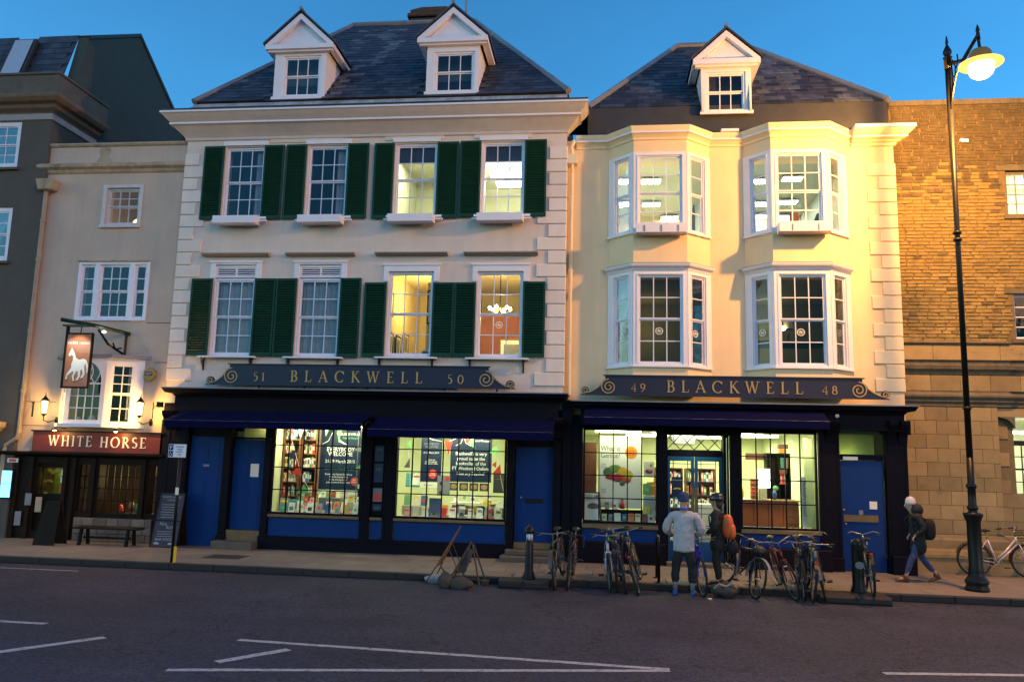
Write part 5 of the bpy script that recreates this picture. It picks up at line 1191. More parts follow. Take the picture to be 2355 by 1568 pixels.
# pub name board
m_redb = mat('red_sign_board', (.13, .012, .008), .5, .18, 5, .08, 50)
nb = empty('pub_name_board', (-12.05, -.05, 2.17), 'dark red name board with cream letters reading WHITE HORSE over the pub windows', 'sign')
MB().box(-13.70, -10.38, YP - .16, YP - .10, 2.19, 2.66).build('board', m_redb, nb); MB().box(-13.74, -10.34, YP - .20, YP - .095, 2.66, 2.69).build('top_moulding', m_darkwood, nb); MB().box(-13.72, -10.36, YP - .22, YP - .10, 2.155, 2.188).build('bottom_moulding', m_darkwood, nb)
serif_letters(nb, 'WHITE', -13.28, -12.16, 2.32, .25, YP - .16, m_paper, .012); serif_letters(nb, 'HORSE', -11.95, -10.78, 2.31, .25, YP - .16, m_paper, .012)
for k, (x, lab) in enumerate(((-12.98, 'small warm spotlight over the W and H of the pub name board'), (-11.42, 'small warm spotlight over the O and R of the pub name board'))):
    e = empty('sign_light', (x, -.30, 2.70), lab, 'spotlight', 'spotlights over the pub name board')
    MB().tube([(x, YP, 2.74), (x, -.18, 2.78), (x, -.30, 2.74)], .012, 6).build('arm', m_iron, e); MB().ell((x, -.31, 2.72), .06, .05, .035).build('housing', m_iron, e); MB().ell((x, -.30, 2.683), .035, .035, .018).build('bulb', glow('sign_bulb_glow', (1, .66, .22), 35), e)
    lampobj('sign_bulb', 'POINT', (x, -.28, 2.60), 5, (1, .58, .18), .03, parent=e)
# carriage lanterns
def lantern(x, z, label, power):
    e = empty('wall_lantern', (x, -.22, z), label, 'lantern', 'carriage lanterns beside the pub bow window'); y = -.22
    MB().lathe([(.085, 0), (.10, .01), (.03, .10), (.012, .14), (.006, .20)], (x, y, z + .30), 8).build('roof', m_iron, e); MB().lathe([(.02, 0), (.065, .05), (.07, .06)], (x, y, z - .06), 8).build('base', m_iron, e)
    for k in range(4):
        a = math.pi / 4 + k * math.pi / 2; MB().tube([(x + .062 * math.cos(a), y + .062 * math.sin(a), z), (x + .09 * math.cos(a), y + .09 * math.sin(a), z + .30)], .006, 5).build('corner_bar', m_iron, e)
    MB().lathe([(.04, 0.01), (.06, .29)], (x, y, z), 8).build('lantern_glass', glow('lantern_glow', (1, .62, .16), 20), e)
    br = MB(); br.tube([(x, y, z - .06), (x, y, z - .16), (x + .05, y + .12, z - .20), (x + .10, YP - .01, z - .14)], .012, 6); br.ell((x + .12, YP - .01, z - .15), .05, .02, .09); br.build('bracket', m_iron, e)
    lampobj('lantern_light', 'POINT', (x, y - .13, z + .12), power, (1, .50, .09), .05, parent=e)
lantern(-13.36, 3.08, 'left carriage lantern with a warm glow, beside the pub drainpipe', 45); lantern(-10.92, 3.08, 'right carriage lantern, brightest, between the pub bow window and the bookshop', 75)
q = MB(); q.tube([(-13.95, YP - .03, 3.36), (-13.62, YP - .30, 3.36)], .008, 5); q.tube([(-13.90, YP - .03, 3.33), (-13.68, YP - .28, 3.05)], .008, 5); q.box(-13.70, -13.67, YP - .30, YP - .27, 3.0, 3.36)
tag(q.build('flower_hook', m_iron), 'thin black iron flower basket hook left of the left lantern', 'hook')
q = MB(); q.tube([(-10.78, YP - .03, 3.25), (-10.5, YP - .4, 3.3), (-10.3, YP - .42, 3.36)], .010, 5); q.tube([(-10.60, YP - .3, 3.0), (-10.60, YP - .3, 3.40)], .012, 5); q.box(-10.42, -10.30, YP - .48, YP - .38, 3.28, 3.40)
tag(q.build('cctv_bracket', m_iron), 'small black bracket with a box between the right lantern and the awning', 'bracket')
# alarm box
al = MB(); al.prism_y([(-10.90 + .16 * math.cos(R(60 * k + 30)), 4.08 + .17 * math.sin(R(60 * k + 30))) for k in range(6)], YP - .10, YP)
ao = tag(al.build('alarm_box', mat('alarm_yellow', (.38, .26, .06), .5, .1, 8, .05)), 'hexagonal ochre alarm box with a blue label right of the bow window', 'alarm box'); MB().box(-11.0, -10.82, YP - .104, YP - .1005, 4.05, 4.14).build('label_plate', m_blue, ao); text_mesh('ADT', .075, m_whitep, 'lettering', ao, (-10.91, YP - .106, 4.07))
# hanging sign
hs_ = empty('hanging_pub_sign', (-12.3, -.5, 4.9), 'hanging pub sign with a white horse on a red-brown ground', 'sign')
y0, y1 = -.20, -1.05
yc = -.9
X0, X1 = -12.42, -11.82
sgn_T = Fr(-12.42, -.95, .0)
MB(sgn_T).box(0, .60, 0, .035, 3.68, 4.90).build('sign_panel', ramp_mat('sign_ground', [(.34, .11, .04), (.40, .15, .07), (.42, .20, .13), (.36, .12, .05)], .5, 1.2), hs_)
fr_ = MB(sgn_T); fr_.box(-.05, 0, -.015, .05, 3.64, 5.10); fr_.box(.60, .63, -.015, .05, 3.64, 4.93); fr_.box(0, .60, -.015, .05, 3.64, 3.68); fr_.box(0, .60, -.015, .05, 4.90, 4.93); fr_.build('sign_frame', m_darkwood, hs_)
horse = [(.10, 4.50), (.07, 4.42), (.09, 4.37), (.15, 4.41), (.19, 4.38), (.19, 4.28), (.16, 4.20), (.17, 4.12), (.07, 3.97), (.05, 3.86), (.06, 3.82), (.085, 3.83), (.09, 3.93), (.21, 4.03), (.24, 4.02), (.21, 3.92), (.24, 3.80), (.27, 3.78), (.275, 3.81), (.25, 3.92), (.30, 4.03), (.34, 4.04), (.36, 3.92), (.31, 3.84), (.33, 3.80), (.36, 3.82), (.41, 3.93), (.40, 4.05), (.44, 4.08), (.47, 3.98), (.42, 3.88), (.445, 3.85), (.47, 3.87), (.52, 3.98), (.49, 4.13), (.505, 4.23), (.55, 4.10), (.56, 3.98), (.585, 4.02), (.58, 4.18), (.53, 4.29), (.46, 4.33), (.35, 4.30), (.27, 4.34), (.23, 4.44), (.16, 4.56), (.135, 4.58), (.13, 4.53)]
import mathutils.geometry as mg
hz = MB(sgn_T); tri = mg.tessellate_polygon([[Vector((x, z, 0)) for x, z in horse]])
hz.add([(x, -.006, z) for x, z in horse], [tuple(t) for t in tri]); hz.build('painted_horse', m_whitep, hs_)
for (x, z) in ((.075, 3.825), (.262, 3.79), (.345, 3.815), (.457, 3.865)): MB(sgn_T).ell((x, -.006, z), .018, .004, .02).build('painted_hoof', m_ink, hs_)
text_mesh('WHITE HORSE', .085, m_whitep, 'lettering', hs_, (-12.12, -.957, 4.66))
bm = MB(); bm.tube([(-12.62, -.98, 5.24), (-12.0, -.62, 5.16), (-11.55, YP - .02, 5.07)], .05, 6); bm.box(-12.55, -11.95, -1.0, -.86, 5.08, 5.12); bm.build('beam', mat('green_black_iron', (.012, .03, .022), .4, .2, 6, .1), hs_)
bb = MB(); bb.tube([(-11.62, YP - .04, 5.05), (-11.62, YP - .04, 4.45)], .03, 6); bb.tube([(-11.95, -.55, 5.08), (-11.80, -.35, 4.75), (-11.62, YP - .05, 4.55)], .03, 6); bb.tube([(-11.75, -.25, 4.80), (-11.70, -.2, 4.66), (-11.64, -.05, 4.70)], .02, 6); bb.tube([(-12.12, -.93, 4.93), (-12.12, -.90, 5.15)], .012, 5); bb.build('bracket', m_iron, hs_)
MB().ell((-11.80, -.55, 5.02), .045, .04, .03).build('sign_lamp', glow('cool_sign_lamp', (.75, 1, .95), 10), hs_); lampobj('sign_spot', 'SPOT', (-12.12, -1.35, 5.10), 40, (1, .92, .75), .03, rot=(R(18), 0, 0), spot=R(90), parent=hs_)

# ================================================================== dark building at the far left
Z = empty('dark_building', (-15.8, 0, .12), 'tall dark rendered building with a slate mansard and moulded cornice at the far left', 'building')
holes_wall(MB(), -19, -14.2, .12, 11.1, .0, .3, [(-16.2, -15.02, 9.36, 10.6), (-16.2, -14.99, 6.9, 8.3)]).build('front_wall', m_dark, Z)
gable = [(.302, .1), (.302, 11.1), (.7, 11.8), (1.07, 13.5), (3.3, 14.8), (5.4, 13.4), (6.4, 12.6), (6.4, .1)]
MB().prism_x(gable, -14.5, -14.2).build('gable_wall', mat('dark_green_render', (.045, .062, .058), .92, .1, 2, .4, 30), Z)
MB().prism_x([(1.03, 13.53), (3.3, 14.86), (5.42, 13.46), (6.45, 12.64), (6.4, 12.58), (5.38, 13.36), (3.3, 14.76), (1.09, 13.46)], -14.56, -14.16).build('verge', m_flatlead, Z)
path = [(-19, 0), (-14.2, 0), (-14.2, 1.75)]
loft_path(MB(), path, [(0, 10.60), (.05, 10.62), (.05, 10.78), (.10, 10.80), (0, 10.805)]).build('frieze_band', m_white if False else mat('dim_stone_white', (.30, .30, .33), .8, .1, 4, .2), Z)
loft_path(MB(), path, [(0, 10.806), (.14, 10.90), (.18, 10.98), (.30, 11.02), (.38, 11.10), (.40, 11.16), (.40, 11.18), (0, 11.24)]).build('cornice', mat('weathered_cornice', (.16, .13, .10), .9, .2, 3, .3), Z)
loft_path(MB(), path, [(-.05, 11.20), (.30, 11.22), (.30, 11.70), (.34, 11.72), (.34, 11.77), (-.05, 11.80)]).build('parapet', mat('parapet_stone', (.10, .095, .085), .9, .2, 3, .3), Z)
rf = MB().add([(-19, .45, 11.6), (-14.5, .45, 11.6), (-14.5, 1.07, 13.5), (-19, 1.07, 13.5), (-19, 3.3, 14.8), (-14.5, 3.3, 14.8)], [(0, 1, 2, 3), (3, 2, 5, 4)]).build('mansard_roof', m_flatlead, Z)
an = math.atan2(1.9, .62); me = MB().add([(-.148, 0, 0), (.148, 0, 0), (.148, .27, .0), (-.148, .27, .0), (-.148, 0, .014), (.148, 0, .014), (.148, .27, .002), (-.148, .27, .002)], [(0, 3, 2, 1), (4, 5, 6, 7), (0, 1, 5, 4), (1, 2, 6, 5), (2, 3, 7, 6), (3, 0, 4, 7)]).mesh('slate', m_slate)
pls = []
for r in range(10):
    for i in range(13):
        x = -18.4 + .3 * i + (r % 2) * .15; s = r * .2
        if -16.35 < x < -15.55: continue
        pls.append(((x, .45 + s * math.cos(an) - .015, 11.6 + s * math.sin(an)), (an, 0, 0), (1, 1, 1)))
pieces(rf, 'slate', me, m_slate, pls)
sk = MB(); sk.add([(-16.3, .50, 11.95), (-15.6, .50, 11.95), (-15.6, .96, 13.36), (-16.3, .96, 13.36), (-16.3, .42, 12.0), (-15.6, .42, 12.0), (-15.6, .88, 13.40), (-16.3, .88, 13.40)], [(0, 3, 2, 1), (4, 5, 6, 7), (0, 1, 5, 4), (1, 2, 6, 5), (2, 3, 7, 6), (3, 0, 4, 7)]); so = sk.build('rooflight', m_flatlead, rf); MB().add([(-16.22, .425, 12.10), (-15.68, .425, 12.10), (-15.68, .845, 13.36), (-16.22, .845, 13.36)], [(0, 1, 2, 3)]).build('pane', mat('sky_mirror_glass', (.35, .40, .5), .08, .05, 2, 0, spec=1), so)
for x0, x1, z0, z1 in ((-16.2, -15.02, 9.36, 10.6), (-16.2, -14.99, 6.9, 8.3)):
    sash_window(Z, IDT, 0, x0, x1, z0, z1, 3, 4, .05, fw=.11, gm=m_glass); MB().box(x0 - .05, x1 + .08, -.08, -.001, z0 - .08, z0 - .015).build('sill', m_dark, Z)
    MB().box(x0, x1, .3, .32, z0, z1).build('blind', m_dark, Z)
# its stone shopfront edge
loft_path(MB(), [(-18, -.12), (-14.62, -.12), (-14.62, .0)], [(0, 2.62), (.03, 2.64), (.12, 2.74), (.14, 2.86), (0, 2.88)]).build('stone_cornice', mat('pale_stone', (.40, .33, .24), .85, .15, 4, .3), Z); MB().box(-14.9, -14.68, -.12, 0, 2.2, 2.61).build('capital', MATS['pale_stone'], Z); MB().box(-17, -14.72, -.06, 0, .12, 2.19).build('blue_shopfront', m_blue, Z)

# ================================================================== stone building at the right
m_brk = mat('old_stone_brick', (.25, .18, .07), .92, .25, 5, .5, 40, rnd=.18)
m_brk2 = mat('dark_stone_brick', (.12, .092, .055), .92, .35, 5, .6, 40, rnd=.30); m_ash = mat('ashlar_stone', (.28, .205, .10), .85, .16, 2.5, .35, 40, rnd=.20, dirt=((.08, .065, .05), 1.9, .58, .6))
m_mort2 = mat('tight_joint', (.17, .13, .07), .95, .15, 8, .4, 40)
m_mort = mat('mortar', (.15, .11, .05), .95, .15, 8, .4, 40); m_mould = mat('stone_moulding', (.13, .11, .075), .85, .2, 4, .4, 40, streak=.3)
Dd = empty('stone_building', (8.6, .45, .12), 'tall brown stone building with ashlar ground floor behind the street lamp', 'building'); YD_ = .47
XL, XR = 6.53, 11.6
holes = [(9.0, 9.9, 7.98, 9.02), (9.0, 9.9, 5.16, 6.18)]
holes_wall(MB(), XL, XR, 5.08, 10.62, YD_, .3, holes).build('upper_wall', m_mort, Dd)
MB().box(XL + .0, XR, YD_ - .05, YD_ + .3, 10.62, 10.74).build('parapet_coping', m_mould, Dd)
MB().box(XL, XL + .3, YD_ + .302, 7, .1, 10.6).build('side_wall', m_mort, Dd)
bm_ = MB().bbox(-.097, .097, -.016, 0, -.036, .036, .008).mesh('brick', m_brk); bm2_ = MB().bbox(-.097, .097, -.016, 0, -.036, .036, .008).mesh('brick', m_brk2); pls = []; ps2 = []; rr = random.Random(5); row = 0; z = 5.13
while z < 10.60:
    x = XL + rr.uniform(.08, .18)
    while x < XR:
        w_s = rr.uniform(.75, 1.25)
        if not any(h[0] - .1 < x < h[1] + .1 and h[2] - .05 < z < h[3] + .05 for h in holes):
            e_ = ((x, YD_ - .001 + rr.uniform(-.007, .005), z + rr.uniform(-.004, .004)), (0, rr.uniform(-.03, .03), 0), (w_s, 1, 1 + rr.uniform(-.15, .06)))
            is_dark = (z - 8.7) / 1.3 + rr.uniform(-.45, .45) > 0 or rr.random() < .06      # darker bricks, more of them towards the parapet
            (ps2 if is_dark else pls).append(e_)
        x += .203 * w_s + .004
    z += .0815; row += 1
pls.sort(key=lambda p: (abs(p[0][0] - 7.8) > 1.9, p[0][2]))
pieces(Dd, 'brick', bm_, m_brk, pls, 220, 'brickwork'); pieces(Dd, 'brick', bm2_, m_brk2, ps2, 80, 'dark_brickwork')
for x0, x1, z0, z1 in holes:
    sash_window(Dd, Fr(0, YD_, 0), 0, x0, x1, z0, z1, 4 if z0 > 7 else 3, 4, .10, fw=.03, gm=m_glass, split=False, m=m_dimblind if z0 > 7 else m_sash, name='window')
    MB().box(x0 - .1, x1, YD_ - .05, YD_ - .022, z0 - .09, z0 - .0).build('sill', m_mould, Dd)
    MB().box(x0 - .2, x1, YD_ - .03, YD_ - .022, z1, z1 + .12).build('lintel', m_mould, Dd)
room(Dd, 8.9, 11, YD_ + .31, 2.5, 7.8, 9.2, m_intw); lampobj('room_light', 'POINT', (10.2, 1.6, 8.9), 40, (.95, 1, .75), .1, parent=Dd); room(Dd, 8.9, 11, YD_ + .31, 2.5, 5.0, 6.4, m_intd)
# ground floor of ashlar with mouldings; the bay right of 8.5 is set back
def ash(x0, x1, y, z0, z1, rows, wch, hole=None):
    MB().box(x0, x1, y, y + .3, z0, z1).build('ashlar_backing', m_mort2, Dd) if not hole else holes_wall(MB(), x0, x1, z0, z1, y, .3, [hole]).build('ashlar_backing', m_mort2, Dd)
    h = (z1 - z0) / rows
    for r in range(rows):
        x = x0 - (r % 2) * wch * .5
        while x < x1:
            a, b = max(x, x0), min(x + wch, x1)
            if b - a > .06 and not (hole and b > hole[0] - .02 and z0 + h * (r + 1) > hole[2] and z0 + h * r < hole[3]): MB().bbox(a + .0035, b - .0035, y - .018, y - .001, z0 + h * r + .0035, z0 + h * (r + 1) - .0035, .006).build('ashlar_block', m_ash, Dd)
            x += wch
ash(XL, 8.5, YD_ - .02, .92, 3.64, 9, .46); ash(8.5, XR, YD_ + .12, .92, 3.55, 9, .50, (8.86, 11.0, 1.80, 3.45))
ash(XL, XR, YD_ - .02, 3.99, 4.34, 1, .62); ash(XL, XR, YD_ - .02, 4.68, 5.02, 1, .7)
for z0, z1, prof in ((5.02, 5.08, [(0, 5.02), (.05, 5.03), (.07, 5.06), (.02, 5.10), (0, 5.10)]), (4.34, 4.68, [(0, 4.34), (.03, 4.36), (.04, 4.42), (.10, 4.47), (.12, 4.55), (.05, 4.57), (.05, 4.64), (.09, 4.67), (0, 4.69)]),
                     (3.64, 3.99, [(0, 3.64), (.03, 3.66), (.03, 3.72), (.07, 3.76), (.07, 3.80), (.12, 3.86), (.12, 3.90), (.03, 3.96), (.03, 3.98), (0, 3.99)])):
    loft_path(MB(), [(XL, YD_ - .02), (8.75, YD_ - .02), (8.75, YD_ + .05), (XR, YD_ + .05)], prof).build('string_course', m_mould, Dd); MB().box(XL, XR, YD_ + .052, YD_ + .3, z0, z1).build('string_core', m_mort, Dd)
loft_path(MB(), [(XL, YD_ - .02), (XR, YD_ - .02)], [(0, .92), (.03, .90), (.05, .84), (.08, .80), (.08, .62), (.14, .58), (.17, .50), (.17, .44), (.14, .42), (.14, .10), (0, .10)]).build('moulded_plinth', m_ash, Dd)
MB().prism_y([(8.5, 3.45), (8.86, 3.45), (8.86, 3.2), (8.80, 3.32), (8.70, 3.40)], YD_ + .0, YD_ + .1).build('lintel_curve', m_mould, Dd); MB().box(8.5, XR, YD_ + .0, YD_ + .12, 3.45, 3.63).build('lintel', m_ash, Dd)
w_ = MB(); 
for i in range(6): x = 8.9 + i * .16; w_.box(x - .008, x + .008, YD_ + .22, YD_ + .25, 1.80, 2.85)
for z in (1.80, 2.06, 2.32, 2.34, 2.60, 2.85): w_.box(8.86, 11, YD_ + .22, YD_ + .25, z - .01, z + .01)
wv = w_.build('window', m_iron, Dd)
for i in range(4):
    for j in range(4): pane_obj(wv, IDT, 8.98 + i * .16, YD_ + .235, 1.93 + j * .26, .16, .26, m_glass, 0)
MB().box(8.86, 11.0, YD_ + .20, YD_ + .26, 2.86, 2.95).build('transom', m_iron, Dd); pane_obj(wv, IDT, 9.6, YD_ + .235, 3.2, 1.5, .48, m_glass, 0)
room(Dd, 8.7, 11.3, YD_ + .43, 3.5, .8, 3.5, m_intw); MB().box(8.8, 10.6, 1.2, 1.3, 3.12, 3.18).build('ceiling_light', glow('tube_glow_d', (1, 1, .82), 20), Dd); lampobj('room_light', 'AREA', (9.6, 2, 3.4), 60, (1, 1, .74), .8, parent=Dd)

# ================================================================== STREET LAMP
LX, LY = 6.78, -2.12
sl = empty('street_lamp', (LX, LY, .12), 'tall black cast-iron street lamp with a glowing orange swan-neck head, right side', 'street lamp')
MB().lathe([(.20, 0), (.205, .05), (.18, .08), (.18, .12), (.20, .15), (.19, .19), (.145, .25), (.13, .34), (.135, .37), (.118, .42), (.118, 1.22), (.135, 1.27), (.165, 1.35), (.17, 1.38), (.085, 1.40), (.072, 1.44), (.095, 1.46), (.095, 1.50), (.072, 1.53), (.068, 1.83), (.09, 1.86), (.09, 1.90), (.062, 1.93), (.060, 2.4)], (LX, LY, .12), 20).build('base', m_iron, sl, True)
pt = MB(); pt.tube([(LX, LY, 2.5), (LX + .01, LY, 6.78), (LX + .02, LY, 10.3)], [.058, .048, .062], 14)
pt.build('post', m_iron, sl, True)
for z in (3.40, 6.66, 6.80): MB().lathe([(.055, 0), (.078, .02), (.078, .05), (.055, .07)], (LX + .006, LY, z), 14).build('collar', m_iron, sl, True)
MB().lathe([(.072, 0), (.072, .22), (.09, .24), (.05, .27), (.08, .33), (.08, .38), (.04, .47), (.018, .52), (.03, .56), (.01, .70)], (LX + .02, LY, 10.22), 14).build('finial', m_iron, sl, True)
HY = -3.0; HX = ay(2256, 150, HY).x; HZ = ay(2256, 128, HY).z - .12
Tl = Vector((HX - LX, HY - LY, 0)).normalized(); AL = math.hypot(HX - LX, HY - LY)
def ap(d, z): return (LX + Tl.x * d, LY + Tl.y * d, z)
am = MB(); am.tube([ap(.06, 10.30), ap(AL * .5, HZ + .26), ap(AL * .85, HZ + .48), ap(AL * .97, HZ + .56)], [.042, .036, .034, .028], 8); am.tube([ap(.05, 9.35), ap(.14, 9.7), ap(.26, 10.0), ap(.62, HZ + .34)], .020, 6)
for (a, b) in (((.12, 10.30), (.10, 9.65)), ((.12, 9.95), (.26, 10.02)), ((.16, 10.33), (.22, 10.0)), ((.08, 9.75), (.16, 9.85)), ((.30, 10.38), (.25, 10.1))): am.tube([ap(a[0], a[1]), ap((a[0] + b[0]) / 2 + .04, (a[1] + b[1]) / 2), ap(b[0], b[1])], .013, 6)
am.build('arm', m_iron, sl, True)
MB().lathe([(.04, 0), (.036, .12), (.025, .15), (.04, .19), (.010, .30)], (HX - .02, HY, HZ + .44), 10).build('head_finial', m_iron, sl, True); MB().tube([(HX - .02, HY, HZ + .48), (HX, HY, HZ + .24)], .028, 8).build('stem', m_iron, sl)
MB().lathe([(.24, 0), (.25, .02), (.20, .06), (.19, .18), (.15, .24), (.05, .28), (.03, .30)], (HX, HY, HZ - .02), 20).build('lamp_hood', mat('hood_brown', (.30, .16, .04), .5, .1, 5, 0), sl, True)
MB().lathe([(.25, 0), (.375, -.045), (.38, -.06), (.235, -.055)], (HX, HY, HZ - .0), 24).build('reflector_rim', glow('sodium_rim_glow', (1, .46, .08), 2.2), sl, True)
MB().lathe([(.02, -.33), (.12, -.32), (.19, -.26), (.225, -.16), (.232, -.07)], (HX, HY, HZ), 20).build('lamp_bowl', glow('sodium_glow', (1, .56, .17), 6), sl, True)
lampobj('sodium_lamp', 'POINT', (HX, HY, HZ - .44), 2600, (1, .44, .085), .12, parent=sl)
tag(MB().tube([(LX + .12, LY - .1, 8.68), (LX + .26, LY - .1, 8.66)], .035, 8).build('clip_box', m_white, sl), 'small white fitting on the post')

# ================================================================== STREET FURNITURE
def on_plate(me_root): return me_root
# left bollard
bo = empty('bollard', (-1.34, -2.98, .12), 'slim black bollard with a white reflective band and domed cap, beside the right-hand steps', 'bollard')
MB().lathe([(.12, 0), (.125, .03), (.11, .06), (.10, .08), (.095, .12), (.080, .14), (.072, .62), (.062, .64), (.062, .70)], (-1.34, -3.05, .125), 18).build('post', m_iron, bo, True)
MB().lathe([(.058, 0), (.058, .11)], (-1.34, -3.05, .825), 18).build('reflective_band', mat('reflective_white', (.75, .75, .85), .3, .05, 5, 0), bo, True)
for k in range(6):
    a = k * math.pi / 3; MB().box(-.006, .006, -.003, .003, 0, .11).build('band_bar', m_iron, bo, loc=(-1.34 + .060 * math.cos(a), -3.05 + .060 * math.sin(a), .825))
MB().lathe([(.064, 0), (.092, .02), (.096, .05), (.078, .09), (.04, .13), (.012, .15), (.008, .17)], (-1.34, -3.05, .935), 18).build('cap', m_iron, bo, True)
bo2 = empty('bollard', (4.45, -2.95, .12), 'thick plain black bollard with an oval white plate, on the right granite pad', 'bollard')
MB().lathe([(.135, 0), (.135, .03), (.11, .08), (.10, .12), (.10, .80), (.108, .84), (.08, .90), (.02, .93)], (4.45, -2.98, .125), 18).build('post', m_iron, bo2, True)
MB().prism_y([(4.45 + .075 * math.cos(R(20 * k)), .60 + .062 * math.sin(R(20 * k))) for k in range(18)], -3.090, -3.078).build('plate', m_dimblind, bo2)
# cycle hoops
def hoop(x, ya, yb, h, label):
    e = empty('cycle_stand', (x, (ya + yb) / 2, .12), label, 'cycle stand', 'steel hoop cycle stands along the kerb'); pts = [(x, ya, .12), (x, ya, h - .14)]
    for k in range(1, 6):
        a = math.pi - k * math.pi / 6; pts.append((x, (ya + yb) / 2 + (yb - ya) / 2 * math.cos(a), h - .14 + .14 * math.sin(a)))
    pts += [(x, yb, h - .14), (x, yb, .12)]; MB().tube(pts, .027, 10).build('hoop', m_iron, e, True)
    for y in (ya, yb): MB().lathe([(.07, 0), (.07, .01), (.03, .02)], (x, y, .12), 12).build('foot_plate', m_iron, e)
hoop(-.60, -2.78, -2.2, .92, 'black hoop cycle stand behind the leftmost parked bicycle')
hoop(1.02, -2.74, -2.14, .93, 'empty black hoop cycle stand just left of the man in the grey fleece')
hoop(.35, -2.74, -2.14, .92, 'black hoop cycle stand hidden among the three left bicycles')
hoop(2.75, -2.74, -2.14, .92, 'black hoop cycle stand beside the bicycle right of the cyclist with the orange bag')
hoop(3.62, -2.74, -2.14, .92, 'black hoop cycle stand between the two tangled bicycles')
# parking sign on a post
ps = empty('parking_sign', (-8.40, -2.77, .12), 'blue and white disabled parking sign on a dark post with a yellow foot', 'sign')
MB().tube([(-8.40, -2.77, .12), (-8.40, -2.77, 2.42)], .030, 10).build('post', m_iron, ps, True); MB().box(-8.36, -8.33, -2.80, -2.74, .12, .42).build('foot_guard', mat('yellow_plastic', (.70, .48, .02), .5, .1, 8, .05), ps)
MB().box(-8.64, -8.27, -2.812, -2.802, 2.15, 2.41).build('plate', m_white, ps); MB().box(-8.63, -8.54, -2.816, -2.8125, 2.29, 2.40).build('parking_square', m_blue, ps); MB().box(-8.63, -8.54, -2.816, -2.8125, 2.165, 2.275).build('wheelchair_square', m_blue, ps)
text_mesh('P', .10, m_whitep, 'lettering', ps, (-8.585, -2.817, 2.31)); text_mesh('Disabled\nbadge\nholders\nonly', .050, m_blue, 'lettering', ps, (-8.405, -2.8135, 2.345))
wc = MB(); wc.tube([(-8.60 + .03 * math.cos(R(a)) + .012, -2.817, 2.205 + .026 * math.sin(R(a))) for a in range(-220, 60, 28)], .003, 4); wc.tube([(-8.595, -2.817, 2.255), (-8.592, -2.817, 2.222), (-8.572, -2.817, 2.220), (-8.562, -2.817, 2.19)], .004, 4); wc.build('wheelchair_mark', m_whitep, ps)
MB().box(-8.42, -8.36, -2.82, -2.80, 1.42, 1.56).build('sticker', m_paper, ps)
# pub chalkboard, dark board and bench
m_chalkb = mat('chalkboard', (.035, .035, .055), .7, .3, 4, .1, 40); m_chalk = mat('chalk', (.34, .34, .42), .8, .3, 12, 0)
cb = empty('chalkboard', (-9.82, -.5, .12), 'tall pub chalkboard chalked REAL ALES and BAR FOOD beside the blue door', 'chalkboard')
TB = Fr(-9.83, -.50, 0)
MB().add([(-10.13, -.62, .12), (-9.52, -.62, .12), (-9.52, -.40, 1.30), (-10.10, -.40, 1.30), (-10.13, -.58, .12), (-9.52, -.58, .12), (-9.52, -.36, 1.30), (-10.10, -.36, 1.30)], [(0, 1, 2, 3), (5, 4, 7, 6), (0, 4, 5, 1), (1, 5, 6, 2), (2, 6, 7, 3), (3, 7, 4, 0)]).build('board', m_chalkb, cb)
MB().add([(-10.08, -.36, 1.26), (-9.54, -.36, 1.26), (-9.54, -.10, .12), (-10.08, -.10, .12), (-10.08, -.34, 1.26), (-9.54, -.34, 1.26), (-9.54, -.08, .12), (-10.08, -.08, .12)], [(0, 1, 2, 3), (5, 4, 7, 6), (0, 4, 5, 1), (1, 5, 6, 2), (2, 6, 7, 3), (3, 7, 4, 0)]).build('rear_board', m_darkwood, cb)
fm2 = MB()
for (a, b) in (((-10.14, -.63, .12), (-10.11, -.41, 1.32)), ((-9.50, -.63, .12), (-9.50, -.41, 1.32)), ((-10.14, -.63, .13), (-9.50, -.63, .13)), ((-10.11, -.41, 1.31), (-9.50, -.41, 1.31)), ((-10.12, -.52, .71), (-9.50, -.52, .71))): fm2.tube([a, b], .012, 4)
fm2.build('board_frame', m_darkwood, cb)
ca = math.atan2(.22, 1.18)
def chalk(t, s, x, z, tilt=0): text_mesh(t, s, m_chalk, 'lettering', cb, (x, -.625 + (z - .12) * .186 - .004, z), (R(90) - ca, tilt, 0))
chalk('WHITE HORSE', .070, -9.81, 1.20); chalk('OXFORD', .05, -9.81, 1.14); chalk('REAL', .085, -9.90, .60, .15); chalk('ALES', .085, -9.74, .53, .0); chalk('BAR FOOD', .085, -9.83, .27)
for k in range(6): MB().box(-10.02 + .01 * (k % 3), -9.62 - .03 * (k % 2), 0, .001, 0, .010).build('chalk_line', m_chalk, cb, loc=(0, -.625 + (1.05 - .055 * k - .12) * .186 - .003, 1.05 - .055 * k))
for k in range(3): MB().box(-10.02, -9.65 - .04 * (k % 2), 0, .001, 0, .010).build('chalk_line', m_chalk, cb, loc=(0, -.625 + (.46 - .05 * k - .12) * .186 - .003, .46 - .05 * k))
MB().ell((-10.0, -.605, .20), .07, .004, .035, 10, 6).build('chalk_drawing', m_chalk, cb); MB().ell((-9.66, -.605, .20), .07, .004, .03, 10, 6).build('chalk_drawing', m_chalk, cb)
ab = empty('sandwich_board', (-12.4, -.85, .12), 'black sandwich board seen from its dark side, near the pub door', 'sign')
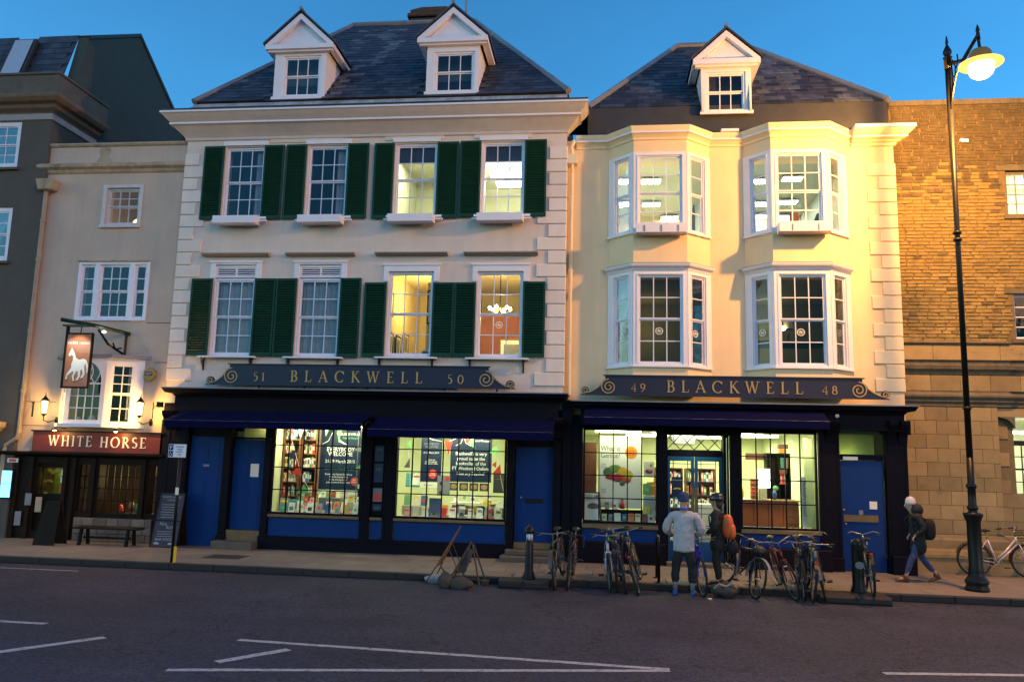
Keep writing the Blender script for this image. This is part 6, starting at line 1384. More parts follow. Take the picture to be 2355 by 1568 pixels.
for s, nm in ((-1, 'front_board'), (1, 'rear_board')):
    MB().add([(-12.66, -.86 + s * .22, .12), (-12.14, -.86 + s * .22, .12), (-12.22, -.86 + s * .02, 1.08), (-12.56, -.86 + s * .02, 1.08), (-12.66, -.84 + s * .22, .12), (-12.14, -.84 + s * .22, .12), (-12.22, -.84 + s * .02, 1.08), (-12.56, -.84 + s * .02, 1.08)], [(0, 1, 2, 3), (5, 4, 7, 6), (0, 4, 5, 1), (1, 5, 6, 2), (2, 6, 7, 3), (3, 7, 4, 0)]).build(nm, m_darkwood, ab)
be = empty('bench', (-11.1, -.6, .12), 'dark wooden bench against the stone base under the pub window', 'bench')
for k in range(3): MB().bbox(-11.95, -10.40, -.80 + k * .13, -.69 + k * .13, .48, .515, .006).build('seat_plank', m_darkwood, be)
for x in (-11.75, -10.62):
    for y in (-.77, -.45): MB().add([(x - .03, y - .03, .12), (x + .03, y - .03, .12), (x + .03, y + .03, .12), (x - .03, y + .03, .12), (x - .025, y - .03 + .05 * (1 if y < -.6 else -1), .478), (x + .025, y - .03 + .05 * (1 if y < -.6 else -1), .478), (x + .025, y + .03 + .05 * (1 if y < -.6 else -1), .478), (x - .025, y + .03 + .05 * (1 if y < -.6 else -1), .478)], [(0, 3, 2, 1), (4, 5, 6, 7), (0, 1, 5, 4), (1, 2, 6, 5), (2, 3, 7, 6), (3, 0, 4, 7)]).build('leg', m_darkwood, be)
MB().box(-11.75, -10.62, -.63, -.59, .26, .31).build('stretcher', m_darkwood, be)
tag(MB().box(-7.95, -7.15, -2.35, -1.75, .1195, .1225).build('pavement_plate', m_kerb), 'dark rectangular plate on the pavement right of the parking sign', 'cover')  # thin dark sheet laid over the flagstones
bpy.data.objects['pavement_plate'].location = (-.25, .35, .0015)
# road-works signs lying folded at the kerb, with sandbags
m_rust = mat('rusty_sign_back', (.16, .085, .028), .7, .2, 6, .2, 40); m_frame = mat('dark_tube', (.03, .03, .025), .6, .3, 8, .2)
rs = empty('roadworks_sign', (-2.9, -3.4, 0), 'brown triangular roadworks sign seen edge-on, propped on thin legs at the kerb', 'sign')
MB().add([(-2.57, -3.44, 1.06), (-2.57, -3.40, 1.06), (-2.95, -3.12, .36), (-2.95, -3.74, .36), (-2.555, -3.44, 1.055), (-2.555, -3.40, 1.055), (-2.935, -3.12, .355), (-2.935, -3.74, .355)], [(0, 1, 2, 3), (7, 6, 5, 4), (0, 4, 5, 1), (1, 5, 6, 2), (2, 6, 7, 3), (3, 7, 4, 0)]).build('sign_plate', m_rust, rs)
q = MB(); q.tube([(-2.93, -3.72, .37), (-3.16, -3.74, 0)], .013, 6); rs_l = q.build('leg', m_frame, rs)
MB().tube([(-2.93, -3.14, .37), (-3.10, -3.12, 0)], .013, 6).build('leg', m_frame, rs)
MB().tube([(-2.74, -3.66, .72), (-2.40, -3.68, .0)], .008, 6).build('leg', m_frame, rs); MB().tube([(-2.74, -3.2, .72), (-2.44, -3.16, .0)], .008, 6).build('leg', m_frame, rs)
rs2 = empty('folded_sign', (-2.4, -3.1, 0), 'dark folded roadworks frame with crossed legs right of the brown triangular sign', 'sign')
for (a, b) in (((-2.42, -3.05, .74), (-2.80, -3.45, .0)), ((-2.42, -3.0, .74), (-2.78, -3.0, .0)), ((-2.40, -3.05, .72), (-2.20, -3.35, .0)), ((-2.38, -3.0, .70), (-2.10, -3.12, .0))): MB().tube([a, b], .017, 6).build('leg', m_frame, rs2)
for (a, b) in (((-2.72, -3.35, .16), (-2.12, -3.16, .08)), ((-2.92, -3.38, .05), (-2.40, -3.12, .42)), ((-2.95, -3.20, .30), (-2.60, -3.44, .02)), ((-2.56, -3.15, .45), (-2.50, -3.35, .03))): MB().tube([a, b], .014, 6).build('cross_bar', m_frame, rs2)
MB().add([(-2.46, -3.10, .66), (-2.66, -3.32, .20), (-2.46, -3.34, .24), (-2.36, -3.12, .60)], [(0, 1, 2, 3)]).build('hanging_plate', m_frame, rs2); MB().bbox(-2.20, -2.06, -3.22, -3.08, .0, .09, .01).build('foot_block', m_frame, rs2)
def sandbag(x, y, z, rx, ry, rz, rot, m, label):
    rr = random.Random(int(abs(x) * 1000))
    def fn(p): return [math.copysign(abs(p[0]) ** .7, p[0]) * (1 + .05 * math.sin(7 * p[1] + 3 * p[2])), math.copysign(abs(p[1]) ** .75, p[1]) * (1 + .06 * math.sin(6 * p[0])), p[2] * (1 + .15 * math.sin(5 * p[0] + 2)) + .10 * math.sin(4 * p[0] + p[1] * 3)]
    o = MB().ell((0, 0, 0), rx, ry, rz, 20, 12, fn).build('sandbag', m, None, True); o.location = (x, y, z); o.rotation_euler = (0, 0, rot); return tag(o, label, 'sandbag')
m_bagw = mat('pale_sack', (.30, .28, .27), .9, .15, 8, .5, 60); m_bagd = mat('dark_sack', (.055, .045, .038), .85, .3, 8, .5, 60)
sandbag(-3.02, -3.12, .07, .24, .13, .08, .05, m_bagw, 'pale sandbag under the left leg of the roadworks sign')
sandbag(-2.78, -3.62, .12, .13, .14, .14, .3, m_bagd, 'upright dark sandbag at the foot of the roadworks sign'); sandbag(-2.50, -3.66, .09, .25, .12, .10, -.25, m_bagd, 'long dark sandbag lying flat on the road before the folded frame')
tag(MB().ell((0, 0, 0), .24, .17, .13, 18, 12, lambda p: [p[0] * (1 + .12 * math.sin(5 * p[1])), p[1] * (1 + .1 * math.sin(6 * p[0])), p[2] * (1 + .25 * math.sin(6 * p[0] + 1))]).build('bag', m_bagd, None, True), 'slumped dark bag with a pale strap lying at the kerb by the helmeted person', 'bag')
bg_ = bpy.data.objects['bag']; bg_.location = (2.12, -3.32, .12); MB().tube([(1.92, -3.40, .16), (2.0, -3.45, .24), (2.12, -3.44, .20), (2.22, -3.46, .26), (2.30, -3.40, .18)], .02, 6).build('strap', m_bagw, bg_)
tag(MB().lathe([(.03, 0), (.035, .02)], (1.82, -3.62, 0), 10).build('litter', m_paper), 'small white scrap lying on the road by the blue bicycle', 'litter')

# ================================================================== BICYCLES
m_tyre = mat('tyre_rubber', (.007, .007, .007), .85, .2, 20, .2, 80); m_chrome = mat('dull_chrome', (.30, .28, .26), .32, .2, 10, 0, metal=.7); m_rim = mat('worn_rim', (.12, .11, .10), .45, .1, 20, 0, metal=.6)
m_saddle = mat('saddle_black', (.008, .007, .007), .5, .1, 10, .1)
def ring(mb, c, r, t, n=32, seg=6): mb.tube([(c[0] + r * math.cos(2 * math.pi * k / n), c[1], c[2] + r * math.sin(2 * math.pi * k / n)) for k in range(n)], t, seg, closed=True)
mb = MB(); ring(mb, (0, 0, 0), .322, .022); ME_TYRE = mb.mesh('tyre', m_tyre, True)
mb = MB(); ring(mb, (0, 0, 0), .302, .010); ME_RIM = mb.mesh('rim', m_rim, True)
mb = MB()
for k in range(18):
    a = 2 * math.pi * k / 18; a2 = a + (.35 if k % 2 else -.35); s = .02 if k % 4 < 2 else -.02
    mb.tube([(.02 * math.cos(a2), s, .02 * math.sin(a2)), (.30 * math.cos(a), 0, .30 * math.sin(a))], .0016, 3, cap=False)
ME_SPOKE = mb.mesh('spokes', m_chrome)
mb = MB(); mb.tube([(0, -.05, 0), (0, .05, 0)], .016, 8); ME_HUB = mb.mesh('hub', m_chrome)
PAINT = {}
def paint(n, c, met=.2):
    return mat('bike_' + n, c, .35, .08, 12, .03, metal=met, coat=.3)
def bicycle(label, near, yaw, lean, color, front_near=True, bars='flat', z_near=0.0, z_far=.12, guards=False, rack=False, basket=False, loop=False, steer=0.0, extra=None, side=None):
    e = empty('bicycle', (0, 0, 0), label, 'bicycle', 'bicycles parked on the street'); c = paint(*color)
    RW = (0, 0, .34); FW = (1.04, 0, .34)
    for nm, p in (('rear_wheel', RW), ('front_wheel', FW)):
        w = bpy.data.objects.new('wheel', ME_TYRE); C.objects.link(w); w.parent = e; w.location = p
        if nm == 'front_wheel': w.rotation_euler = (0, 0, steer)
        for me, n2 in ((ME_RIM, 'rim'), (ME_SPOKE, 'spokes'), (ME_HUB, 'hub')):
            o = bpy.data.objects.new(n2, me); C.objects.link(o); o.parent = w
    BB = (.44, 0, .28); ST = (.30, 0, .74); SP = (.27, 0, .90); HT = (.84, 0, .82); HB = (.88, 0, .68)
    f = MB()
    f.tube([BB, ST], .016, 8); f.tube([BB, HB], .019, 8); f.tube([HB, HT], .021, 8)
    if loop: f.tube([(.46, 0, .38), (.62, 0, .52), (.85, 0, .78)], .019, 8)
    else: f.tube([ST, (.845, 0, .79)], .016, 8)
    for s in (-1, 1): f.tube([BB, (.22, s * .04, .31), (0, s * .055, .34)], .009, 6); f.tube([ST, (.22, s * .035, .66), (0, s * .055, .34)], .008, 6)
    f.build('frame', c, e, True)
    k = MB()
    for s in (-1, 1): k.tube([(HB[0] + .01, s * .045, .66), (.97, s * .05, .46), (1.04, s * .055, .34)], .011, 6)
    k.tube([(HB[0] + .01, -.055, .665), (HB[0] + .01, .055, .665)], .014, 6); k.build('fork', c, e, True)
    MB().tube([ST, SP], .012, 8).build('seat_post', m_chrome, e, True)
    sd = MB(); sd.ell((.24, 0, .93), .14, .075, .03, 14, 8, lambda p: [p[0], p[1] * (1 - .5 * max(0, p[0]) - .15 * max(0, -p[0]) * 0), p[2]]); sd.build('saddle', m_saddle, e, True)
    hb = MB(); hb.tube([HT, (.815, 0, .92), (.86, 0, .95)], .014, 8)
    if bars == 'flat': pts = [(.80, -.30, .97), (.83, -.2, .965), (.87, 0, .95), (.83, .2, .965), (.80, .30, .97)]
    elif bars == 'swept': pts = [(.62, -.27, .98), (.72, -.26, 1.0), (.82, -.18, 1.02), (.86, 0, .96), (.82, .18, 1.02), (.72, .26, 1.0), (.62, .27, .98)]
    else: pts = [(.78, -.20, .80), (.92, -.21, .80), (.98, -.21, .88), (.92, -.20, .95), (.85, -.18, .95), (.85, .18, .95), (.92, .20, .95), (.98, .21, .88), (.92, .21, .80), (.78, .20, .80)]
    hb.tube(pts, .011, 8); h = hb.build('handlebar', m_chrome if bars != 'drop' else m_saddle, e, True)
    for s in (-1, 1):
        p, q = Vector(pts[0 if s < 0 else -1]), Vector(pts[1 if s < 0 else -2]); d = (q - p)
        MB().tube([p - d * .05, p + d * .85], .017, 8).build('grip', m_saddle, h, True)
        MB().tube([p + d * 1.1 + Vector((.02, 0, -.01)), p + d * .3 + Vector((.06, 0, -.03))], .006, 5).build('brake_lever', m_chrome, h)
    cr = MB(); cr.tube([(BB[0], -.06, BB[2]), (BB[0], .06, BB[2])], .018, 8); ring(cr, (BB[0], -.045, BB[2]), .09, .005, 24, 4)
    for a in range(5): cr.tube([(BB[0], -.045, BB[2]), (BB[0] + .09 * math.cos(a * 1.257), -.045, BB[2] + .09 * math.sin(a * 1.257))], .005, 4)
    for s, dx, dz in ((-1, .14, -.09), (1, -.14, .09)): cr.tube([(BB[0], s * .06, BB[2]), (BB[0] + dx, s * .08, BB[2] + dz)], .008, 6)
    cr = cr.build('crankset', m_chrome, e)
    for s, dx, dz in ((-1, .14, -.09), (1, -.14, .09)): MB().box(BB[0] + dx - .045, BB[0] + dx + .045, min(s * .09, s * .18), max(s * .09, s * .18), BB[2] + dz - .012, BB[2] + dz + .012).build('pedal', m_saddle, cr)
    MB().add([(0.0, -.044, .385), (.44, -.044, .372), (.44, -.044, .362), (0, -.044, .378), (0, -.044, .30), (.44, -.044, .192), (.44, -.044, .184), (0, -.044, .294)], [(0, 1, 2, 3), (4, 5, 6, 7)]).build('chain', m_chrome, e)
    if guards:
        for cx, a0, a1 in ((0, -20, 175), (1.04, 20, 190)):
            g = MB(); prev = None; pts = [(cx + .365 * math.cos(R(a)), .34 + .365 * math.sin(R(a))) for a in range(a0, a1, 15)]
            for i in range(len(pts) - 1):
                (xa, za), (xb, zb_) = pts[i], pts[i + 1]; g.add([(xa, -.03, za), (xb, -.03, zb_), (xb, .03, zb_), (xa, .03, za), (xa * .995 + cx * .005, -.03, za - .006), (xb * .995 + cx * .005, -.03, zb_ - .006), (xb, .03, zb_ - .006), (xa, .03, za - .006)], [(0, 1, 2, 3), (7, 6, 5, 4), (0, 4, 5, 1), (3, 2, 6, 7)])
            g.build('mudguard', guards if not isinstance(guards, bool) else m_iron, e)
    if rack:
        k = MB(); 
        for s in (-1, 1): k.tube([(.24, s * .05, .72), (-.18, s * .055, .72), (-.16, s * .055, .71)], .006, 5); k.tube([(-.10, s * .055, .72), (0, s * .065, .35)], .005, 5)
        for x in (.1, 0, -.1): k.tube([(x, -.055, .72), (x, .055, .72)], .005, 5)
        k.build('rear_rack', m_iron, e)
    if basket:
        k = MB(); x0, x1, z0, z1 = .92, 1.22, .74, .96
        for z in (z0, .80, .86, .91, z1):
            o_ = (z - z0) * .15; k.tube([(x0 - o_, -.17 - o_, z), (x1 + o_, -.17 - o_, z), (x1 + o_, .17 + o_, z), (x0 - o_, .17 + o_, z)], .004, 4, closed=True)
        for i in range(7):
            t = i / 6
            for (px, py) in ((x0 + (x1 - x0) * t, -.17), (x0 + (x1 - x0) * t, .17), (x0, -.17 + .34 * t), (x1, -.17 + .34 * t)): k.tube([(px, py, z0), (px + (px - 1.07) * .2, py * 1.2, z1)], .003, 4)
        k.build('basket', m_iron, e)
    MB().ell((-.05, 0, .66) if not rack else (-.19, 0, .70), .02, .03, .03, 8, 6).build('rear_reflector', mat('red_reflector', (.35, .01, .01), .3, .05, 8, 0), e)
    if extra: extra(e)
    # place: near wheel touches the ground at `near`; the other lies 1.04 m along the heading
    nx, ny = near; d = Vector((math.sin(yaw), math.cos(yaw), 0)); drop = z_far - z_near
    if side is not None:
        e.rotation_euler = (lean, 0, side); e.location = (nx, ny, z_near); return e
    p = math.asin(drop / 1.04)
    if front_near: fwd = -d; rx, ry, rz = nx + d.x * 1.04 * math.cos(p), ny + d.y * 1.04 * math.cos(p), z_far; pitch = p
    else: fwd = d; rx, ry, rz = nx, ny, z_near; pitch = -p
    ang = math.atan2(fwd.y, fwd.x)
    M = Matrix.Rotation(ang, 4, 'Z') @ Matrix.Rotation(pitch, 4, 'Y') @ Matrix.Rotation(lean, 4, 'X')
    e.rotation_euler = M.to_euler(); e.location = (rx, ry, rz - .003); return e
def bag_on_bar(e):
    MB().ell((.93, 0, .80), .10, .15, .10, 12, 8).build('bar_bag', m_saddle, e, True)
def lime_bottle(e): MB().tube([(.60, .03, .84), (.74, .06, .86)], .028, 8).build('grip_cover', mat('lime_plastic', (.30, .60, .06), .4, .05, 8, 0), e, True)
bicycle('leftmost bicycle, dark with pale tyres, standing end-on by the black bollard', (-.84, -3.30), R(5), R(5), ('charcoal', (.05, .05, .05)), True, 'flat', guards=m_rim, steer=.1)
bicycle('dark bicycle with drop handlebars right behind the leftmost one', (-.62, -3.26), R(3), R(-5), ('black', (.012, .012, .012)), True, 'drop')
bicycle('bicycle with a white front fork and a lime green tube on its bars', (.13, -3.30), R(-2), R(3), ('white', (.55, .55, .62)), True, 'flat', steer=.05, extra=lime_bottle)
bicycle('dark blue mountain bicycle in the middle of the left group of three', (.42, -3.34), R(-3), R(-12), ('navy', (.03, .05, .14)), False, 'flat')
bicycle('black bicycle with a pale saddle, rightmost of the left group', (.64, -3.42), R(4), R(-15), ('black2', (.02, .018, .02)), False, 'flat', rack=True)
bicycle('dark bicycle crowded between the white-forked one and the navy one', (.27, -3.26), R(0), R(-6), ('black3', (.015, .015, .02)), False, 'flat', guards=True)
bicycle('bright blue bicycle between the man in the fleece and the cyclist', (1.73, -3.34), R(0), R(3), ('blue', (.012, .02, .38)), True, 'flat', steer=.15)
bicycle('bicycle with a dark bar bag and white mudguard right of the orange backpack', (2.60, -3.32), R(-22), R(-11), ('grey', (.04, .04, .045)), True, 'flat', guards=m_dimblind, steer=-.2, extra=bag_on_bar)
bicycle('red bicycle leaning left in the tangled group near the blue door', (3.30, -3.30), R(-2), R(15), ('red', (.16, .015, .01)), True, 'swept', steer=.15)
bicycle('silver bicycle in the centre of the tangled right group', (3.56, -3.42), R(9), R(-5), ('silver', (.14, .15, .17)), True, 'flat', guards=True)
bicycle('dark bicycle leaning right with a white mudguard tip, right of the tangled group', (3.80, -3.36), R(12), R(-12), ('brown', (.05, .03, .02)), False, 'swept', guards=m_dimblind, rack=True)
bicycle('bicycle with raised silver bars parked in front of the thick bollard', (4.58, -3.36), R(11), R(-3), ('olive', (.05, .05, .04)), False, 'swept', z_near=.135, z_far=.12, guards=True, rack=True)
bicycle('second dark bicycle hidden in the middle of the tangled right group', (3.46, -3.28), R(8), R(3), ('black4', (.012, .014, .03)), True, 'flat', rack=True)
bicycle('pale pink step-through bicycle with a basket leaning on the stone wall', (7.68, .02), 0, R(-6), ('pale', (.62, .52, .55)), True, 'swept', z_near=.12, side=R(-1.5), guards=True, basket=True, loop=True)

# ================================================================== PEOPLE
def skinned(name, V, E, m, parent=None, root=None, sub=2, smooth=True, folds=0):
    names = list(V); idx = {n: i for i, n in enumerate(names)}
    me = bpy.data.meshes.new(name); me.from_pydata([V[n][0] for n in names], [(idx[a], idx[b]) for a, b in E], [])
    me.materials.append(m)
    o = bpy.data.objects.new(name, me); C.objects.link(o)
    sk = o.modifiers.new('skin', 'SKIN'); sk.use_smooth_shade = smooth; sk.branch_smoothing = .6
    if not me.skin_vertices: raise RuntimeError('no skin layer')
    sv = me.skin_vertices[0].data
    for i, n in enumerate(names):
        r = V[n][1]; sv[i].radius = r if isinstance(r, tuple) else (r, r); sv[i].use_root = (n == (root or names[0]))
    ss = o.modifiers.new('smooth', 'SUBSURF'); ss.levels = sub; ss.render_levels = sub
    if folds:
        ss.levels = ss.render_levels = 4
        for k, (sc, st) in enumerate(((.11, .030), (.045, .012))):
            tx = bpy.data.textures.new('cloth_folds', 'CLOUDS'); tx.noise_scale = sc; tx.noise_depth = 1
            dm = o.modifiers.new('folds', 'DISPLACE'); dm.texture = tx; dm.strength = st * folds; dm.mid_level = .5; dm.texture_coords = 'LOCAL'
    return attach(o, parent, keep=False) if parent is not None else o
def chain(*n): return [(n[i], n[i + 1]) for i in range(len(n) - 1)]
m_skin = mat('skin', (.42, .25, .18), .6, .08, 10, .05, 60); m_fleece = mat('grey_fleece', (.42, .39, .42), .95, .12, 10, .6, 90, sheen=.4); m_beanie = mat('navy_beanie', (.03, .05, .12), .9, .15, 20, .5, 120)
m_blackc = mat('black_cloth', (.012, .012, .014), .85, .2, 8, .3, 80); m_jeans = mat('blue_jeans', (.045, .06, .15), .85, .25, 14, .3, 90); m_bluet = mat('blue_trainer', (.02, .10, .30), .5, .2, 12, .1)
m_orange = mat('orange_nylon', (.62, .12, .02), .5, .15, 6, .2, 40); m_darkcoat = mat('dark_coat', (.010, .011, .010), .8, .3, 7, .4, 60); m_boot = mat('brown_boot', (.10, .05, .02), .6, .2, 10, .2); m_sock = mat('grey_sock', (.20, .20, .22), .9, .1, 12, .2); m_knit = mat('white_knit', (.62, .56, .56), .9, .1, 30, .6, 140)
def shoe(parent, x, y, z, ang, m, L=.27, name='shoe', boot=0):
    T = Fr(x, y, ang); mb = MB(T)
    prof = [(-.08, .0, .035), (-.07, .07, .038), (0, .09, .04), (.07, .065, .045), (.15, .045, .045), (.19, .02, .03)]
    vs = []; fs = []; n = 10
    for (u, h, w) in prof:
        for k in range(n):
            a = 2 * math.pi * k / n; vs.append((w * math.cos(a), u * L / .27, z + max(0, h * .5 + .5 * h * math.sin(a) + .012)))
    for i in range(len(prof) - 1):
        for k in range(n): fs.append((i * n + k, i * n + (k + 1) % n, (i + 1) * n + (k + 1) % n, (i + 1) * n + k))
    fs += [tuple(range(n - 1, -1, -1)), tuple((len(prof) - 1) * n + k for k in range(n))]
    mb.add(vs, fs)
    if boot: mb.lathe([(.045, .05), (.055, .09), (.052, boot), (.045, boot + .005)], (0, -.02, z), 10)
    return mb.build(name, m, parent, True)
def hand(V, E, wrist, d, up, side, pre, s=1.0, curl=.5):
    """five fingers growing from the palm, added to a body skeleton; d: direction of the fingers, side: thumb side"""
    d, up, side = Vector(d).normalized(), Vector(up).normalized(), Vector(side).normalized(); w = Vector(V[wrist][0])
    palm = w + d * .055 * s; V[pre + 'palm'] = (tuple(palm), (.030 * s, .016 * s)); E.append((wrist, pre + 'palm'))
    for i, (off, L) in enumerate(((.030, .070), (.010, .080), (-.010, .074), (-.030, .058))):
        a = palm + d * .035 * s + side * off * s; b = a + (d * (1 - curl * .4) + up * -curl * .5) * L * .5 * s; c = b + (d * (1 - curl) - up * curl) * L * .5 * s
        V[pre + 'k%d' % i] = (tuple(a), .0095 * s); V[pre + 'm%d' % i] = (tuple(b), .0085 * s); V[pre + 't%d' % i] = (tuple(c), .007 * s)
        E.extend(chain(pre + 'palm', pre + 'k%d' % i, pre + 'm%d' % i, pre + 't%d' % i))
    a = palm + side * .040 * s - d * .01 * s; b = a + (side * .5 + d).normalized() * .035 * s; V[pre + 'th1'] = (tuple(a), .011 * s); V[pre + 'th2'] = (tuple(b), .009 * s); E.extend(chain(pre + 'palm', pre + 'th1', pre + 'th2'))
def head_parts(parent, T, c, yawdir, s=1.0, ears=True):
    """eyes, ears and mouth of a head whose centre is c and which looks along yawdir"""
    f = Vector((math.sin(yawdir), math.cos(yawdir), 0)); r = Vector((f.y, -f.x, 0)); c = Vector(c)
    for k in (-1, 1):
        p = c + f * .088 * s + r * k * .032 * s + Vector((0, 0, .01)); MB().ell(tuple(p), .012, .012, .008, 8, 6).build('eye', m_ink, parent)
        if ears: p = c + r * k * .082 * s + Vector((0, 0, -.005)); MB().ell(tuple(p), .014, .022, .032, 8, 6).build('ear', m_skin, parent, True)
    p = c + f * .090 * s + Vector((0, 0, -.055)); MB().ell(tuple(p), .022, .010, .006, 8, 6).build('mouth', mat('lips', (.30, .10, .08), .5, .05, 8, 0), parent, True)
# --- man in grey fleece, seen from behind, a bag of limbs slightly turned to the cyclist
man = empty('person', (0, 0, 0), 'person in grey fleece, navy beanie and cropped black trousers, seen from behind', 'person')
Vb = {'pelvis': ((0, 0, .92), (.10, .08)), 'waist': ((0, 0, 1.06), (.13, .10)), 'chest': ((0, 0, 1.28), (.16, .11)), 'necko': ((0, 0, 1.43), (.07, .06)), 'neck': ((0, .01, 1.50), .064), 'jaw': ((0, .035, 1.56), (.078, .088)), 'headc': ((0, .03, 1.64), (.098, .115)), 'top': ((0, .02, 1.71), (.085, .10)),
      'nose': ((0, .135, 1.60), .010)}
Eb = chain('pelvis', 'waist', 'chest', 'necko', 'neck', 'jaw', 'headc', 'top') + [('headc', 'nose')]
for s, n in ((-1, 'l'), (1, 'r')):
    Vb['sh' + n] = ((s * .19, 0, 1.39), .055); Vb['el' + n] = ((s * .315, .06, 1.13), .042); Vb['wr' + n] = ((s * .20, .27, 1.04), .028)
    Eb += chain('chest', 'sh' + n, 'el' + n, 'wr' + n)
    Vb['hip' + n] = ((s * .09, 0, .86), .06); Vb['kn' + n] = ((s * .14, .02, .48), .055); Vb['ank' + n] = ((s * .15, -.02, .09), .036); Vb['toe' + n] = ((s * .17, .12, .04), .030)
    Eb += chain('pelvis', 'hip' + n, 'kn' + n, 'ank' + n, 'toe' + n)
    hand(Vb, Eb, 'wr' + n, (-s * .5, .8, -.1), (0, 0, 1), (-s, -.3, .3), 'h' + n, 1.0, .7)
skinned('body', Vb, Eb, m_skin, man)
Vf = {'hem': ((0, 0, .72), (.20, .15)), 'belly': ((0, 0, .98), (.20, .15)), 'chest': ((0, 0, 1.24), (.20, .145)), 'upper': ((0, 0, 1.38), (.165, .115)), 'collar': ((0, .0, 1.475), (.085, .08))}
Ef = chain('hem', 'belly', 'chest', 'upper', 'collar')
for s, n in ((-1, 'l'), (1, 'r')):
    Vf['s' + n] = ((s * .20, 0, 1.37), .085); Vf['m' + n] = ((s * .28, .01, 1.25), .082); Vf['e' + n] = ((s * .325, .05, 1.11), .085); Vf['w' + n] = ((s * .22, .22, 1.02), .055); Ef += chain('upper', 's' + n, 'm' + n, 'e' + n, 'w' + n)
skinned('fleece', Vf, Ef, m_fleece, man, 'belly', folds=1)
Vt = {'p': ((0, 0, .98), (.16, .125)), 'p2': ((0, 0, .84), (.155, .125))}; Et = [('p', 'p2')]
for s, n in ((-1, 'l'), (1, 'r')):
    Vt['t' + n] = ((s * .11, 0, .70), .098); Vt['k' + n] = ((s * .14, .02, .48), .082); Vt['c' + n] = ((s * .15, .0, .30), .084); Vt['e' + n] = ((s * .15, -.01, .20), .074); Et += chain('p2', 't' + n, 'k' + n, 'c' + n, 'e' + n)
    MB().lathe([(.040, 0), (.044, .10), (.046, .13)], (s * .15, -.02, .10), 10).build('sock', m_sock, man, True); shoe(man, s * .16, -.0, 0, -s * .12, m_bluet)
skinned('trousers', Vt, Et, m_blackc, man, 'p', folds=1)
MB().lathe([(.094, 0), (.101, .012), (.101, .040), (.098, .045), (.100, .085), (.088, .13), (.055, .160), (.015, .172)], (0, .018, 1.61), 20).build('beanie', m_beanie, man, True); MB().lathe([(.085, 0), (.078, .045)], (0, .0, 1.465), 14).build('collar', mat('blue_collar', (.05, .10, .45), .8, .1, 9, .1), man, True)
head_parts(man, None, (0, .03, 1.63), 0)
man.location = (1.42, -3.28, 0); man.rotation_euler = (0, 0, R(-14)); man.scale = (1.0, 1.0, 1.0)
# --- cyclist with helmet and orange backpack, turned to the left
cy = empty('person', (0, 0, 0), 'person in a black cycling helmet and dark coat with an orange backpack, facing left', 'person')
Vb = {'pelvis': ((0, 0, .86), (.09, .07)), 'waist': ((0, 0, 1.0), (.11, .09)), 'chest': ((0, 0, 1.20), (.14, .10)), 'necko': ((0, 0, 1.34), (.06, .055)), 'neck': ((0, .015, 1.40), .058), 'jaw': ((0, .045, 1.455), (.070, .082)), 'headc': ((0, .035, 1.53), (.092, .108)), 'top': ((0, .03, 1.595), (.08, .095)), 'nose': ((0, .15, 1.50), .014)}
Eb = chain('pelvis', 'waist', 'chest', 'necko', 'neck', 'jaw', 'headc', 'top') + [('headc', 'nose')]
for s, n in ((-1, 'l'), (1, 'r')):
    Vb['sh' + n] = ((s * .165, 0, 1.30), .048); Vb['el' + n] = ((s * .22, .0, 1.05), .036); Vb['wr' + n] = ((s * .17, .20, .92), .024); Eb += chain('chest', 'sh' + n, 'el' + n, 'wr' + n)
    Vb['hip' + n] = ((s * .08, 0, .80), .055); Vb['kn' + n] = ((s * .085, .03, .45), .052); Vb['ank' + n] = ((s * .09, -.02, .08), .034); Vb['toe' + n] = ((s * .10, .11, .04), .028); Eb += chain('pelvis', 'hip' + n, 'kn' + n, 'ank' + n, 'toe' + n)
    hand(Vb, Eb, 'wr' + n, (-s * .2, 1, -.2), (0, 0, 1), (-s, 0, .2), 'h' + n, .92, .6)
skinned('body', Vb, Eb, m_skin, cy)
Vf = {'hem': ((0, 0, .54), (.185, .15)), 'hip': ((0, 0, .80), (.175, .135)), 'belly': ((0, 0, 1.0), (.155, .125)), 'chest': ((0, 0, 1.20), (.17, .13)), 'upper': ((0, 0, 1.30), (.14, .11)), 'collar': ((0, .01, 1.40), (.085, .085))}
Ef = chain('hem', 'hip', 'belly', 'chest', 'upper', 'collar')
for s, n in ((-1, 'l'), (1, 'r')):
    Vf['s' + n] = ((s * .17, 0, 1.29), .07); Vf['e' + n] = ((s * .235, .0, 1.05), .060); Vf['w' + n] = ((s * .18, .17, .93), .042); Ef += chain('upper', 's' + n, 'e' + n, 'w' + n)
skinned('coat', Vf, Ef, m_darkcoat, cy, 'belly', folds=1)
Vt = {'p': ((0, 0, .95), (.13, .11)), 'p2': ((0, 0, .80), (.135, .115))}; Et = [('p', 'p2')]
for s, n in ((-1, 'l'), (1, 'r')):
    Vt['t' + n] = ((s * .085, .01, .62), .082); Vt['k' + n] = ((s * .088, .03, .45), .062); Vt['c' + n] = ((s * .09, -.01, .27), .056); Vt['e' + n] = ((s * .09, -.02, .10), .042); Et += chain('p2', 't' + n, 'k' + n, 'c' + n, 'e' + n); shoe(cy, s * .095, 0, 0, -s * .1, m_blackc, .25)
skinned('leggings', Vt, Et, m_blackc, cy, 'p')
hm = MB(); hm.ell((0, .005, 1.57), .108, .135, .115, 20, 12, lambda p: [p[0], p[1], max(p[2], -.38 - .25 * max(0, -p[1]))]); hm.ell((0, .125, 1.565), .075, .045, .012, 12, 6, lambda p: [p[0], p[1], p[2] - .8 * max(0, p[1])])
hl = hm.build('helmet', mat('helmet_shell', (.015, .013, .012), .25, .1, 8, 0, coat=.5), cy, True)
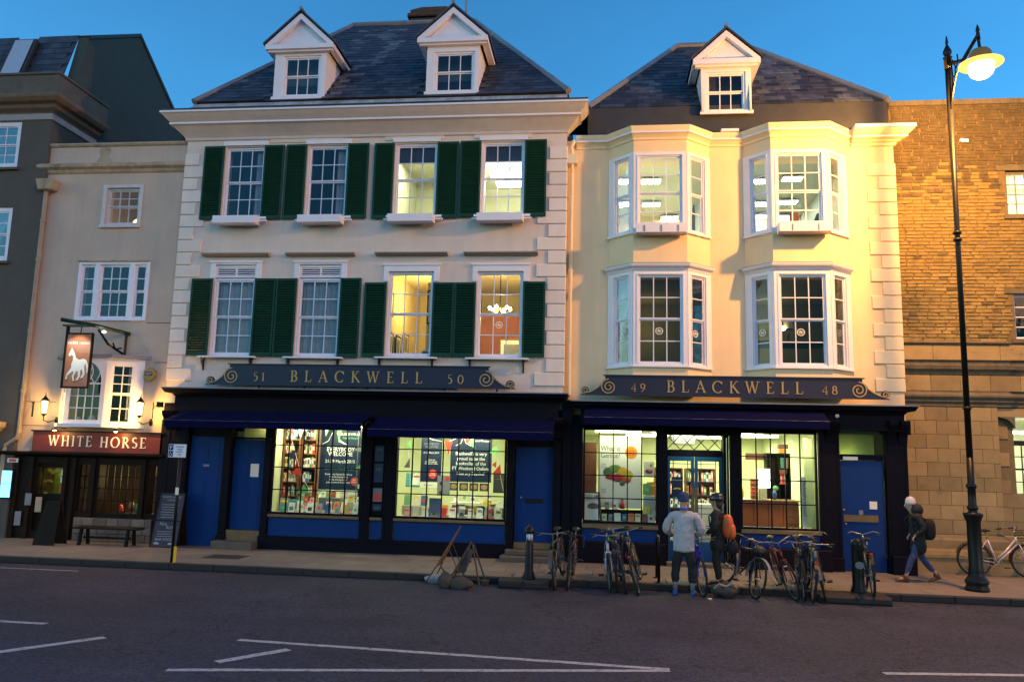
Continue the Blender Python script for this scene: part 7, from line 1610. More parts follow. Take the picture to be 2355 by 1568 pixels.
for k in (-1, 1): MB().tube([(k * .085, .05, 1.55), (k * .06, .06, 1.44), (0, .075, 1.41)], .006, 5).build('helmet_strap', m_blackc, hl)
gl = MB()
for k in (-1, 1): gl.tube([(k * .032 + .022 * math.cos(R(a)), .128, 1.535 + .016 * math.sin(R(a))) for a in range(0, 360, 45)], .0025, 4, closed=True)
gl.build('glasses', m_iron, cy); head_parts(cy, None, (0, .035, 1.53), 0, .95)
MB().ell((0, 0, 0), .02, .02, .02)
hr = MB().ell((0, -.045, 1.47), .088, .065, .10, 14, 10).build('hair', mat('dark_hair', (.03, .018, .012), .6, .2, 30, .3), cy, True)
bk = empty('backpack', (0, 0, 0), 'orange backpack with a black front on the back of the helmeted person', 'backpack')
def bpf(p): return [math.copysign(abs(p[0]) ** .6, p[0]), math.copysign(abs(p[1]) ** .7, p[1]), math.copysign(abs(p[2]) ** .75, p[2])]
MB().ell((0, -.19, 1.07), .135, .10, .22, 18, 12, bpf).build('main_bag', m_orange, bk, True); MB().ell((0, -.27, .98), .12, .06, .14, 14, 10, bpf).build('front_pocket', m_orange, bk, True)
for k in (-1, 1): MB().tube([(k * .09, -.12, 1.28), (k * .10, .02, 1.37), (k * .115, .13, 1.24), (k * .125, .11, 1.06), (k * .12, -.08, .92)], .016, 6).build('shoulder_strap', m_blackc, bk, True)
MB().tube([(.0, -.30, .86), (.02, -.33, .80), (.0, -.30, .76)], .006, 5).build('dangling_clip', m_chrome, bk)
for o_ in (cy, bk): o_.location = (2.07, -2.78, .12); o_.rotation_euler = (0, 0, R(72)); o_.scale = (.98, .98, .98)
# small dark shoulder bag that hangs at the hip
hb_ = MB().ell((0, 0, 0), .10, .06, .12, 12, 8, bpf).build('shoulder_bag', m_blackc, None, True); hb_.location = (2.33, -2.86, .80); tag(hb_, 'small dark bag hanging at the hip of the helmeted person', 'bag')
MB().tube([(0, 0, .11), (-.10, .02, .40), (-.22, .06, .60)], .009, 5).build('strap', m_blackc, None).parent = hb_
# --- walker with white hat, striding left
wk = empty('person', (0, 0, 0), 'person in white knitted hat, dark hooded coat and jeans walking past the stone wall', 'person')
Vb = {'pelvis': ((0, 0, .86), (.09, .07)), 'waist': ((0, .01, 1.0), (.11, .09)), 'chest': ((0, .04, 1.18), (.13, .10)), 'necko': ((0, .07, 1.31), .055), 'neck': ((0, .09, 1.36), .058), 'jaw': ((0, .135, 1.41), (.068, .08)), 'headc': ((0, .125, 1.48), (.09, .105)), 'top': ((0, .12, 1.545), (.078, .092)), 'nose': ((0, .238, 1.455), .014)}
Eb = chain('pelvis', 'waist', 'chest', 'necko', 'neck', 'jaw', 'headc', 'top') + [('headc', 'nose')]
for s, n, ky, ay_, az, ty in ((-1, 'l', .16, .30, .08, .43), (1, 'r', -.08, -.36, .14, -.28)):
    Vb['sh' + n] = ((s * .16, .04, 1.27), .048); Vb['el' + n] = ((s * .20, -.04, 1.03), .036); Vb['wr' + n] = ((s * .14, .10, .90), .024); Eb += chain('chest', 'sh' + n, 'el' + n, 'wr' + n)
    Vb['hip' + n] = ((s * .08, 0, .80), .055); Vb['kn' + n] = ((s * .08, ky, .46), .052); Vb['ank' + n] = ((s * .08, ay_, az), .034); Vb['toe' + n] = ((s * .085, ty, .05 if s < 0 else .05), .028); Eb += chain('pelvis', 'hip' + n, 'kn' + n, 'ank' + n, 'toe' + n)
    hand(Vb, Eb, 'wr' + n, (0, .6, -.8), (0, .8, .6), (-s, 0, 0), 'h' + n, .88, .8)
skinned('body', Vb, Eb, m_skin, wk)
Vf = {'hem': ((0, -.01, .50), (.20, .18)), 'hip': ((0, 0, .82), (.175, .145)), 'belly': ((0, .01, 1.0), (.165, .14)), 'chest': ((0, .03, 1.18), (.17, .14)), 'upper': ((0, .05, 1.28), (.14, .12)), 'collar': ((0, .07, 1.36), (.10, .10))}
Ef = chain('hem', 'hip', 'belly', 'chest', 'upper', 'collar')
for s, n in ((-1, 'l'), (1, 'r')):
    Vf['s' + n] = ((s * .165, .03, 1.26), .07); Vf['e' + n] = ((s * .215, -.05, 1.03), .062); Vf['w' + n] = ((s * .16, .10, .91), .048); Ef += chain('upper', 's' + n, 'e' + n, 'w' + n)
skinned('hooded_coat', Vf, Ef, m_darkcoat, wk, 'belly', folds=1)
Vt = {'p': ((0, 0, .95), (.125, .105)), 'p2': ((0, 0, .80), (.135, .115))}; Et = [('p', 'p2')]
for s, n, ky, ay_, az in ((-1, 'l', .16, .28, .16), (1, 'r', -.08, -.32, .20)):
    Vt['t' + n] = ((s * .08, ky * .5, .63), .080); Vt['k' + n] = ((s * .08, ky, .46), .062); Vt['c' + n] = ((s * .08, (ky + ay_) / 2, .30), .055); Vt['e' + n] = ((s * .08, ay_, az), .045); Et += chain('p2', 't' + n, 'k' + n, 'c' + n, 'e' + n)
skinned('jeans', Vt, Et, m_jeans, wk, 'p', folds=.8)
shoe(wk, -.085, .32, 0.0, 0, m_boot, .25, 'boot', .13); b2_ = shoe(wk, 0, 0, 0, 0, m_boot, .25, 'boot', .13); b2_.location = (.085, -.36, .035); b2_.rotation_euler = (R(-22), 0, 0)
MB().ell((0, .03, 1.385), .135, .13, .12, 16, 12, lambda p: [p[0], p[1] * (1.15 if p[1] < 0 else .80), p[2] * (1 - .15 * p[1])]).build('hood', m_darkcoat, wk, True)
MB().lathe([(.092, 0), (.100, .012), (.098, .045), (.096, .05), (.094, .085), (.07, .13), (.03, .152), (.01, .156)], (0, .11, 1.49), 16).build('knitted_hat', m_knit, wk, True); head_parts(wk, None, (0, .125, 1.48), 0, .95, False); MB().ell((0, .045, 1.45), .088, .06, .10, 12, 10).build('hair', MATS['dark_hair'], wk, True)
bp2 = empty('backpack', (0, 0, 0), 'black rucksack on the back of the walker in the white hat', 'backpack')
MB().ell((0, -.20, 1.02), .14, .12, .21, 16, 12, bpf).build('main_bag', m_blackc, bp2, True)
for k in (-1, 1): MB().tube([(k * .09, -.12, 1.20), (k * .10, .04, 1.34), (k * .115, .19, 1.20), (k * .125, .13, 1.02), (k * .12, -.08, .90)], .016, 6).build('shoulder_strap', m_blackc, bp2, True)
for o_ in (wk, bp2): o_.location = (6.10, -1.28, .12); o_.rotation_euler = (0, 0, R(90)); o_.scale = (.99, .99, .99)

# ================================================================== SHOP DISPLAYS
def book_mesh(w, h, t, cover, pages=m_paper):
    mb = MB(); c = .006; mb.cur = 0
    mb.box(-w / 2, w / 2, 0, .004, 0, h); mb.box(-w / 2, w / 2, t - .004, t, 0, h); mb.box(-w / 2, -w / 2 + .004, .004, t - .004, 0, h)
    mb.cur = 1; mb.box(-w / 2 + .004, w / 2 - c, .0041, t - .0041, .004, h - .004)
    return mb.mesh('book', [cover, pages])
BK = {}
def bcol(n):
    pal = {'red': (.62, .05, .03), 'cream': (.70, .64, .44), 'white': (.78, .77, .70), 'blue': (.06, .12, .30), 'green': (.15, .32, .12), 'orange': (.70, .25, .05), 'yellow': (.75, .58, .08), 'grey': (.28, .28, .28), 'black': (.02, .02, .022), 'pink': (.70, .35, .32), 'teal': (.06, .28, .28), 'brown': (.22, .10, .05)}
    return mat('cover_' + n, pal[n], .45, .12, 14, .0)
def stand_book(x, y, z, w, h, col, label, lean=14, yaw=0, deco=None, grp=None):
    k = (round(w, 2), round(h, 2), col)
    if k not in BK: BK[k] = book_mesh(w, h, .022, bcol(col))
    o = bpy.data.objects.new('book', BK[k]); C.objects.link(o); o.location = (x, y, z); o.rotation_euler = (R(-lean), 0, yaw); tag(o, label, 'book', grp)
    if deco:
        dm_, shape = deco
        mb = MB()
        if shape == 'disc': mb.prism_y([(w * .28 * math.cos(R(30 * a)), h * .5 + w * .28 * math.sin(R(30 * a))) for a in range(12)], -.003, -.0005)
        elif shape == 'band': mb.box(-w * .4, w * .4, -.003, -.0005, h * .68, h * .82)
        elif shape == 'lines':
            for j in range(3): mb.box(-w * .36, w * .36, -.003, -.0005, h * (.62 + .1 * j), h * (.66 + .1 * j))
        elif shape == 'pic': mb.box(-w * .34, w * .34, -.003, -.0005, h * .18, h * .58)
        q = mb.build('cover_print', dm_, None); q.parent = o
    return o
colors = ['red', 'cream', 'white', 'blue', 'green', 'orange', 'yellow', 'grey', 'pink', 'teal']
decos = [(m_redp, 'disc'), (m_ink, 'lines'), (m_ink, 'pic'), (m_greenp, 'disc'), (m_yell, 'band'), (m_redp, 'band'), (m_greyp, 'pic')]
ordn = ['first', 'second', 'third', 'fourth', 'fifth', 'sixth', 'seventh', 'eighth', 'ninth', 'tenth', 'eleventh', 'twelfth']
def display_row(parent_lab, x0, x1, y, z, n, h, cols, seed, row):
    rr = random.Random(seed)
    for i in range(n):
        x = x0 + (x1 - x0) * (i + .5) / n; c = cols[i % len(cols)]; hh = h * rr.uniform(.85, 1.1); w = hh * rr.uniform(.64, .74); d = rr.choice(decos) if rr.random() < .8 else None
        stand_book(x, y + rr.uniform(-.02, .02), z, round(w, 2), round(hh, 2), c, '%s book, %s in the %s row, %s' % (c, ordn[i], row, parent_lab), rr.uniform(10, 20), rr.uniform(-.15, .15), d)
def case(label, x0, x1, y0, y1, z0, z1, m=m_shelf, name='display_block', cat='display'):
    return tag(MB().bbox(x0, x1, y0, y1, z0, z1, .006).build(name, m), label, cat)
def poster(label, x0, x1, z0, z1, y, m, th=.012):
    e = empty('poster', ((x0 + x1) / 2, y, z0), label, 'poster'); MB().box(x0, x1, y, y + th, z0, z1).build('sheet', m, e); return e
def ptext(e, t, s, x, z, y, m=m_whitep, sp=1.0, align='CENTER', sx=.92): return text_mesh(t, s, m, 'lettering', e, (x, y - .0025, z), align=align, sx=sx, spacing=sp)
# display floors behind the glass
mdf = mat('display_floor', (.45, .42, .32), .7, .05, 4, .05)
MB().box(-7.60, -5.49, .0, .80, .82, .94).build('display_floor', mdf, B); MB().box(-4.69, -2.17, .0, .80, .82, .94).build('display_floor', mdf, B)
MB().box(-.45, 1.17, .0, .75, .84, .975).build('display_floor', mdf, K); MB().box(2.95, 4.53, .0, .30, .84, .955).build('display_floor', mdf, K)

# ---- window 1: bookcase, banner, tables of books
def bookcase(label, x0, x1, y0, z0, z1, nsh, seed, grp, depth=.26, per=.035, hmax=.26, faceout=False):
    e = empty('bookcase', ((x0 + x1) / 2, y0, z0), label, 'bookcase')
    MB().box(x0 - .03, x0, y0, y0 + depth, z0, z1).build('side_panel', m_shelf, e); MB().box(x1, x1 + .03, y0, y0 + depth, z0, z1).build('side_panel', m_shelf, e); MB().box(x0, x1, y0 + depth - .02, y0 + depth, z0, z1).build('back_panel', m_shelf, e)
    rr = random.Random(seed); h = (z1 - z0) / nsh
    for k in range(nsh + 1): MB().box(x0, x1, y0, y0 + depth - .02, z0 + h * k - .012, z0 + h * k + .012).build('shelf', m_shelf, e)
    for k in range(nsh):
        x = x0 + .01
        while x < x1 - .06:
            if rr.random() < .06: x += rr.uniform(.04, .10); continue
            w = rr.uniform(.8, 1.5) * per; hh = min(h - .05, hmax * rr.uniform(.7, 1))
            cn_ = rr.choice(['cream', 'white', 'white', 'cream', 'grey', 'red', 'green', 'teal', 'orange', 'yellow', 'pink', 'blue', 'black']); key = ('sp', round(w, 2), round(hh, 2), cn_)
            if key not in BK:
                mb = MB(); mb.bbox(-key[1] / 2 + .0015, key[1] / 2 - .0015, 0, .17, 0, key[2], .002); mb.cur = 1; mb.box(-key[1] * .28, key[1] * .28, -.0012, -.0002, key[2] * .35, key[2] * .8); BK[key] = mb.mesh('book', [bcol(cn_), m_ink if cn_ in ('cream', 'white', 'yellow') else m_paper])
            if x + key[1] > x1: break
            o = inst('book', BK[key], None, (x + key[1] / 2, y0 + rr.uniform(.01, .04), z0 + h * k + .0125), (0, rr.uniform(-.03, .03) if rr.random() < .2 else 0, 0))
            tag(o, '%s book on the %s shelf up of %s' % (cn_, ordn[k], grp), 'book', 'books on ' + grp); x += key[1]
    return e
bookcase('tall brown bookcase at the left end inside the left book window', -7.55, -7.20, .42, .95, 2.94, 6, 11, 'the left bookcase')
bookcase('second brown bookcase inside the left book window, next to the banner', -7.12, -6.80, .48, .95, 2.94, 6, 12, 'the bookcase beside the banner', per=.045)
yb_ = .62
e = poster('tall navy banner reading EVERYBODY WELCOME in the left book window', -6.74, -5.78, 1.45, 2.93, yb_, m_postnavy)
ptext(e, "BLACKWELL'S", .085, -6.02, 2.74, yb_); ptext(e, 'Festival Marquee', .065, -6.00, 2.655, yb_, m_greenp); ptext(e, 'EVERYBODY\nWELCOME', .135, -6.24, 2.36, yb_, m_paper, .82); ptext(e, '21-29 March 2015', .108, -6.24, 2.085, yb_); ptext(e, 'Join us in our Festival Marquee', .062, -6.24, 1.93, yb_, m_greenp)
ptext(e, 'Browse our festival bookshop\nVisit the festival box\noffice and enjoy our\nprogramme of free events', .060, -6.26, 1.80, yb_, m_whitep, 1.05)
sw = MB()
for (a, b, c_) in (((-6.70, 2.52), (-6.55, 2.60), (-6.46, 2.80)), ((-6.35, 2.80), (-6.27, 2.62), (-6.10, 2.52)), ((-6.30, 2.60), (-6.22, 2.56), (-6.14, 2.53))): sw.tube([(p[0], yb_ - .006, p[1]) for p in (a, b, c_)], .008, 5)
sw.build('printed_tents', m_whitep, e); MB().prism_y([(-5.86 + .10 * math.cos(R(20 * k)), 1.66 + .10 * math.sin(R(20 * k))) for k in range(18)], yb_ - .004, yb_ - .001).build('red_disc', m_redp, e); ptext(e, 'FREE\nENTRY', .05, -5.86, 1.675, yb_ - .004)
e = poster('pale strip of lettering under the navy banner in the left book window', -6.76, -5.78, 1.34, 1.44, yb_ + .001, m_paper); ptext(e, 'Booksellers and the Festival', .05, -6.27, 1.375, yb_, m_greyp)
e = poster('second dark banner at the right edge of the left book window', -5.74, -5.50, 1.20, 2.93, .50, m_postnavy); ptext(e, 'EVERYBODY\nWELCOME', .04, -5.62, 2.5, .50, m_dimblind); ptext(e, '21-29 March\n2015', .035, -5.62, 2.2, .50); ptext(e, 'Browse our\nbookshop', .035, -5.62, 2.05, .50); MB().prism_y([(-5.62 + .085 * math.cos(R(20 * k)), 1.84 + .085 * math.sin(R(20 * k))) for k in range(18)], .496, .499).build('red_disc', m_redp, e); ptext(e, 'FREE\nENTRY', .038, -5.62, 1.85, .495)
MB().box(-5.74, -5.50, .49, .499, 1.50, 1.60).build('pale_strip', m_paper, e)
tag(MB().tube([(-5.76, .44, .95), (-5.76, .44, 2.92)], .012, 8).build('pole', m_chrome), 'thin bright pole right of the Everybody Welcome banner', 'pole')
# stepped blocks with books
case('grey display block in the middle of the left book window', -6.62, -6.10, .34, .60, .945, 1.28, m_greyp); case('low pale display block left in the left book window', -7.10, -6.68, .24, .40, .945, 1.14, mdf); case('pale display block right in the left book window', -6.05, -5.60, .38, .62, .945, 1.18, m_paper)
display_row('left book window', -7.50, -5.55, .12, .945, 9, .20, ['teal', 'white', 'cream', 'white', 'grey', 'blue', 'grey', 'orange', 'white'], 21, 'front')
display_row('left window, middle block', -6.60, -6.12, .42, 1.285, 4, .15, ['white', 'green', 'brown', 'cream'], 22, 'top'); display_row('left window, low block', -7.08, -6.70, .27, 1.145, 3, .16, ['green', 'red', 'pink'], 23, 'top')
display_row('left window, right block', -6.03, -5.62, .42, 1.185, 4, .14, ['cream', 'yellow', 'cream', 'white'], 24, 'upper'); display_row('left window, before the right block', -6.05, -5.62, .30, .945, 4, .20, ['cream', 'white', 'yellow', 'cream'], 25, 'middle')
display_row('far left of the left window', -7.52, -7.15, .28, .945, 2, .30, ['grey', 'teal'], 26, 'back')
display_row('left window, step behind the front', -7.1, -5.55, .22, 1.0, 9, .20, ['white', 'pink', 'cream', 'blue', 'white', 'orange', 'cream', 'grey', 'white'], 27, 'second')
case('narrow pale step behind the front books of the left book window', -7.12, -5.54, .20, .26, .945, .999, m_paper, 'display_step', 'display')
display_row('left window, behind the right block', -6.05, -5.60, .56, 1.0, 3, .42, ['white', 'cream', 'grey'], 28, 'rear')
# bunting
def bunting(label, pts, flags, y):
    e = empty('bunting', pts[0] if len(pts[0]) == 3 else (pts[0][0], y, pts[0][1]), label, 'bunting'); MB().tube([(p[0], y, p[1]) for p in pts], .004, 4).build('string', m_paper, e)
    for (a, b, c_, m) in flags: MB().prism_y([a, b, c_], y - .006, y - .003).build('flag', m, e)
bunting('string of coloured triangular flags hanging down the left side of the left book window', [(-7.45, 2.90), (-7.25, 2.35), (-7.05, 1.75), (-6.83, 1.45)], [((-7.42, 2.90), (-7.30, 2.92), (-7.33, 2.70), m_redp), ((-7.52, 2.20), (-7.22, 2.38), (-7.24, 2.18), m_postnavy), ((-7.34, 1.78), (-7.13, 2.00), (-7.06, 1.80), m_redp), ((-7.16, 1.34), (-6.97, 1.58), (-6.86, 1.38), m_greenp), ((-7.22, 2.90), (-7.05, 2.90), (-7.13, 2.60), m_greyp)], .30)
bunting('string of flags looped along the right side of the left book window', [(-5.60, 2.80), (-5.58, 2.30), (-5.54, 1.95)], [((-5.78, 1.96), (-5.56, 2.12), (-5.55, 1.92), m_greenp), ((-5.62, 1.52), (-5.53, 1.66), (-5.53, 1.50), m_redp), ((-6.26, 2.93), (-6.13, 2.93), (-6.20, 2.55), m_greenp), ((-6.55, 2.93), (-6.44, 2.93), (-6.52, 2.70), m_greenp), ((-5.82, 2.40), (-5.62, 2.50), (-5.62, 2.34), m_greyp)], .32)

# ---- window 2
yb_ = .66
e = poster('large navy banner reading BLACKWELLS IS VERY PROUD in the right-hand book window', -3.58, -2.60, 1.72, 2.93, yb_, m_postnavy); 
ptext(e, 'Festival Marquee', .065, -2.86, 2.66, yb_); ptext(e, "Blackwell's is very\nproud to be the\nbookseller of the\nFT Weekend Oxford\nLiterary Festival", .112, -3.09, 2.34, yb_, m_whitep, 1.02)
sw = MB()
for (a, b, c_) in (((-3.46, 2.56), (-3.34, 2.62), (-3.28, 2.78)), ((-3.28, 2.78), (-3.22, 2.62), (-3.10, 2.56))): sw.tube([(p[0], yb_ - .006, p[1]) for p in (a, b, c_)], .008, 5)
sw.build('printed_tents', m_whitep, e)
e = poster('narrower dark banner with a red FREE ENTRY disc left in the right-hand book window', -4.30, -3.80, 1.70, 2.93, .70, m_postnavy); ptext(e, 'EVERYBODY\nWELCOME', .07, -4.05, 2.56, .70, m_dimblind); ptext(e, '21-29 March 2015', .055, -4.05, 2.36, .70); ptext(e, 'Browse our\nfestival bookshop\nVisit the box office', .045, -4.05, 2.20, .70); MB().prism_y([(-4.0 + .10 * math.cos(R(20 * k)), 1.88 + .11 * math.sin(R(20 * k))) for k in range(18)], .696, .699).build('red_disc', m_redp, e); ptext(e, 'FREE\nENTRY', .05, -4.0, 1.89, .696)
e = poster('pale lettered strip below the narrower dark banner', -4.30, -3.88, 1.57, 1.68, .70, m_paper); ptext(e, 'Booksellers', .05, -4.09, 1.61, .70, m_greyp)
e = poster('small black poster at the right side of the right-hand book window', -2.52, -2.22, 1.50, 1.92, .45, m_ink); ptext(e, 'COMPETITION', .035, -2.37, 1.80, .45, m_dimblind)
e = poster('grey poster with two portraits in the middle of the right-hand book window', -3.84, -3.54, 1.40, 1.86, .50, m_dimblind)
for z in (1.68, 1.47): MB().ell((-3.75, .497, z), .04, .004, .045, 10, 6).build('portrait', m_ink, e)
MB().prism_y([(-3.60 + .05 * math.cos(R(30 * k)), 1.79 + .05 * math.sin(R(30 * k))) for k in range(12)], .496, .499).build('red_disc', m_redp, e)
for k, (x, c_) in enumerate(((-3.48, m_greyp), (-3.24, m_shelf), (-3.0, m_intr), (-2.76, m_shelf))):
    e = poster('%s small photograph in the row of four under the big navy banner' % ordn[k], x - .11, x + .10, 1.52, 1.70, .665, m_ink); MB().ell((x + .0, .662, 1.61), .075, .004, .06, 10, 6).build('photo_shape', mat('photo_tan%d' % k, (.30 + .05 * k, .22, .10), .6, .3, 25, 0), e)
case('blue-grey poster stand in the middle of the right-hand book window', -3.94, -3.66, .14, .17, .945, 1.36, mat('blue_grey_sheet', (.16, .19, .32), .6, .08, 5, 0), 'poster_stand', 'poster')
case('white display shelf across the middle of the right-hand book window', -3.50, -2.45, .34, .60, 1.24, 1.27, m_paper, 'display_shelf', 'shelf'); case('grey display block at the right end of the right-hand book window', -2.62, -2.24, .30, .62, .945, 1.16, m_greyp); case('cream display block at the left end of the right-hand book window', -4.62, -4.0, .36, .60, .945, 1.16, mdf)
display_row('right-hand book window', -4.55, -2.24, .12, .945, 11, .21, ['pink', 'cream', 'white', 'grey', 'red', 'white', 'grey', 'white', 'white', 'red', 'cream'], 31, 'front')
display_row('right-hand book window, white shelf', -3.48, -2.48, .44, 1.275, 5, .20, ['white', 'cream', 'white', 'cream', 'white'], 32, 'top'); display_row('right-hand book window, cream block', -4.60, -4.02, .42, 1.165, 3, .24, ['green', 'cream', 'blue'], 33, 'top')
display_row('right-hand book window, under the shelf', -3.46, -2.66, .50, .945, 7, .26, ['red', 'grey', 'brown', 'cream', 'yellow', 'grey', 'blue'], 34, 'back'); display_row('right-hand book window, grey block', -2.60, -2.26, .40, 1.165, 2, .20, ['cream', 'white'], 35, 'top')
display_row('right-hand book window, step behind the front', -4.1, -2.3, .22, 1.0, 9, .19, ['cream', 'white', 'orange', 'blue', 'white', 'green', 'cream', 'pink', 'white'], 37, 'second'); case('narrow pale step behind the front books of the right-hand window', -4.12, -2.28, .20, .26, .945, .999, m_paper, 'display_step', 'display')
display_row('right-hand book window, high left', -4.62, -4.34, .74, 1.62, 2, .30, ['teal', 'white'], 36, 'back'); case('teal shelf edge high at the left of the right-hand book window', -4.64, -4.30, .68, .95, 1.57, 1.61, bcol('teal'), 'high_shelf', 'shelf')
bunting('string of flags across the top of the right-hand book window', [(-4.35, 2.85), (-3.95, 2.68), (-3.60, 2.62), (-3.20, 2.80), (-2.8, 2.9)], [((-3.66, 2.66), (-3.47, 2.64), (-3.56, 2.34), m_redp), ((-3.20, 2.80), (-3.05, 2.82), (-3.12, 2.60), m_redp), ((-3.10, 2.62), (-2.96, 2.86), (-2.94, 2.48), m_greenp), ((-4.58, 2.50), (-4.46, 2.66), (-4.46, 2.48), m_greenp), ((-4.38, 2.86), (-4.28, 2.86), (-4.34, 2.66), m_ink), ((-2.62, 2.40), (-2.45, 2.56), (-2.40, 2.40), m_greenp), ((-2.48, 2.92), (-2.30, 2.92), (-2.38, 2.72), m_ink)], .28)
bunting('short string of flags hanging at the right side of the right-hand book window', [(-2.42, 2.30), (-2.34, 1.90), (-2.26, 1.55)], [((-2.54, 1.92), (-2.35, 2.16), (-2.32, 1.92), m_redp), ((-2.54, 2.14), (-2.44, 2.22), (-2.44, 2.06), m_redp)], .30)
bunting('grey flag on a string at the left side of the right-hand book window', [(-4.52, 2.5), (-4.46, 2.0), (-4.42, 1.5)], [((-4.60, 2.02), (-4.46, 2.26), (-4.46, 2.02), m_greyp)], .30)
vz = empty('vase_of_daffodils', (-2.62, .2, .945), 'vase of bright yellow daffodils at the right of the right-hand book window', 'flowers'); MB().lathe([(.045, 0), (.055, .10), (.04, .22), (.05, .26)], (-2.62, .20, .945), 12).build('vase', mat('vase_glass', (.45, .50, .42), .2, .05, 8, 0), vz, True)
rr = random.Random(4); fl_me = MB()
for k in range(6): fl_me.add([(0, 0, 0), (.022 * math.cos(k * 1.047), .022 * math.sin(k * 1.047), .008), (.035 * math.cos(k * 1.047 + .3), .035 * math.sin(k * 1.047 + .3), .0), (.022 * math.cos(k * 1.047 + .7), .022 * math.sin(k * 1.047 + .7), .008)], [(0, 1, 2, 3)])
fl_me.lathe([(.008, 0), (.016, .025)], (0, 0, 0), 6); fl_me = fl_me.mesh('flower', m_yell)
for k in range(26):
    a = rr.uniform(0, 6.28); q = rr.uniform(.02, .19); z = 1.31 - q * .35 + rr.uniform(-.04, .05); inst('flower', fl_me, vz, (-2.62 + q * math.cos(a), .20 + q * math.sin(a) * .5, z), (rr.uniform(.6, 1.8), rr.uniform(-.6, .6), rr.uniform(0, 6)))
MB().tube([(-2.62, .2, 1.2), (-2.70, .2, 1.28)], .004, 4).build('stem', m_green, vz)

# ---- window 3: What is Genius?
yp = .42
e = poster('large white poster asking What is Genius? with a multicoloured brain', -.10, .86, 1.25, 2.86, yp, mat('poster_white', (.85, .85, .76), .6, .03, 3, 0))
T3 = ('What is', 'Genius?'); ptext(e, 'What is\nGenius?', .165, -.07, 2.52, yp, m_ink, .95, 'LEFT', .85)
MB().prism_y([(.62 + .135 * math.cos(R(15 * k)), 2.49 + .14 * math.sin(R(15 * k))) for k in range(24)], yp - .004, yp - .001).build('orange_disc', mat('orange_print', (.80, .28, .02), .5, .05, 6, 0), e); ptext(e, '32', .16, .62, 2.43, yp - .004, m_redp)
def lump(n_, x, z, rx, rz, m, k): 
    MB().ell((x, yp - .006, z), rx, .006 + .0006 * k, rz, 14, 8, lambda p: [p[0] * (1 + .06 * math.sin(9 * p[2])), p[1], p[2] * (1 + .06 * math.sin(8 * p[0]))]).build(n_, m, e)
pm_ = lambda n, c_: mat('print_' + n, c_, .6, .25, 28, 0)
for k, (x, z, rx, rz, m) in enumerate(((.12, 2.05, .13, .10, pm_('dark_green', (.08, .16, .07))), (.26, 2.12, .15, .09, pm_('mid_green', (.14, .26, .06))), (.42, 2.06, .13, .10, pm_('ochre', (.62, .38, .03))), (.56, 1.99, .10, .10, pm_('olive', (.45, .42, .04))), (.16, 1.94, .12, .06, pm_('crimson', (.42, .03, .04))), (.33, 1.92, .15, .09, pm_('crimson', (.42, .03, .04))), (.50, 1.88, .12, .07, pm_('rust', (.45, .10, .03))), (.42, 1.80, .06, .05, pm_('dark_green', (.08, .16, .07))))): lump('brain_lobe', x, z, rx, rz, m, k)
for z in (2.22, 2.18, 2.14, 1.66, 1.62, 1.58): MB().box(-.06, .06, yp - .003, yp - .001, z, z + .008).build('small_print', m_dimblind, e)
e = poster('small white poster with a coloured brain at the right of the genius window', .90, 1.13, 1.96, 2.30, .36, m_paper); MB().ell((1.01, .356, 2.08), .085, .004, .05, 12, 8).build('brain_print', pm_('crimson', (.42, .03, .04)), e); MB().ell((1.03, .3555, 2.10), .05, .004, .03, 12, 8).build('brain_print', pm_('ochre', (.62, .38, .03)), e); MB().ell((1.06, .356, 2.22), .03, .003, .03).build('orange_disc', MATS['orange_print'], e)
e = empty('framed_poster', (-.22, .12, .98), 'leaning framed poster with a grey brain in the lower left of the genius window', 'poster'); Tq = lambda p: (p[0], p[1], p[2])
MB().add([(-.44, .06, .98), (-.02, .06, .98), (-.08, .20, 1.60), (-.44, .20, 1.60), (-.44, .08, .98), (-.02, .08, .98), (-.08, .22, 1.60), (-.44, .22, 1.60)], [(0, 1, 2, 3), (5, 4, 7, 6), (0, 4, 5, 1), (1, 5, 6, 2), (2, 6, 7, 3), (3, 7, 4, 0)]).build('frame', m_ink, e)
MB().add([(-.41, .0575, 1.0), (-.08, .0575, 1.0), (-.12, .19, 1.57), (-.41, .19, 1.57)], [(0, 1, 2, 3)]).build('sheet', m_paper, e); MB().ell((-.22, .115, 1.29), .13, .006, .075, 14, 8).build('brain_print', pm_('mauve', (.25, .14, .16)), e); MB().ell((-.13, .155, 1.50), .05, .005, .05).build('pink_disc', pm_('pink', (.65, .25, .22)), e); text_mesh('What is\nGenius?', .07, m_greyp, 'lettering', e, (-.40, .165, 1.50), (R(78), 0, 0), 'LEFT')
case('brown cupboard side at the left edge of the genius window', -.68, -.16, .5, .62, .98, 2.70, m_shelf, 'cupboard', 'cupboard'); case('dark low table at the back of the genius window', -.05, .95, .30, .44, .98, 1.22, m_darkwood, 'table', 'table')
fg = empty('figurine', (.42, .22, 1.22), 'small red-robed figurine on the dark table of the genius window', 'figurine'); MB().lathe([(.055, 0), (.05, .10), (.03, .15), (.01, .16)], (.42, .36, 1.24), 12).build('robe', bcol('red'), fg, True); MB().ell((.42, .36, 1.43), .03, .03, .035).build('head', m_skin, fg, True); MB().ell((.42, .37, 1.45), .034, .03, .03).build('hair', m_ink, fg, True)
display_row('genius window', -.05, 1.12, .12, .98, 8, .17, ['cream', 'grey', 'white', 'blue', 'orange', 'cream', 'brown', 'white'], 41, 'front'); display_row('genius window, dark table', .0, .34, .34, 1.225, 2, .16, ['grey', 'white'], 42, 'top')
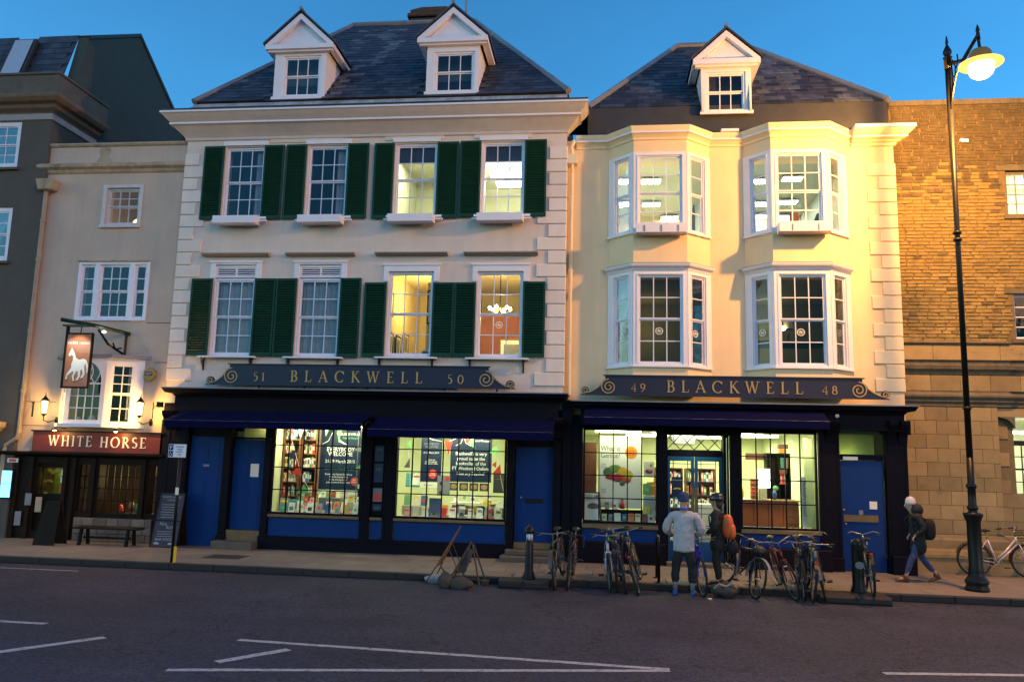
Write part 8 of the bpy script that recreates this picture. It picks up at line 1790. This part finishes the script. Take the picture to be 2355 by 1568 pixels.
case('white stepped stand at the right of the genius window', .88, 1.14, .22, .40, .98, 1.55, m_paper, 'stand', 'stand'); display_row('genius window, white stand', .90, 1.13, .26, 1.56, 2, .30, ['green', 'orange'], 43, 'top'); display_row('genius window, before the stand', .88, 1.14, .18, 1.10, 2, .24, ['yellow', 'cream'], 44, 'middle')

# ---- behind the entrance doors: shelves of books
bookcase('wall bookcase seen through the left leaf of the glazed entrance', 1.30, 1.95, 2.6, .2, 2.15, 6, 51, 'the bookcase behind the left door leaf', hmax=.27, per=.05)
bookcase('wall bookcase seen through the right leaf of the glazed entrance', 2.06, 2.75, 2.6, .2, 2.15, 6, 52, 'the bookcase behind the right door leaf', hmax=.27, per=.05)
case('pale table just inside the glazed entrance', 2.15, 2.55, 1.2, 1.6, .15, 1.35, m_paper, 'table', 'table'); case('grey air duct above the glazed entrance', 1.65, 2.15, 1.4, 1.9, 2.72, 2.98, m_greyp, 'air_duct', 'duct')

# ---- window 4: till desk and shelf tower
dk = empty('till_desk', (3.6, .6, .12), 'red-brown wooden till desk with four front panels in the right shop window', 'desk')
m_desk = mat('cherry_wood', (.42, .11, .025), .4, .15, 3, .08, 40)
for i in range(4): MB().bbox(2.98 + .32 * i, 3.29 + .32 * i, .42, .45, .60, 1.50, .004).build('front_panel', m_desk, dk)
MB().box(2.97, 4.27, .451, .95, .60, 1.49).build('carcass', m_desk, dk); MB().bbox(2.95, 4.29, .38, .98, 1.502, 1.53, .005).build('desk_top', mat('light_wood', (.42, .26, .12), .5, .15, 6, .1), dk)
for z in (.86, 1.05, 1.2, 1.34): MB().box(4.0, 4.2, .412, .418, z, z + .012).build('drawer_handle', m_chrome, dk)
t = empty('shelf_tower', (4.1, 1.0, .12), 'dark wooden shelf tower with books and a red shelf, right shop window', 'bookcase')
for x in (3.72, 3.98, 4.22): MB().box(x - .015, x + .015, .98, 1.25, 1.5 if x < 3.9 else 1.5, 2.55).build('upright', m_darkwood, t)
MB().box(3.70, 4.24, 1.24, 1.26, 1.4, 2.55).build('back_panel', m_darkwood, t); MB().box(3.70, 4.24, .98, 1.24, 2.53, 2.56).build('top', m_darkwood, t); MB().box(4.0, 4.24, .98, 1.24, 2.20, 2.22).build('shelf', m_darkwood, t); MB().box(3.98, 4.14, .93, 1.24, 1.86, 1.89).build('red_shelf', m_redp, t)
MB().box(3.98, 4.14, .93, .96, 2.10, 2.19).build('red_pelmet', m_intr, t)
for i, c_ in enumerate(('green', 'teal', 'black', 'grey', 'brown')): stand_book(4.04 + .035 * i, 1.02, 2.225, .03, .24, c_, '%s book in the short top row of the dark shelf tower' % c_, 0)
for i, c_ in enumerate(('pink', 'red', 'brown', 'white')): stand_book(4.02 + .032 * i, 1.0, 1.895, .03, .20, c_, '%s book in the lower row of the shelf tower, over the red shelf' % c_, 0)
case('orange box on top of the dark shelf tower', 4.0, 4.16, 1.0, 1.2, 2.565, 2.66, MATS['orange_print'], 'box', 'box'); case('dark box on top of the dark shelf tower', 3.98, 4.2, 1.0, 1.2, 2.665, 2.76, m_shelf, 'box', 'box')
case('bright white screen standing on the till desk', 3.46, 3.70, .62, .65, 1.78, 2.20, glow('screen_glow', (1, 1, .90), 6), 'screen', 'screen'); case('narrow stand that carries the white screen', 3.55, 3.61, .63, .64, 1.53, 1.78, m_greyp, 'screen_stand', 'stand')
for j in range(5): case('%s box from the bottom in the red stack on the till desk' % ordn[j], 3.28, 3.43, .55, .70, 1.532 + .09 * j, 1.615 + .09 * j, [m_intr, bcol('red'), bcol('red'), m_intr, bcol('red')][j], 'gift_box', 'box')
for j in range(6): case('%s pale book from the bottom in the stack beside the red boxes' % ordn[j], 3.45, 3.60, .5, .62, 1.532 + .04 * j, 1.568 + .04 * j, bcol('cream'), 'book', 'book')
tag(MB().lathe([(.04, 0), (.05, .12), (.03, .20)], (3.78, .55, 1.532), 10).build('water_bottle', bcol('blue'), None, True), 'blue bottle on the till desk', 'bottle'); tag(MB().ell((3.82, .62, 1.78), .06, .05, .06).build('pot_plant', m_greenp, None, True), 'small bright green plant behind the blue bottle on the till desk', 'plant')
tag(MB().lathe([(.04, 0), (.06, .10), (.05, .22), (.01, .30)], (3.05, .5, 1.532), 12).build('yellow_vase', bcol('yellow'), None, True), 'yellow ornament at the left end of the till desk', 'ornament')
for k, (x, h) in enumerate(((3.08, .16), (3.18, .2))): tag(MB().lathe([(.055, 0), (.035, h)], (x, 1.6, 2.0), 12).build('small_lamp_shade', glow('shade_white_glow', (1, .95, .75), 1.6), None, True), ['left', 'right'][k] + ' of two small lit lamp shades deep inside the right shop window', 'lamp')
e = poster('tall white pillar banner reading down Blackwells is proud, right shop window', 4.27, 4.36, .97, 2.05, .16, m_paper); text_mesh("Blackwell's is proud", .12, m_greyp, 'lettering', e, (4.295, .157, 1.98), (R(90), R(90), 0), 'LEFT', sx=.8)
case('pale green column at the right of the right shop window', 4.37, 4.56, .30, .34, .97, 2.9, m_shopw, 'column', 'column'); case('long sloping brown ceiling beam inside the right shop window', 3.3, 3.9, 1.26, 1.4, 2.40, 2.55, m_shelf, 'beam', 'beam')
